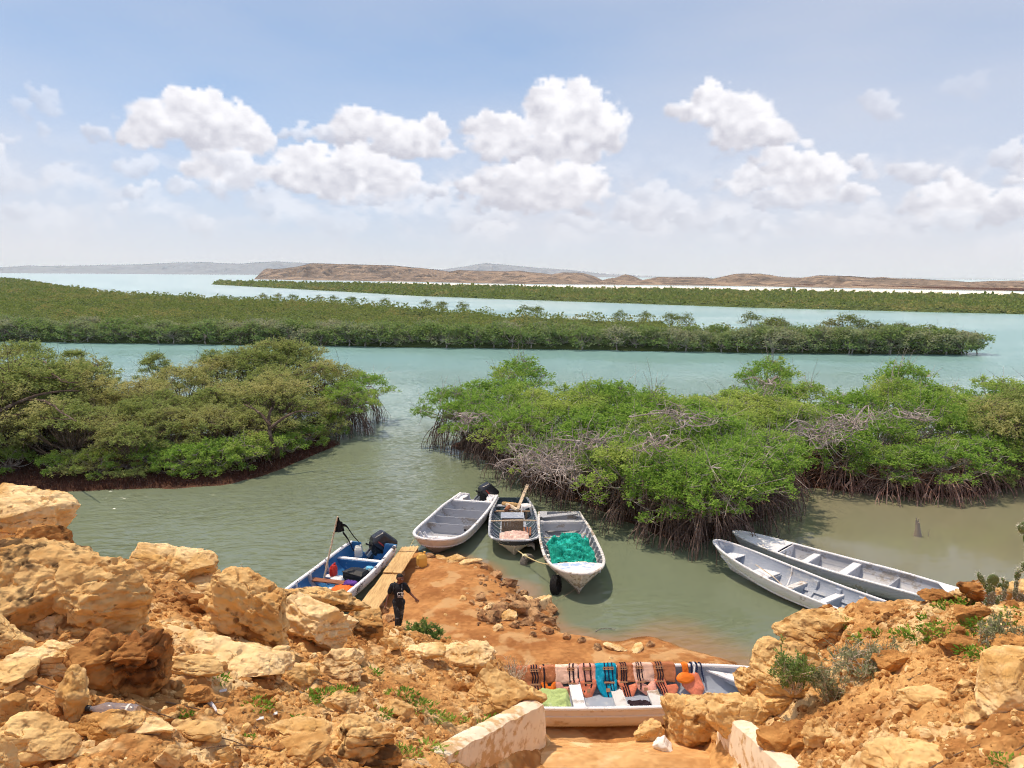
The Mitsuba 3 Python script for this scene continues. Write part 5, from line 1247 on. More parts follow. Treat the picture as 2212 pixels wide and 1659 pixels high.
J = dict(hip_l=(.085, .02, .90), hip_r=(-.085, .0, .90), knee_r=(-.03, -.12, .49), ank_r=(-.055, -.06, .08), knee_l=(.06, .02, .49), ank_l=(.0, .22, .13),
         pel=(0, .01, .95), waist=(0, .0, 1.10), chest=(.01, -.01, 1.30), neck=(.02, .0, 1.47), head=(.05, -.03, 1.61), sh_l=(.185, .01, 1.40), sh_r=(-.185, .01, 1.38),
         el_l=(.30, .08, 1.16), wr_l=(.49, -.04, 1.02), el_r=(-.285, .05, 1.13), wr_r=(-.345, -.06, .89))
J = {k_: np.array(v_) for k_, v_ in J.items()}
def bone(a, r, b_, s): return ((J[a], r), (J[b_], s))
body = [bone('hip_l', .085, 'knee_l', .055), bone('knee_l', .052, 'ank_l', .036), bone('hip_r', .085, 'knee_r', .055), bone('knee_r', .052, 'ank_r', .036), bone('pel', .11, 'waist', .105), bone('waist', .105, 'chest', .115),
        ((J['chest'] + [-.09, 0, .02], .085), (J['chest'] + [.09, 0, .02], .085)), bone('sh_l', .058, 'sh_r', .058), bone('chest', .10, 'neck', .055), bone('neck', .052, 'head', .055),
        bone('sh_l', .055, 'el_l', .040), bone('el_l', .039, 'wr_l', .026), bone('sh_r', .055, 'el_r', .040), bone('el_r', .039, 'wr_r', .026),
        ((J['head'] + [-.012, .02, .03], .092), (J['head'] + [.02, -.01, .035], .086)), ((J['head'] + [.04, -.02, -.02], .066), (J['head'] + [.055, -.025, -.075], .040)),
        ((J['head'] + [.095, -.045, .005], .016), (J['head'] + [.118, -.055, -.02], .014)), ((J['head'] + [.0, -.088, .0], .02), (J['head'] + [-.005, -.092, .03], .018)), ((J['head'] + [-.005, .105, .0], .02), (J['head'] + [-.01, .105, .03], .018))]
def hand(wr, d, side, spread):
    """Palm, four fingers of different lengths and a thumb from the side of the palm."""
    d = d / np.linalg.norm(d); s = side - d * (side @ d); s /= np.linalg.norm(s); n = np.cross(d, s); o = []
    p = wr + d * .085
    o += [((wr, .026), (p + s * .022, .018)), ((wr, .026), (p - s * .022, .018)), ((p + s * .024, .017), (p - s * .026, .016))]
    for i, (off, L) in enumerate(((.032, .070), (.011, .080), (-.011, .074), (-.032, .058))):
        k0 = p + s * off; k1 = k0 + (d + s * off * spread * 8) * L * .5 + n * .008; k2 = k1 + (d * .75 + n * .6) * L * .5
        o += [((k0, .010), (k1, .009)), ((k1, .009), (k2, .008))]
    t0 = wr + d * .03 + s * .026; t1 = t0 + (d * .5 + s * .8) * .038; t2 = t1 + (d * .9 + s * .25) * .032
    return o + [((t0, .013), (t1, .011)), ((t1, .011), (t2, .009))]
body += hand(J['wr_l'], np.array([.62, -.1, -.75]), np.array([-.5, -.6, -.4]), 1.2)
body += hand(J['wr_r'], np.array([-.18, -.1, -1.0]), np.array([.2, -1, .0]), 1.0)
k = thing('person', 'person in black T-shirt and dark ripped jeans walking on the sand with one arm out', 'person')
MP = np.diag([1.07, 1.07, 1.07, 1]); MP[:3, 3] = FEET
put('body', moved(chain(body, .014, 6), MP), 'skin', k, True)
shirt = [((J['pel'] + [0, 0, -.13], .135), (J['waist'], .128)), ((J['waist'], .128), (J['chest'], .140)), ((J['chest'] + [-.10, 0, .03], .10), (J['chest'] + [.10, 0, .03], .10)), bone('sh_l', .078, 'sh_r', .078), ((J['chest'] + [0, 0, .05], .12), (J['neck'] - [0, 0, .045], .070)),
         ((J['sh_l'], .078), (J['sh_l'] + (J['el_l'] - J['sh_l']) * .78, .068)), ((J['sh_r'], .078), (J['sh_r'] + (J['el_r'] - J['sh_r']) * .80, .068))]
sm = chain(shirt, .02, 6); q_ = sm.vertices
sm.vertices = q_ + np.stack([meshkit.fbm(q_ * 11 + i * 9, 3) - .5 for i in range(3)], 1) * .022
put('shirt', moved(sm, MP), 'shirt_black', k, True)
jeans = [bone('hip_l', .102, 'knee_l', .072), bone('knee_l', .070, 'ank_l', .054), bone('hip_r', .102, 'knee_r', .072), bone('knee_r', .070, 'ank_r', .054), ((J['pel'] + [-.03, 0, -.02], .115), (J['pel'] + [.03, 0, -.02], .115))]
jm = chain(jeans, .02, 6); jm.vertices = jm.vertices + np.stack([meshkit.fbm(jm.vertices * 14 + i * 9, 3) - .5 for i in range(3)], 1) * .018
put('trousers', moved(jm, MP), 'jeans_black', k, True)
for a, dd in (('ank_r', (-.07, -.14, 0)), ('ank_l', (-.03, -.13, -.06))):
    put('shoe', moved(chain([((J[a] + [0, .04, -.035], .040), (J[a] + [dd[0] * .6, dd[1] * .6, -.045 + dd[2] * .6], .040)), ((J[a] + [dd[0] * .6, dd[1] * .6, -.045 + dd[2] * .6], .040), (J[a] + [dd[0], dd[1], -.052 + dd[2]], .030))], .02, 4), MP), 'plastic_black', k, True)
put('hair', moved(chain([((J['head'] + [-.018, .03, .055], .092), (J['head'] + [.016, -.0, .062], .084)), ((J['head'] + [-.05, .035, .01], .070), (J['head'] + [-.03, .02, .05], .080))], .02, 4), MP), 'hair_black', k, True)
for s_ in (-1, 1): put('eye', moved(trimesh.creation.icosphere(subdivisions=1, radius=.010), MP @ trimesh.transformations.translation_matrix(J['head'] + [.092 - .012 * (s_ < 0) * 2, -.045 - .035 * -s_ * .9, .015])), 'mark_white', k)
put('mouth', moved(rbox(.02, .045, .012, .004), MP @ trimesh.transformations.translation_matrix(J['head'] + [.093, -.045, -.055])), 'mark_red', k) if False else None
pr = np.array([.075, -.152, 1.19])
put('print', moved(cat_([tube([(x + .042 * math.cos(a), 0, z + .05 * math.sin(a)) for a in np.linspace(a0, a1, 14)],   .010, 5) for x, z, a0, a1 in ((-.045, 0, .6, 5.9), (.03, .012, -1.6, 2.2), (.075, 0, 1.2, 5.2))]), MP @ trimesh.transformations.translation_matrix(pr)), 'mark_white', k)
put('print_block', moved(rbox(.17, .012, .045, .004), MP @ trimesh.transformations.translation_matrix(pr + [.0, .004, -.085])), 'print_grey', k)
put('chest_badge', moved(rbox(.03, .012, .05, .004), MP @ trimesh.transformations.translation_matrix([.105, -.118, 1.335])), 'mark_white', k)
for s_ in (-1, 1): put('backpack_strap', moved(tube(smooth_path([(s_ * .11, .10, 1.40), (s_ * .115, .0, 1.475), (s_ * .115, -.09, 1.41), (s_ * .13, -.125, 1.28), (s_ * .15, -.06, 1.16)], 14), .022, 6), MP), 'jeans_black', k, True)
put('knee_tear', moved(rbox(.08, .01, .018, .003), MP @ trimesh.transformations.translation_matrix(J['knee_r'] + [.005, -.072, -.01])), 'print_grey', k)

# ------------------------------------------------------------------ plants on the bluff
scene['cactus_mat'] = worn((0.11, 0.15, 0.045), (0.20, 0.23, 0.09), 9, 0.5, 0.55)
scene['cactus_old'] = worn((0.20, 0.17, 0.10), (0.12, 0.13, 0.06), 9, 0.5, 0.8)
scene['spine_mat'] = plain((0.62, 0.60, 0.48), 0.7)
scene['twig_pale'] = plain((0.56, 0.46, 0.35), 0.9, spec=.1)
scene['bark_brown'] = plain((0.20, 0.13, 0.08), 0.9, spec=.1)
scene['twig_grey'] = plain((0.32, 0.27, 0.22), 0.9, spec=.1)
scene['shrub_green'] = leafy((0.13, 0.22, 0.06), (0.25, 0.36, 0.10), (0.34, 0.38, 0.15))
scene['shrub_grey'] = leafy((0.26, 0.29, 0.15), (0.42, 0.43, 0.25), (0.52, 0.46, 0.27))
scene['weed_green'] = leafy((0.12, 0.24, 0.03), (0.27, 0.42, 0.06), (0.36, 0.44, 0.10))


def pad(u, v, ru, rv, ang, d, yaw, seed):
    """One prickly pear pad centred at a spot of the photo, half sizes ru x rv (photo units), tilted by ang degrees."""
    s = d * 1.22 * 1024 / 2212 / FOC; m = trimesh.creation.icosphere(subdivisions=3); p = np.array(m.vertices)
    egg = 1 + .22 * p[:, 2]; m.vertices = np.stack([p[:, 0] * ru * s * egg, p[:, 1] * max(.018, ru * s * .30), p[:, 2] * rv * s], 1)
    m.vertices = m.vertices + (meshkit.noise(np.array(m.vertices) * 40 + seed)[:, None] - .5) * .008
    M = trimesh.transformations.translation_matrix(far(u, v, d)) @ turn(0, ang, 0) @ turn(0, 0, yaw)
    sp = []
    rg = np.random.RandomState(seed)
    for q in rg.permutation(len(p))[:46]:
        b0 = m.vertices[q]; nn = p[q] * [1, 3, 1]; nn = nn / np.linalg.norm(nn)
        for _ in range(2):
            e = b0 + (nn + rg.normal(size=3) * .5) * .022; w = rg.normal(size=3) * .0016
            sp.append(np.array([b0 - w, b0 + w, e]))
    spm = TM(np.vstack(sp), np.arange(len(sp) * 3).reshape(-1, 3))
    return moved(m, M), moved(spm, M)


def cactus(label, pads, d):
    k = thing('prickly_pear', label, 'cactus'); sps = []
    for i, (u, v, ru, rv, a, yaw, old) in enumerate(pads):
        m, s = pad(u, v, ru, rv, a, d + (i % 3 - 1) * .03, yaw, 500 + i + int(u)); put('pad', m, 'cactus_old' if old else 'cactus_mat', k, True); sps.append(s)
    put('spines', cat_(sps), 'spine_mat', k, kind='stuff')


cactus('bushy prickly pear with two upright pads beside the stern of the grey boat', [(2141, 1296, 10, 16, 0, 20, 1), (2140, 1276, 9, 14, -5, 10, 0), (2132, 1267, 7, 12, -30, 20, 0), (2120, 1251, 6, 15, -32, 30, 0), (2145, 1254, 10, 12, 12, -10, 0), (2150, 1300, 9, 8, 50, 10, 0), (2134, 1300, 8, 8, -60, 0, 0)], 7.7)
cactus('small prickly pear with one oval pad right of the bushy one', [(2170, 1285, 3.5, 9, 0, 0, 1), (2171, 1266, 8, 11, 4, 15, 0), (2158, 1264, 5, 8, -75, 0, 0), (2166, 1252, 2.5, 4, -10, 0, 0), (2162, 1292, 6, 7, -30, 0, 0)], 7.85)
cactus('tall thin prickly pear with a dry brown stem at the right edge', [(2193, 1282, 6, 13, 3, 20, 1), (2195, 1264, 5, 10, 0, 30, 1), (2198, 1244, 6.5, 10, 6, 10, 0), (2207, 1232, 3, 5, 35, 0, 0), (2200, 1231, 1.6, 3, 0, 0, 0), (2206, 1290, 10, 6, 30, 0, 1), (2212, 1222, 5, 7, -20, 0, 0)], 7.9)
cactus('tallest prickly pear reaching in from the right frame edge', [(2206, 1143, 6, 10, -28, 15, 0), (2213, 1140, 6, 12, -12, -20, 0), (2217, 1160, 6, 12, 8, 0, 0), (2222, 1182, 7, 13, 4, 20, 0), (2225, 1206, 7, 14, 0, 0, 0), (2226, 1232, 7, 14, 0, 0, 1), (2227, 1260, 8, 16, 0, 10, 1), (2236, 1166, 6, 11, 30, 0, 0)], 7.6)


def rhombs(c, d, L, w, rg, up=0.0):
    """Diamond leaves at c pointing along d (arrays)."""
    n = len(c); d = d / (np.linalg.norm(d, axis=1, keepdims=True) + 1e-9); r = rg.normal(size=(n, 3)) * (1 - .35 * (up > 0)) + [0, 0, up]; s = np.cross(d, r); s /= np.linalg.norm(s, axis=1, keepdims=True) + 1e-9
    L = np.broadcast_to(np.asarray(L, float), n)[:, None]; w = np.broadcast_to(np.asarray(w, float), n)[:, None]
    up = np.cross(s, d) * w * .30
    v = np.stack([c, c + d * L * .5 + s * w / 2 + up, c + d * L, c + d * L * .5 - s * w / 2 + up], 1).reshape(-1, 3)
    i = np.arange(n)[:, None] * 4
    return TM(v, np.vstack([i + [0, 1, 2], i + [0, 2, 3]]))


def shrub(box, d, label, leaf, twig, nt=26, leaves=900, L=.035, w=.012, seed=1, up=.9, bare=.3, name='shrub', cat='shrub', root=None):
    """Twiggy dwarf shrub filling a box of the photo."""
    rg = np.random.RandomState(seed); u0, v0, u1, v1 = box
    b0 = on_ground((u0 + u1) / 2, v1 - (v1 - v0) * .2) if root is None else far(*root, d)
    b0 = far((u0 + u1) / 2, v1 - (v1 - v0) * .1, d) if b0 is None or abs(b0[1] - d) > 2 else b0
    s = b0[1] * 1.06 * 1024 / 2212 / FOC; rx, rz = (u1 - u0) / 2 * s, (v1 - v0) * s
    tw, C, D = [], [], []
    for i in range(nt):
        a = rg.uniform(0, 6.283); r = math.sqrt(rg.rand()); e = np.array([math.cos(a) * r * rx, math.sin(a) * r * rx * .8, rz * up * rg.uniform(.55, 1.0) * (1 - .45 * r * r)])
        st = b0 + np.array([math.cos(a) * .25 * rx * rg.rand(), math.sin(a) * .2 * rx, -.03]); mid = st + e * [.45, .45, .6] + rg.normal(size=3) * .05 * rx; end = b0 + e
        p = smooth_path([st, mid, end], 6); tw.append(tube(p, np.linspace(.0075, .003, 6) * max(.6, rx * 2.2), 4, False))
        for _ in range(4):
            o = p[rg.randint(2, 6)]; q = o + rg.normal(size=3) * rx * .22 + [0, 0, .08 * rz]; tw.append(tube([o, (o + q) / 2 + rg.normal(size=3) * .01, q], [.004, .003, .002], 3, False))
            if rg.rand() > bare:
                k_ = leaves // (nt * 3); t = rg.rand(k_, 1); C.append(o + (q - o) * t + rg.normal(size=(k_, 3)) * .012); D.append((q - o) / (np.linalg.norm(q - o) + 1e-9) * .8 + rg.normal(size=(k_, 3)) * .7 + [0, 0, .3])
    k = thing(name, label, cat); put('twigs', cat_(tw), twig, k, kind='stuff')
    C, D = np.vstack(C), np.vstack(D); n = len(C)
    put('leaves', rhombs(C, D, L * rg.uniform(.6, 1.3, n), w * rg.uniform(.7, 1.3, n), rg, .8), leaf, k, kind='stuff')
    return k


shrub((864, 1346, 954, 1412), 10.9, 'dense green bush on the rim beside the walking person', 'shrub_green', 'twig_grey', 34, 3600, .06, .02, 11, bare=.1, root=(915, 1404))
shrub((1672, 1408, 1766, 1512), 7.35, 'green shrub with bare pale twigs on the steep right bank', 'shrub_green', 'twig_pale', 34, 2600, .04, .013, 12, bare=.3, root=(1715, 1490))
shrub((1798, 1398, 1962, 1462), 7.2, 'sprawling grey-green shrub in the middle of the right slope', 'shrub_grey', 'twig_pale', 60, 3600, .05, .011, 13, bare=.35, up=.7)
shrub((1756, 1440, 1830, 1528), 6.9, 'small grey-green shrub drooping left of the sprawling one', 'shrub_grey', 'twig_pale', 22, 1500, .04, .010, 14, bare=.3)
shrub((2110, 1350, 2230, 1390), 6.6, 'low straggly shrub near the right edge above the yellow boulder', 'shrub_grey', 'twig_grey', 26, 1700, .04, .012, 15, bare=.3)
shrub((504, 1222, 534, 1256), 9.5, 'dry greyish tuft on the rim of the left cliff', 'shrub_grey', 'twig_pale', 22, 120, .02, .005, 16, bare=.9, root=(519, 1254))
shrub((1066, 1424, 1140, 1500), 9.3, 'dry brushwood beside the left end of the life jackets', 'shrub_grey', 'twig_pale', 34, 500, .03, .008, 17, bare=.75, root=(1108, 1485))
shrub((286, 1206, 336, 1236), 9.0, 'little green plant in a crevice of the flat pale slab', 'shrub_green', 'twig_grey', 10, 300, .035, .02, 18, bare=.1)
WEEDS = [(552, 1528, 1.2, 'left'), (700, 1506, 1.3, 'left'), (738, 1498, 1.0, 'left'), (668, 1516, .8, 'left'), (800, 1455, .7, 'left'), (866, 1502, 1.0, 'left'), (905, 1528, 1.1, 'left'), (945, 1552, .9, 'left'), (1030, 1572, 1.2, 'left'), (1060, 1560, 1.0, 'left'), (866, 1636, 1.4, 'left'), (920, 1622, 1.3, 'left'), (955, 1628, 1.0, 'left'), (985, 1560, .8, 'left'), (540, 1600, .6, 'left'), (760, 1570, .8, 'left'), (640, 1560, .7, 'left'), (470, 1470, .8, 'left'), (395, 1545, .6, 'left'), (820, 1545, .8, 'left'),
         (2060, 1300, 1.3, 'right'), (2085, 1310, 1.3, 'right'), (2050, 1312, 1.0, 'right'), (2130, 1348, 1.2, 'right'), (2165, 1346, 1.2, 'right'), (2110, 1352, 1.0, 'right'), (1832, 1350, .9, 'right'), (1962, 1372, 1.1, 'right'), (1985, 1380, .9, 'right'), (2020, 1366, 1.2, 'right'), (2045, 1360, 1.1, 'right'), (2105, 1412, 1.2, 'right'), (2135, 1420, 1.2, 'right'), (1900, 1372, .8, 'right'), (1860, 1380, .6, 'right'), (2090, 1380, .8, 'right'), (1985, 1632, .8, 'right'), (2175, 1650, 1.2, 'right'), (2195, 1330, 1.2, 'right'), (2010, 1340, .8, 'right'), (1745, 1395, .6, 'right')]
rw = np.random.RandomState(77)
for i, (u, v, s, side) in enumerate(WEEDS):
    p = on_ground(u, v)
    if p is None: continue
    n = int(110 * s); a = rw.uniform(0, 6.283, n); r = np.sqrt(rw.rand(n)) * .085 * s * (p[1] / 6)
    c = p + np.stack([np.cos(a) * r * 1.5, np.sin(a) * r, rw.rand(n) * .025 * s - .005], 1); dd = np.stack([np.cos(a) * .6, np.sin(a) * .6, rw.uniform(.1, .6, n)], 1) + rw.normal(size=(n, 3)) * .3
    put('weed', rhombs(c, dd, rw.uniform(.025, .06, n) * p[1] / 6.5, rw.uniform(.010, .024, n) * p[1] / 6.5, rw, 1.2), 'weed_green', label=f'low green weed sprouting from the earth of the {side} slope', cat='weed', group=f'green weeds on the {side} slope')

# litter, sticks
k = thing('plastic_bottle', 'empty clear plastic bottle lying under the brown peaked rock', 'bottle')
A, B_ = far(190, 1530, 4.62), far(299, 1538, 4.60); zg = max(gz(*A[:2]), gz(*B_[:2])) ; 
A[2] = max(A[2], gz(*A[:2]) + .04); B_[2] = max(B_[2], gz(*B_[:2]) + .04)
Lb = np.linalg.norm(B_ - A); ax = (B_ - A) / Lb; MB_ = frame(A, np.cross([0, 0, 1.0], ax), ax)
scene['bottle_plastic'] = {'type': 'blendbsdf', 'weight': 0.38, 'a': {'type': 'thindielectric', 'int_ior': 1.5}, 'b': {'type': 'twosided', 'bsdf': {'type': 'principled', 'base_color': {'type': 'rgb', 'value': [.42, .40, .44]}, 'roughness': 0.15, 'specular': 0.7}}}
pr_ = [(.014, .0), (.014, .03), (.020, .05), (.040, .10), (.045, .12), (.045, .15), (.042, .16), (.045, .17), (.045, .25), (.042, .26), (.045, .27), (.045, .30), (.038, Lb - .004), (.0, Lb - .012)]
put('body', moved(lathe(pr_, 28), MB_), 'bottle_plastic', k, 40)
put('cap', moved(trimesh.creation.cylinder(.019, .026), MB_ @ trimesh.transformations.translation_matrix([0, 0, .004])), 'plastic_black', k, 40)
put('label_band', moved(lathe([(.0435, .255), (.0455, .26), (.0455, .268), (.0435, .273)], 28), MB_), 'plastic_white', k, 40)
p0, p1, p2 = on_ground(436, 1514), on_ground(452, 1526), on_ground(467, 1540)
put('bone', tube(smooth_path([p0 + [0, 0, .03], p1 + [.005, 0, .03], p2 + [0, 0, .012]], 14), np.r_[np.linspace(.019, .012, 10), np.linspace(.012, .009, 4)], 8), 'cloth_white', smooth=40, label='curved white bone lying on the left slope', cat='bone')
for i, (u, v) in enumerate(((440, 1520), (420, 1535), (560, 1575), (640, 1500), (780, 1440), (730, 1520), (830, 1590), (900, 1600), (380, 1550), (510, 1625), (480, 1600), (690, 1475), (2180, 1620), (2060, 1640), (1990, 1450), (350, 1545), (250, 1470), (100, 1490))):
    p = on_ground(u, v)
    if p is None: continue
    a = rw.uniform(-.8, .8); L = rw.uniform(.08, .22); dd = np.array([math.cos(a), math.sin(a), 0]) * L
    q = [p - dd, p + rw.normal(size=3) * .015, p + dd]
    for x in q: x[2] = gz(x[0], x[1]) + .012
    side = 'left' if u < 1100 else 'right'
    put('dry_twig', tube(smooth_path(q, 7), np.linspace(.006, .003, 7), 5), 'bark_brown', label=f'thin dry twig lying on the {side} slope', cat='twig', group=f'dry twigs on the {side} slope')
for i, (u, v, lb) in enumerate(((562, 1555, 'tiny white scrap on the earth below the rusty orange stone'), (592, 1545, 'tiny white flake lying right of the white scrap'), (482, 1495, 'small white chip on the earth right of the bone'))):
    p = on_ground(u, v); put('scrap', moved(rbox(.05, .035, .006, .001), frame(p + [0, 0, .012], (1, .3, .1))), 'cloth_white', label=lb, cat='scrap')
p = at(1982, 1158, 0); k = thing('tree_stump', 'grey broken stump standing in the water at right', 'stump')
hs = [(0, 0, -.3), (0, 0, .05), (-.02, 0, .35), (-.05, .0, .62)]
sm = tube([p + np.array(x) for x in hs], [.20, .17, .11, .09], 12); v = np.array(sm.vertices); v += (meshkit.fbm(v * [6, 6, 1.5], 3)[:, None] - .5) * .05; sm.vertices = v
put('trunk', sm, 'twig_grey', k, 40)
for dx, h in ((-.09, .86), (.01, .80), (-.03, .72)): put('splinter', tube([p + [dx * .6 - .04, .02 * h, .55], p + [dx - .03, 0, h]], [.05, .012], 6), 'twig_grey', k)
put('stick', tube([p + [.42, -.1, -.1], p + [.44, -.1, .32]], [.012, .008], 5), 'twig_grey', label='short thin stick poking out of the water beside the stump', cat='stick')
k = thing('tyre', 'sunken tyre whose rim just breaks the shallow water', 'tyre')
o = at(1312, 1372, 0.0); put('carcass', tube([o + [.42 * math.cos(a), .42 * math.sin(a), .012 + .03 * math.sin(a + .4)] for a in np.linspace(.8, 2.6, 24)], .011, 6), 'grey_rubber', k, 40)

# ------------------------------------------------------------------ mangroves
scene['leaf_red_mangrove'] = leafy((0.19, 0.34, 0.06), (0.38, 0.56, 0.11), (0.56, 0.62, 0.18), .85, .3)
scene['leaf_black_mangrove'] = leafy((0.24, 0.31, 0.09), (0.45, 0.51, 0.17), (0.64, 0.58, 0.26), .8, .3)
scene['leaf_far'] = leafy((0.14, 0.20, 0.055), (0.33, 0.39, 0.11), (0.44, 0.37, 0.15), .7, .08)
scene['leaf_fringe'] = leafy((0.18, 0.27, 0.08), (0.33, 0.43, 0.14), (0.46, 0.44, 0.31), .7, .2)
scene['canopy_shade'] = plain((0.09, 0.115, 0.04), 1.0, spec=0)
scene['bark_grey'] = worn((0.36, 0.30, 0.27), (0.55, 0.49, 0.45), 3, 0.5, 0.9, spec=.1)
scene['bark_dark'] = worn((0.10, 0.07, 0.055), (0.20, 0.15, 0.12), 3, 0.5, 0.9, spec=.1)
scene['root_mat'] = worn((0.15, 0.10, 0.085), (0.30, 0.21, 0.175), 2, 0.48, 0.9, spec=.1)
scene['root_red_mat'] = worn((0.24, 0.13, 0.105), (0.42, 0.28, 0.23), 2, 0.48, 0.9, spec=.1)
scene['spike_mat'] = worn((0.085, 0.035, 0.025), (0.15, 0.07, 0.05), 3, 0.5, 1.0, spec=.05)


def tree_proto(seed, H, Rc, z0, nlobe, nros, nleaf, L, W, flat=.55, roots=14, rr=1.6, bare=.25, trunk=.07, lean=.3, root_h=1.3):
    """(crown, branches, roots) of one mangrove standing at the origin; crown from z0 to H, radius Rc."""
    rg = np.random.RandomState(seed); br, rt, C, D = [], [], [], []
    base = np.array([0, 0, root_h * .8]); fork = np.array([rg.normal() * lean, rg.normal() * lean, z0 + .25 * (H - z0)])
    br.append(tube(smooth_path([[0, 0, -.1] if not roots else [0, 0, root_h * .55], base + [fork[0] * .3, fork[1] * .3, .15], fork], 7), np.linspace(trunk * 1.3, trunk, 7), 6, False))
    for i in range(nlobe):
        a = i * 2.39996 + rg.uniform(-.3, .3); r = Rc * math.sqrt((i + .4) / nlobe) * rg.uniform(.85, 1.1)
        e = np.array([math.cos(a) * r, math.sin(a) * r, 0]); k = min(r / Rc, 1)
        e[2] = z0 + (H - z0) * (math.sqrt(max(0, 1 - k * k * .92)) * .82 + .12) * rg.uniform(.8, 1.04)
        if k > .75 and rg.rand() < .55: e[2] = z0 + (H - z0) * rg.uniform(.02, .5)
        st = fork * .5 + base * .5 + (fork - base) * rg.uniform(-.3, .5)
        p = smooth_path([st, st * .45 + e * .55 + [0, 0, -.12 * (H - z0)] + rg.normal(size=3) * .1, e], 7)
        br.append(tube(p, np.linspace(trunk * .55, .012, 7), 4, False))
        lr = Rc * .34 * rg.uniform(.7, 1.25)
        for j in range(nros):
            d = rg.normal(size=3); d /= np.linalg.norm(d); d[2] = abs(d[2]) * 1.0 - .25
            c = e + d * lr * [1, 1, flat] * rg.uniform(.65, 1.0)
            if j % 3 == 0: br.append(tube([e + (c - e) * .05, (e + c) / 2 + rg.normal(size=3) * .05, c], [.014, .010, .006], 3, False))
            if rg.rand() < bare * .35: continue
            n = nleaf
            dd = d * [1, 1, .5] * .45 + [0, 0, .12] + rg.normal(size=(n, 3)) * [.8, .8, .38]
            C.append(c + rg.normal(size=(n, 3)) * L * .55); D.append(dd)
        if rg.rand() < bare:                                                  # bare grey twigs sticking out
            for _ in range(6):
                q = e + rg.normal(size=3) * lr * .9 + [0, 0, lr * .35]; br.append(tube([e, (e + q) / 2 + rg.normal(size=3) * .08, q], [.016, .011, .005], 3, False))
    for i in range(roots):
        a = rg.uniform(0, 6.283); r = rr * rg.uniform(.35, 1.1); h = root_h * rg.uniform(.55, 1.5)
        e = np.array([math.cos(a) * r, math.sin(a) * r, -.15]); st = np.array([math.cos(a) * r * .12, math.sin(a) * r * .12, h])
        p = smooth_path([st, [e[0] * .55, e[1] * .55, h * rg.uniform(.8, 1.05)], [e[0] * .92, e[1] * .92, h * .35], e], 8)
        rt.append(tube(p, np.linspace(.030, .016, 8), 4, False))
        for _ in range(2 if r > rr * .6 else 1):
            k = p[rg.randint(2, 6)]; a2 = a + rg.uniform(-1, 1); e2 = [k[0] + math.cos(a2) * .35 * rr * .6, k[1] + math.sin(a2) * .35 * rr * .6, -.15]
            rt.append(tube(smooth_path([k, [(k[0] + e2[0]) / 2, (k[1] + e2[1]) / 2, k[2] * .75], e2], 5), [.02, .018, .015, .013, .012], 3, False))
    C, D = np.vstack(C), np.vstack(D); n = len(C)
    crown = rhombs(C, D, L * rg.uniform(.6, 1.35, n), W * rg.uniform(.75, 1.25, n), rg, 1.5)
    return crown, cat_(br), cat_(rt) if rt else None


def protos(specs, leaf, bark, root):
    out = []
    for s in specs:
        c, b, r = tree_proto(**s); out.append({'crown': ply(c, leaf), 'branches': ply(b, bark, smooth=40), **({'prop_roots': ply(r, root, smooth=40)} if r is not None else {})})
    return out


def plant(proto, x, y, s, label, group=None, name='mangrove_tree', rz=None, sz=1.0, z=0.0, rg=np.random.RandomState(3), cat='mangrove'):
    k = thing(name, label, cat, group)
    t = T().translate([float(x), float(y), z]).rotate([0, 0, 1], float(rg.uniform(0, 360) if rz is None else rz)).scale([s, s, s * sz])
    for n_, d in proto.items():
        scene[f'{k}__{n_}'] = {**d, 'to_world': t}
        if n_ in ('crown', 'prop_roots'): labels[f'{k}__{n_}'] = {'kind': 'stuff'}
    return k


RED = protos([dict(seed=100 + i, H=4.0 + .3 * (i % 3), Rc=2.1, z0=1.25, nlobe=24, nros=15, nleaf=14, L=.165, W=.085, roots=16, bare=.22 + .10 * (i % 2)) for i in range(5)], 'leaf_red_mangrove', 'bark_grey', 'root_mat')
FRONT = protos([dict(seed=140 + i, H=3.8, Rc=2.3, z0=1.4, nlobe=26, nros=16, nleaf=14, L=.155, W=.08, roots=40, rr=2.1, root_h=1.9, bare=.35) for i in range(3)], 'leaf_red_mangrove', 'bark_grey', 'root_mat')
BARE = protos([dict(seed=150 + i, H=2.9, Rc=1.9, z0=1.3, nlobe=20, nros=9, nleaf=7, L=.15, W=.08, roots=46, rr=2.1, root_h=1.7, bare=1.0) for i in range(2)], 'leaf_red_mangrove', 'bark_grey', 'root_mat')
ARCH = protos([dict(seed=160 + i, H=3.2, Rc=2.0, z0=1.5, nlobe=22, nros=14, nleaf=13, L=.16, W=.085, roots=44, rr=2.5, root_h=1.25, bare=.3) for i in range(2)], 'leaf_red_mangrove', 'bark_grey', 'root_red_mat')
BLACK = protos([dict(seed=180 + i, H=4.9, Rc=2.6, z0=.45, nlobe=46, nros=14, nleaf=15, L=.155, W=.075, flat=.5, roots=0, bare=.22, trunk=.11, lean=.5) for i in range(4)], 'leaf_black_mangrove', 'bark_dark', None)
LEG = protos([dict(seed=220 + i, H=5.3, Rc=1.2, z0=2.7, nlobe=22, nros=12, nleaf=13, L=.15, W=.075, flat=.45, roots=0, bare=.5, trunk=.06, lean=.5) for i in range(3)], 'leaf_black_mangrove', 'bark_dark', None)
LOW = protos([dict(seed=200 + i, H=2.0, Rc=1.8, z0=.35, nlobe=18, nros=13, nleaf=14, L=.15, W=.08, roots=6, rr=1.0, root_h=.7, bare=.2) for i in range(2)], 'leaf_red_mangrove', 'bark_grey', 'root_mat')


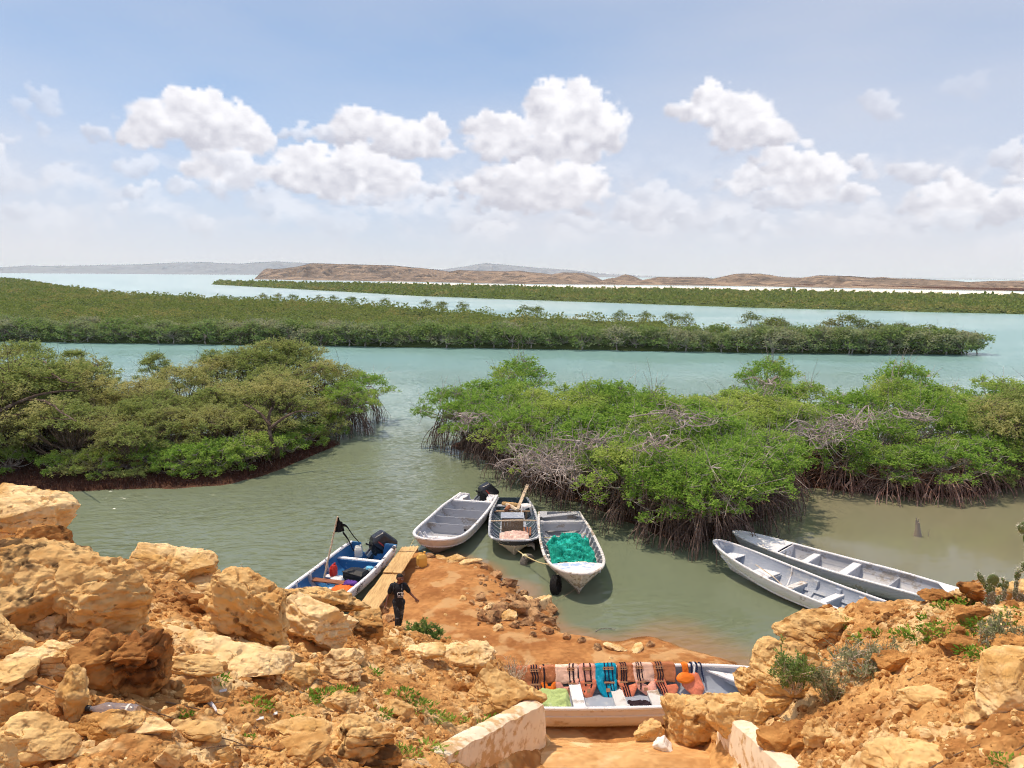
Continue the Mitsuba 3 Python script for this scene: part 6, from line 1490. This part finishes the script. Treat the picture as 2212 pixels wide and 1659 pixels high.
def scatter(poly, spacing, seed, keep=()):
    rg = np.random.RandomState(seed); x0, y0, x1, y1 = poly.bounds; pts = [np.array(p[:2]) for p in keep]; out = []
    for _ in range(6000):
        p = np.array([rg.uniform(x0, x1), rg.uniform(y0, y1)])
        if poly.contains(Point(p)) and all((p[0] - q[0]) ** 2 + (p[1] - q[1]) ** 2 > spacing ** 2 for q in pts): pts.append(p); out.append(p)
    return out


# right-hand thicket: its waterline in front, its far edge from where the canopy ends in the photo
wl = [at(u, v)[:2] for u, v in ((925, 962), (990, 985), (1060, 1015), (1100, 1052), (1150, 1085), (1230, 1100), (1290, 1130), (1390, 1175), (1470, 1195), (1545, 1205), (1625, 1165), (1690, 1130), (1715, 1075), (1740, 1040), (1800, 1060), (1900, 1082), (2000, 1084), (2080, 1086), (2150, 1070), (2215, 1045), (2330, 1030))]
bk = [at(u, v + 9, 3.7)[:2] for u, v in ((2330, 790), (2212, 800), (2160, 815), (2050, 828), (1930, 812), (1850, 838), (1760, 818), (1680, 812), (1600, 822), (1500, 812), (1440, 816), (1330, 832), (1240, 836), (1160, 826), (1050, 815), (970, 822), (905, 850))]
THICK = Polygon(wl + bk).buffer(0)
front_line = LineString(wl)
rgx = np.random.RandomState(8)
placed = []
# front row with hanging prop roots
L_ = front_line.length; k_ = 0; s_ = 1.4
while s_ < L_ - .5:
    p = np.array(front_line.interpolate(s_).coords[0]); q = np.array(front_line.interpolate(min(s_ + .3, L_)).coords[0]); d = (q - p) / np.linalg.norm(q - p); inw = np.array([-d[1], d[0]])
    c = p + inw * 1.35
    right = c[0] > 13.2
    pr_ = BARE[k_ % 2] if 0.2 < c[0] < 4.6 and c[1] < 42 else (ARCH if right else FRONT)[k_ % (2 if right else 3)]
    where = 'the far right bank' if right else 'the channel mouth' if p[1] > 42 else 'the moored boats'
    plant(pr_, c[0], c[1], rgx.uniform(.86, 1.06), f'bright green mangrove with {"arching reddish" if right else "dense hanging"} prop roots at the waterline facing {where}', f'waterline mangroves facing {where}', rg=rgx, sz=rgx.uniform(.8, 1.0) if right else 1.0)
    placed.append(c); s_ += rgx.uniform(1.9, 2.5); k_ += 1
for p in scatter(THICK.buffer(-2.2), 2.35, 4, placed):
    edge = min(1, THICK.exterior.distance(Point(p)) / 6)
    lump_ = meshkit.fbm(np.array([[p[0] * .16, p[1] * .16, 2.0]]), 2)[0]
    plant(RED[rgx.randint(5)], p[0], p[1], rgx.uniform(.9, 1.12), 'bright green mangrove tree inside the dense right-hand thicket', 'mangroves inside the right-hand thicket', rg=rgx, sz=.82 + .5 * (lump_ - .3) + .06 * edge)
# taller crowns that stand above the thicket
for u, v, lb in ((1660, 800, 'rounded taller mangrove crown standing above the thicket at its middle'), (1955, 812, 'broad taller mangrove crown above the thicket toward the right'), (1120, 800, 'leafy crown at the thicket top behind the channel mouth')):
    c = at(u, v + 6, 4.4); plant(RED[1], c[0], c[1], 1.12, lb, rg=rgx, sz=1.12)
for u, v in ((2185, 800), (2140, 825), (2230, 830)):
    c = at(u, v + 10, 5.2); plant(BLACK[rgx.randint(4)], c[0], c[1] - 2, 1.0, 'olive brown mangrove tree at the far right edge of the thicket', 'olive mangroves at the far right edge', rg=rgx)
# dead branches between the boats and the thicket
def tangle(c, size, n, label, mat='bark_grey', seed=1, name='dead_branches'):
    rg = np.random.RandomState(seed); out = []
    for i in range(n):
        a = rg.uniform(0, 6.283); el = rg.uniform(-.15, .75); d = np.array([math.cos(a) * math.cos(el), math.sin(a) * math.cos(el), math.sin(el)]) * size * [1, .7, .55]
        st = c + rg.normal(size=3) * [size * .22, size * .18, size * .08]
        p = smooth_path([st, st + d * .4 + rg.normal(size=3) * .14 * size, st + d * .75 + rg.normal(size=3) * .16 * size, st + d * rg.uniform(.9, 1.2) + [0, 0, -.15 * size * rg.rand()]], 9)
        out.append(tube(p, np.linspace(.045, .012, 9) * rg.uniform(.6, 1.2), 5, False))
        for _ in range(5):
            k = p[rg.randint(3, 9)]; e = k + rg.normal(size=3) * size * .28; out.append(tube([k, (k + e) / 2 + rg.normal(size=3) * .06 * size, e], [.018, .012, .006], 3, False))
    return put(name, cat_(out), mat, smooth=40, label=label, cat='dead wood', kind=None)


for u, v, z, s, n, lb in ((1215, 1015, 2.3, 2.1, 34, 'pale grey tangle of dead branches behind the teal net boat'), (1290, 965, 3.3, 1.7, 22, 'pale dead twigs above the tangle in the thicket front'), (1140, 1000, 2.2, 1.5, 18, 'crooked dead branches left of the grey tangle'), (1480, 905, 4.5, 1.6, 18, 'bare pale twigs on top of the thicket nearest the boats'), (1760, 940, 3.1, 1.7, 26, 'grey bare branches in the recess of the thicket'), (1835, 915, 3.8, 1.5, 18, 'pale bare branches right of the recess in the thicket'), (1015, 905, 3.6, 1.3, 12, 'grey twigs in the canopy near the channel mouth'), (1660, 830, 4.6, 1.3, 10, 'pale twigs at the back of the thicket under the taller crown'), (1420, 960, 4.3, 1.2, 10, 'short pale twigs in the bright front of the thicket'), (1960, 900, 4.2, 1.3, 10, 'pale twigs in the canopy toward the right frame edge')):
    tangle(at(u, v, z), s, n, lb, seed=int(u))
k = thing('dead_tree', 'white dead branch standing upright out of the thicket behind the boats', 'dead wood')
p0 = at(1180, 1010, 1.4); put('trunk', tube(smooth_path([p0, p0 + [.15, .1, .7], p0 + [.25, 0, 1.5], p0 + [.28, 0, 2.2]], 9), np.linspace(.07, .03, 9), 6), 'bark_grey', k, 40)
put('limb', tube(smooth_path([p0 + [.25, 0, 1.5], p0 + [.8, .1, 1.9], p0 + [1.3, .2, 1.85]], 7), np.linspace(.04, .012, 7), 5), 'bark_grey', k, 40)

# mud banks
def bank(poly, h, name='mudbank'):
    poly = poly.buffer(0); x0, y0, x1, y1 = poly.bounds; gx, gy = np.arange(x0 - 1, x1 + 1.4, .45), np.arange(y0 - 1, y1 + 1.4, .45); X, Y = np.meshgrid(gx, gy)
    P_ = shapely.points(X.ravel(), Y.ravel()); d = shapely.distance(poly.exterior, P_) * np.where(shapely.contains(poly, P_), 1, -1); d = d.reshape(X.shape) + (meshkit.fbm(np.stack([X * .5, Y * .5, X * 0], -1), 3) - .5) * 1.2
    Z = np.where(d > 0, h * (1 - np.exp(-d / 1.5)), d * .15) + (meshkit.fbm(np.stack([X * 1.3, Y * 1.3, X * 0 + 3], -1), 3) - .5) * .12 * np.clip(d, 0, 1)
    put(name, TM(np.stack([X, Y, Z], -1).reshape(-1, 3), grid_faces(*X.shape)), 'mud_mat', kind='structure', smooth=True)
    return poly


lw = [at(u, v - 9)[:2] for u, v in ((-260, 1050), (-100, 1058), (0, 1062), (60, 1066), (150, 1072), (250, 1068), (380, 1062), (480, 1057), (545, 1042), (600, 1024), (650, 1004), (710, 980), (765, 956), (800, 942), (812, 930))]
lb_ = [at(u, v + 9, 4.4)[:2] for u, v in ((860, 840), (800, 835), (740, 815), (690, 795), (600, 780), (500, 790), (400, 800), (300, 812), (220, 795), (100, 770), (0, 770), (-150, 770), (-320, 780))]
LEFT = bank(Polygon(lw + lb_), .28)
bank(THICK.buffer(-1.2), .18)
RIGHTMUD = bank(Polygon([at(u, v)[:2] for u, v in ((1725, 1052), (1800, 1058), (1950, 1072), (2100, 1076), (2180, 1052), (2260, 1040), (2400, 1030), (2400, 985), (2150, 990), (1900, 1000), (1740, 1005))]), .22)
def spikes(poly, n, label, seed, hgt=.24):
    rg = np.random.RandomState(seed); x0, y0, x1, y1 = poly.bounds; xy = np.column_stack([rg.uniform(x0, x1, n * 4), rg.uniform(y0, y1, n * 4)]); xy = xy[shapely.contains(poly, shapely.points(xy))][:n]
    m = len(xy); h = hgt * rg.uniform(.5, 1.3, m); r = .016 * rg.uniform(.7, 1.4, m); lean = rg.normal(size=(m, 2)) * .05; V = []
    for a in (0, 2.1, 4.2): V.append(np.column_stack([xy[:, 0] + np.cos(a) * r, xy[:, 1] + np.sin(a) * r, np.full(m, .0)]))
    V.append(np.column_stack([xy + lean, h + .22])); V = np.stack(V, 1).reshape(-1, 3); i = np.arange(m)[:, None] * 4
    put('pneumatophores', TM(V, np.vstack([i + f for f in ([0, 1, 3], [1, 2, 3], [2, 0, 3])])), 'spike_mat', label=label, cat='breathing roots', kind='stuff')


spikes(LEFT.difference(LEFT.buffer(-6.5)).intersection(shapely.box(-60, 36, -4, 52.5)), 26000, 'red-brown carpet of breathing roots on the mud of the left bank', 5)
spikes(RIGHTMUD, 9000, 'red-brown breathing roots on the mud of the right bank', 6, .2)

# left island trees
inner = Polygon([at(u, v)[:2] for u, v in ((-320, 1020), (0, 1020), (60, 1036), (150, 1048), (300, 1040), (430, 1030), (540, 1010), (640, 980), (720, 955), (780, 930))] + lb_).buffer(-.8)
rgl = np.random.RandomState(12); keep = []
for u, v, s, i, lb in ((585, 975, 1.12, 0, 'tall olive mangrove with a dark forked trunk near the tip of the left island'), (130, 1030, 1.0, 1, 'broad pale olive mangrove at the front of the left island'), (470, 985, .95, 2, 'yellow-green mangrove in front at the middle of the left island'), (300, 1000, .9, 3, 'olive mangrove beside the broad pale one on the left island')):
    c = at(u, v, .2); plant(BLACK[i], c[0], c[1] + 1.2, s, lb, rg=rgl, z=.15, sz=.9); keep.append(c[:2] + [0, 1.2])
for u, v, s in ((30, 880, 1.25), (110, 860, 1.2), (-60, 900, 1.3), (-160, 930, 1.3)):
    c = at(u, v + 120, .2); plant(BLACK[rgl.randint(4)], c[0], c[1] + 3, s, 'tall dark-limbed mangrove reaching in from the left edge of the left island', 'tall mangroves at the left edge', rg=rgl, z=.15, sz=1.0); keep.append(c[:2] + [0, 3])
for p in scatter(inner, 2.2, 9, keep):
    plant(BLACK[rgl.randint(4)], p[0], p[1], rgl.uniform(.72, 1.0), 'olive mangrove tree in the midst of the left island', 'olive mangroves of the left island', rg=rgl, z=.15, sz=.72 + .22 * rgl.rand())
for u, v, s, lb in ((745, 945, .95, 'bright green mangrove with exposed roots at the tip of the left island'), (778, 915, 1.0, 'bright green mangrove leaning over the channel at the left island tip'), (740, 935, .85, 'green mangrove just behind the root-fringed tip of the left island')):
    c = at(u, v, 0); plant(FRONT[1], c[0], c[1] + 1.0, s, lb, rg=rgl)
for u, v, s in ((330, 1030, .85), (400, 1036, .9), (470, 1030, 1.0), (540, 1018, 1.0), (595, 998, .8), (265, 1030, .7), (5, 1032, .7), (650, 975, .8), (200, 1040, .8), (120, 1040, .7), (360, 1034, .8), (435, 1032, .8), (505, 1024, .9), (700, 950, .8)):
    c = at(u, v, .1); plant(LOW[rgl.randint(2)], c[0], c[1] + .8, s, 'low bright green mangrove bush at the foot of the left island trees', 'low green bushes along the left island', rg=rgl, z=.1)
for i, (u, v) in enumerate(((332, 757), (455, 752), (160, 745))):
    c = at(u, v, 5.5); plant(LEG[i % 3], c[0], c[1], 1.0, 'slender leggy mangrove rising above the canopy of the left island', 'leggy mangroves above the left island', rg=rgl)
for u, v, s in ((490, 762, 1.1), (545, 758, 1.15), (600, 752, 1.2), (650, 752, 1.15), (700, 772, 1.05), (400, 782, 1.0), (60, 742, 1.15), (190, 762, 1.0)):
    c = at(u, v, 5.2); plant(BLACK[rgl.randint(4)], c[0], c[1] - 1.0, s, 'tall spreading mangrove forming the skyline of the left island', 'skyline mangroves of the left island', rg=rgl, z=.15)
def limbs(label, paths, seed, mat='bark_dark'):
    k = thing('mangrove_limbs', label, 'branches'); rg = np.random.RandomState(seed)
    for pts, r0, r1 in paths:
        p = smooth_path([at(q[0], q[1], q[2] + (.7 if q[2] > .5 else .3) + (.5 if seed == 61 else 0)) for q in pts], 14); p = p + (meshkit.fbm(np.column_stack([p[:, 0], p[:, 2], np.full(14, seed)]), 3)[:, None] - .5) * .25
        side = []
        for j in (5, 8, 10, 12):
            e = p[j] + rg.normal(size=3) * [.5, .3, .35] + [0, 0, .35]; side.append(tube([p[j], (p[j] + e) / 2 + rg.normal(size=3) * .08, e], [.03, .02, .008], 4, False))
        put('limb', tube(p, np.linspace(r0, r1, 14), 7), mat, k, 40); put('twigs', cat_(side), mat, k, 40, kind='stuff')
limbs('sinuous dark limbs reaching in from the left edge over the left island', [([(-40, 905, 2.4), (30, 872, 2.9), (90, 852, 3.2), (170, 846, 3.2)], .13, .04), ([(60, 860, 2.9), (120, 880, 3.0), (165, 910, 2.8)], .08, .03), ([(-30, 800, 3.8), (40, 778, 4.3), (100, 790, 4.3), (170, 825, 3.9)], .10, .03), ([(-60, 945, 1.8), (0, 905, 2.3), (60, 890, 2.5)], .12, .05)], 61)
limbs('dark forked trunk standing out in the foliage near the tip of the left island', [([(592, 985, .3), (590, 945, 1.3), (580, 915, 2.1), (588, 880, 3.0)], .17, .07), ([(584, 925, 1.9), (610, 905, 2.4), (640, 890, 2.7), (668, 892, 2.7)], .10, .03), ([(582, 920, 2.0), (555, 890, 2.7), (530, 870, 3.1)], .09, .03)], 62)

# ------------------------------------------------------------------ mangrove belts across the channels
FR = protos([dict(seed=300 + i, H=3.4, Rc=2.4, z0=.5, nlobe=16, nros=9, nleaf=6, L=.42, W=.26, roots=0, bare=.55, trunk=.09) for i in range(4)], 'leaf_fringe', 'bark_grey', None)
EM = protos([dict(seed=330 + i, H=6.0, Rc=2.4, z0=2.0, nlobe=18, nros=8, nleaf=7, L=.34, W=.20, flat=.4, roots=0, bare=.6, trunk=.13, lean=.9) for i in range(3)], 'leaf_far', 'bark_dark', None)
mfront = LineString([at(u, v)[:2] for u, v in ((-400, 728), (-200, 733), (0, 738), (200, 742), (500, 746), (800, 750), (1200, 756), (1600, 763), (1900, 767), (2080, 768), (2120, 766))])
mback_uv = [(2128, 752), (2110, 738), (2060, 731), (1950, 727), (1860, 716), (1700, 706), (1500, 692), (1350, 684), (1200, 675), (1000, 663), (860, 654), (756, 648), (580, 641), (342, 634), (230, 627), (130, 615), (60, 606), (0, 601.5), (-150, 598)]
mfx, mfy = np.array(mfront.coords).T
mback = [far(u, v, y_)[:2] for (u, v), y_ in ((q_, max(at(*q_, 3.2)[1], float(np.interp(at(q_[0], 768)[0], mfx, mfy)) + min(9, max(2, (2128 - q_[0]) * .12)))) for q_ in mback_uv)]
MID = Polygon(list(mfront.coords) + mback).buffer(0)
tfront = [at(u, v)[:2] for u, v in ((428, 611), (470, 615), (560, 620), (650, 625), (760, 631), (900, 639), (1050, 645), (1200, 650), (1400, 657), (1600, 664), (1800, 669), (2000, 674), (2250, 680), (2500, 684))]
tback = [at(u, v, 3.0)[:2] for u, v in ((2500, 640), (2212, 634), (2000, 632), (1800, 628), (1600, 625), (1450, 622), (1300, 622), (1150, 619), (1000, 616), (900, 613.5), (700, 611), (560, 609), (470, 607.5), (430, 609))]
THIRD = Polygon(tfront + tback).buffer(0)


from scipy.spatial import cKDTree
_crowns = np.random.RandomState(17).uniform([-900, 90], [600, 1150], (62000, 2)) * [1, 1]
_ctree = cKDTree(_crowns); _ch = np.random.RandomState(18).rand(len(_crowns))


def canopy_h(xy):
    """Height of the far canopy: domed crowns of differing height."""
    d, i = _ctree.query(xy)
    q = np.column_stack([xy[:, 0] / 14, xy[:, 1] / 18, np.zeros(len(xy))])
    return 1.0 + 1.5 * _ch[i] ** 1.5 + 1.9 * np.clip(1 - (d / 2.9) ** 2, 0, 1) + 1.4 * (meshkit.fbm(q, 3, 6) - .3)


def belt(poly, n, near, label, seed, size, tall=1.0):
    """The mass of a far mangrove belt: leaf sprays on a lumpy canopy, finer near, coarser far."""
    rg = np.random.RandomState(seed); x0, y0, x1, y1 = poly.bounds; xs, ys = [], []; got = 0
    while got < n:
        y = y0 * (y1 / y0) ** (rg.rand(n * 3) ** 1.25); x = rg.uniform(x0, x1, n * 3); ok = shapely.contains(poly, shapely.points(np.column_stack([x, y])))
        xs.append(x[ok]); ys.append(y[ok]); got += ok.sum()
    xy = np.column_stack([np.concatenate(xs), np.concatenate(ys)])[:n]
    d = shapely.distance(poly.exterior, shapely.points(xy)); h = canopy_h(xy) * tall * np.clip(.45 + d / 4, 0, 1); z = h - rg.rand(n) ** 2 * np.minimum(h, 1.6)
    skirt = (d < 3.5) & (rg.rand(n) < .7); z = np.where(skirt, rg.uniform(.1, 1, n) * h, z)
    L = size * np.clip(xy[:, 1] / 150, .8, 8) * rg.uniform(.6, 1.3, n)
    put('mangrove_belt', rhombs(np.column_stack([xy, z]), rg.normal(size=(n, 3)) * [1, 1, .5] + [0, 0, .2], L, L * .6, rg, 1.0), 'leaf_far', label=label, cat='mangroves', kind='stuff')
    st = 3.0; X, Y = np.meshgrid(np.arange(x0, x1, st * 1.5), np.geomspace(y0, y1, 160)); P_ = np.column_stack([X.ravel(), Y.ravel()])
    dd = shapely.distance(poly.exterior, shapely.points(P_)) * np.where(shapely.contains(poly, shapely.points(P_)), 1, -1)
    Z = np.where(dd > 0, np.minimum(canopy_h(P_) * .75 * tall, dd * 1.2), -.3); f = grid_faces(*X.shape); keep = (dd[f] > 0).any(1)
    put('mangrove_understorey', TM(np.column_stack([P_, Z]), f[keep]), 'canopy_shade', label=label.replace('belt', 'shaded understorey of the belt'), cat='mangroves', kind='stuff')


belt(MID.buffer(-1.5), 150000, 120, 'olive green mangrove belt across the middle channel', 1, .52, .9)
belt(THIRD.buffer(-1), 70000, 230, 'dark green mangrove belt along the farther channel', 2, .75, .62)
rgm = np.random.RandomState(21); s_ = 2.0
for p in scatter(MID.buffer(-.6).intersection(shapely.box(44, 100, 90, 170)), 3.0, 41):
    plant(FR[rgm.randint(4)], p[0], p[1], rgm.uniform(.8, 1.15), 'grey-green mangrove bush crowding the right tip of the middle belt', 'mangroves at the right tip of the middle belt', rg=rgm)
while s_ < mfront.length - 1:
    p = np.array(mfront.interpolate(s_).coords[0])
    plant(FR[rgm.randint(4)], p[0], p[1] + rgm.uniform(.8, 2.4), rgm.uniform(.8, 1.1), 'grey-green mangrove bush along the waterline of the middle belt', 'waterline mangroves of the middle belt', rg=rgm, cat='mangrove')
    s_ += rgm.uniform(2.1, 3.0)
for p in scatter(Polygon([*mfront.coords, *[(x, y + 7) for x, y in list(mfront.coords)[::-1]]]).buffer(0).intersection(MID.buffer(-2.6)), 3.3, 31)[:70]:
    plant(FR[rgm.randint(4)], p[0], p[1], rgm.uniform(.85, 1.15), 'grey-green mangrove bush in the second row of the middle belt', 'second row mangroves of the middle belt', rg=rgm, cat='mangrove')
for i, (u, v) in enumerate(((568, 634), (600, 634), (632, 637), (690, 642), (720, 644), (760, 643), (830, 650), (920, 658), (955, 660), (1000, 652), (1135, 662), (1160, 668), (1340, 672), (1395, 676), (1450, 682), (1480, 684), (1625, 676), (1670, 684), (1690, 688), (1795, 690), (1835, 678), (1870, 692), (1900, 702), (1950, 712))):
    y = float(np.interp(u, [x for x, _ in mback_uv[::-1]], [b_[1] for b_ in mback[::-1]])) * .985
    c = far(u, v, y); zt = max(c[2], 3.5); plant(EM[i % 3], c[0], y, min(1.6, max(.75, zt / 6.0)), 'leggy mangrove sticking up above the back edge of the middle belt', 'leggy mangroves above the middle belt', rg=rgm)
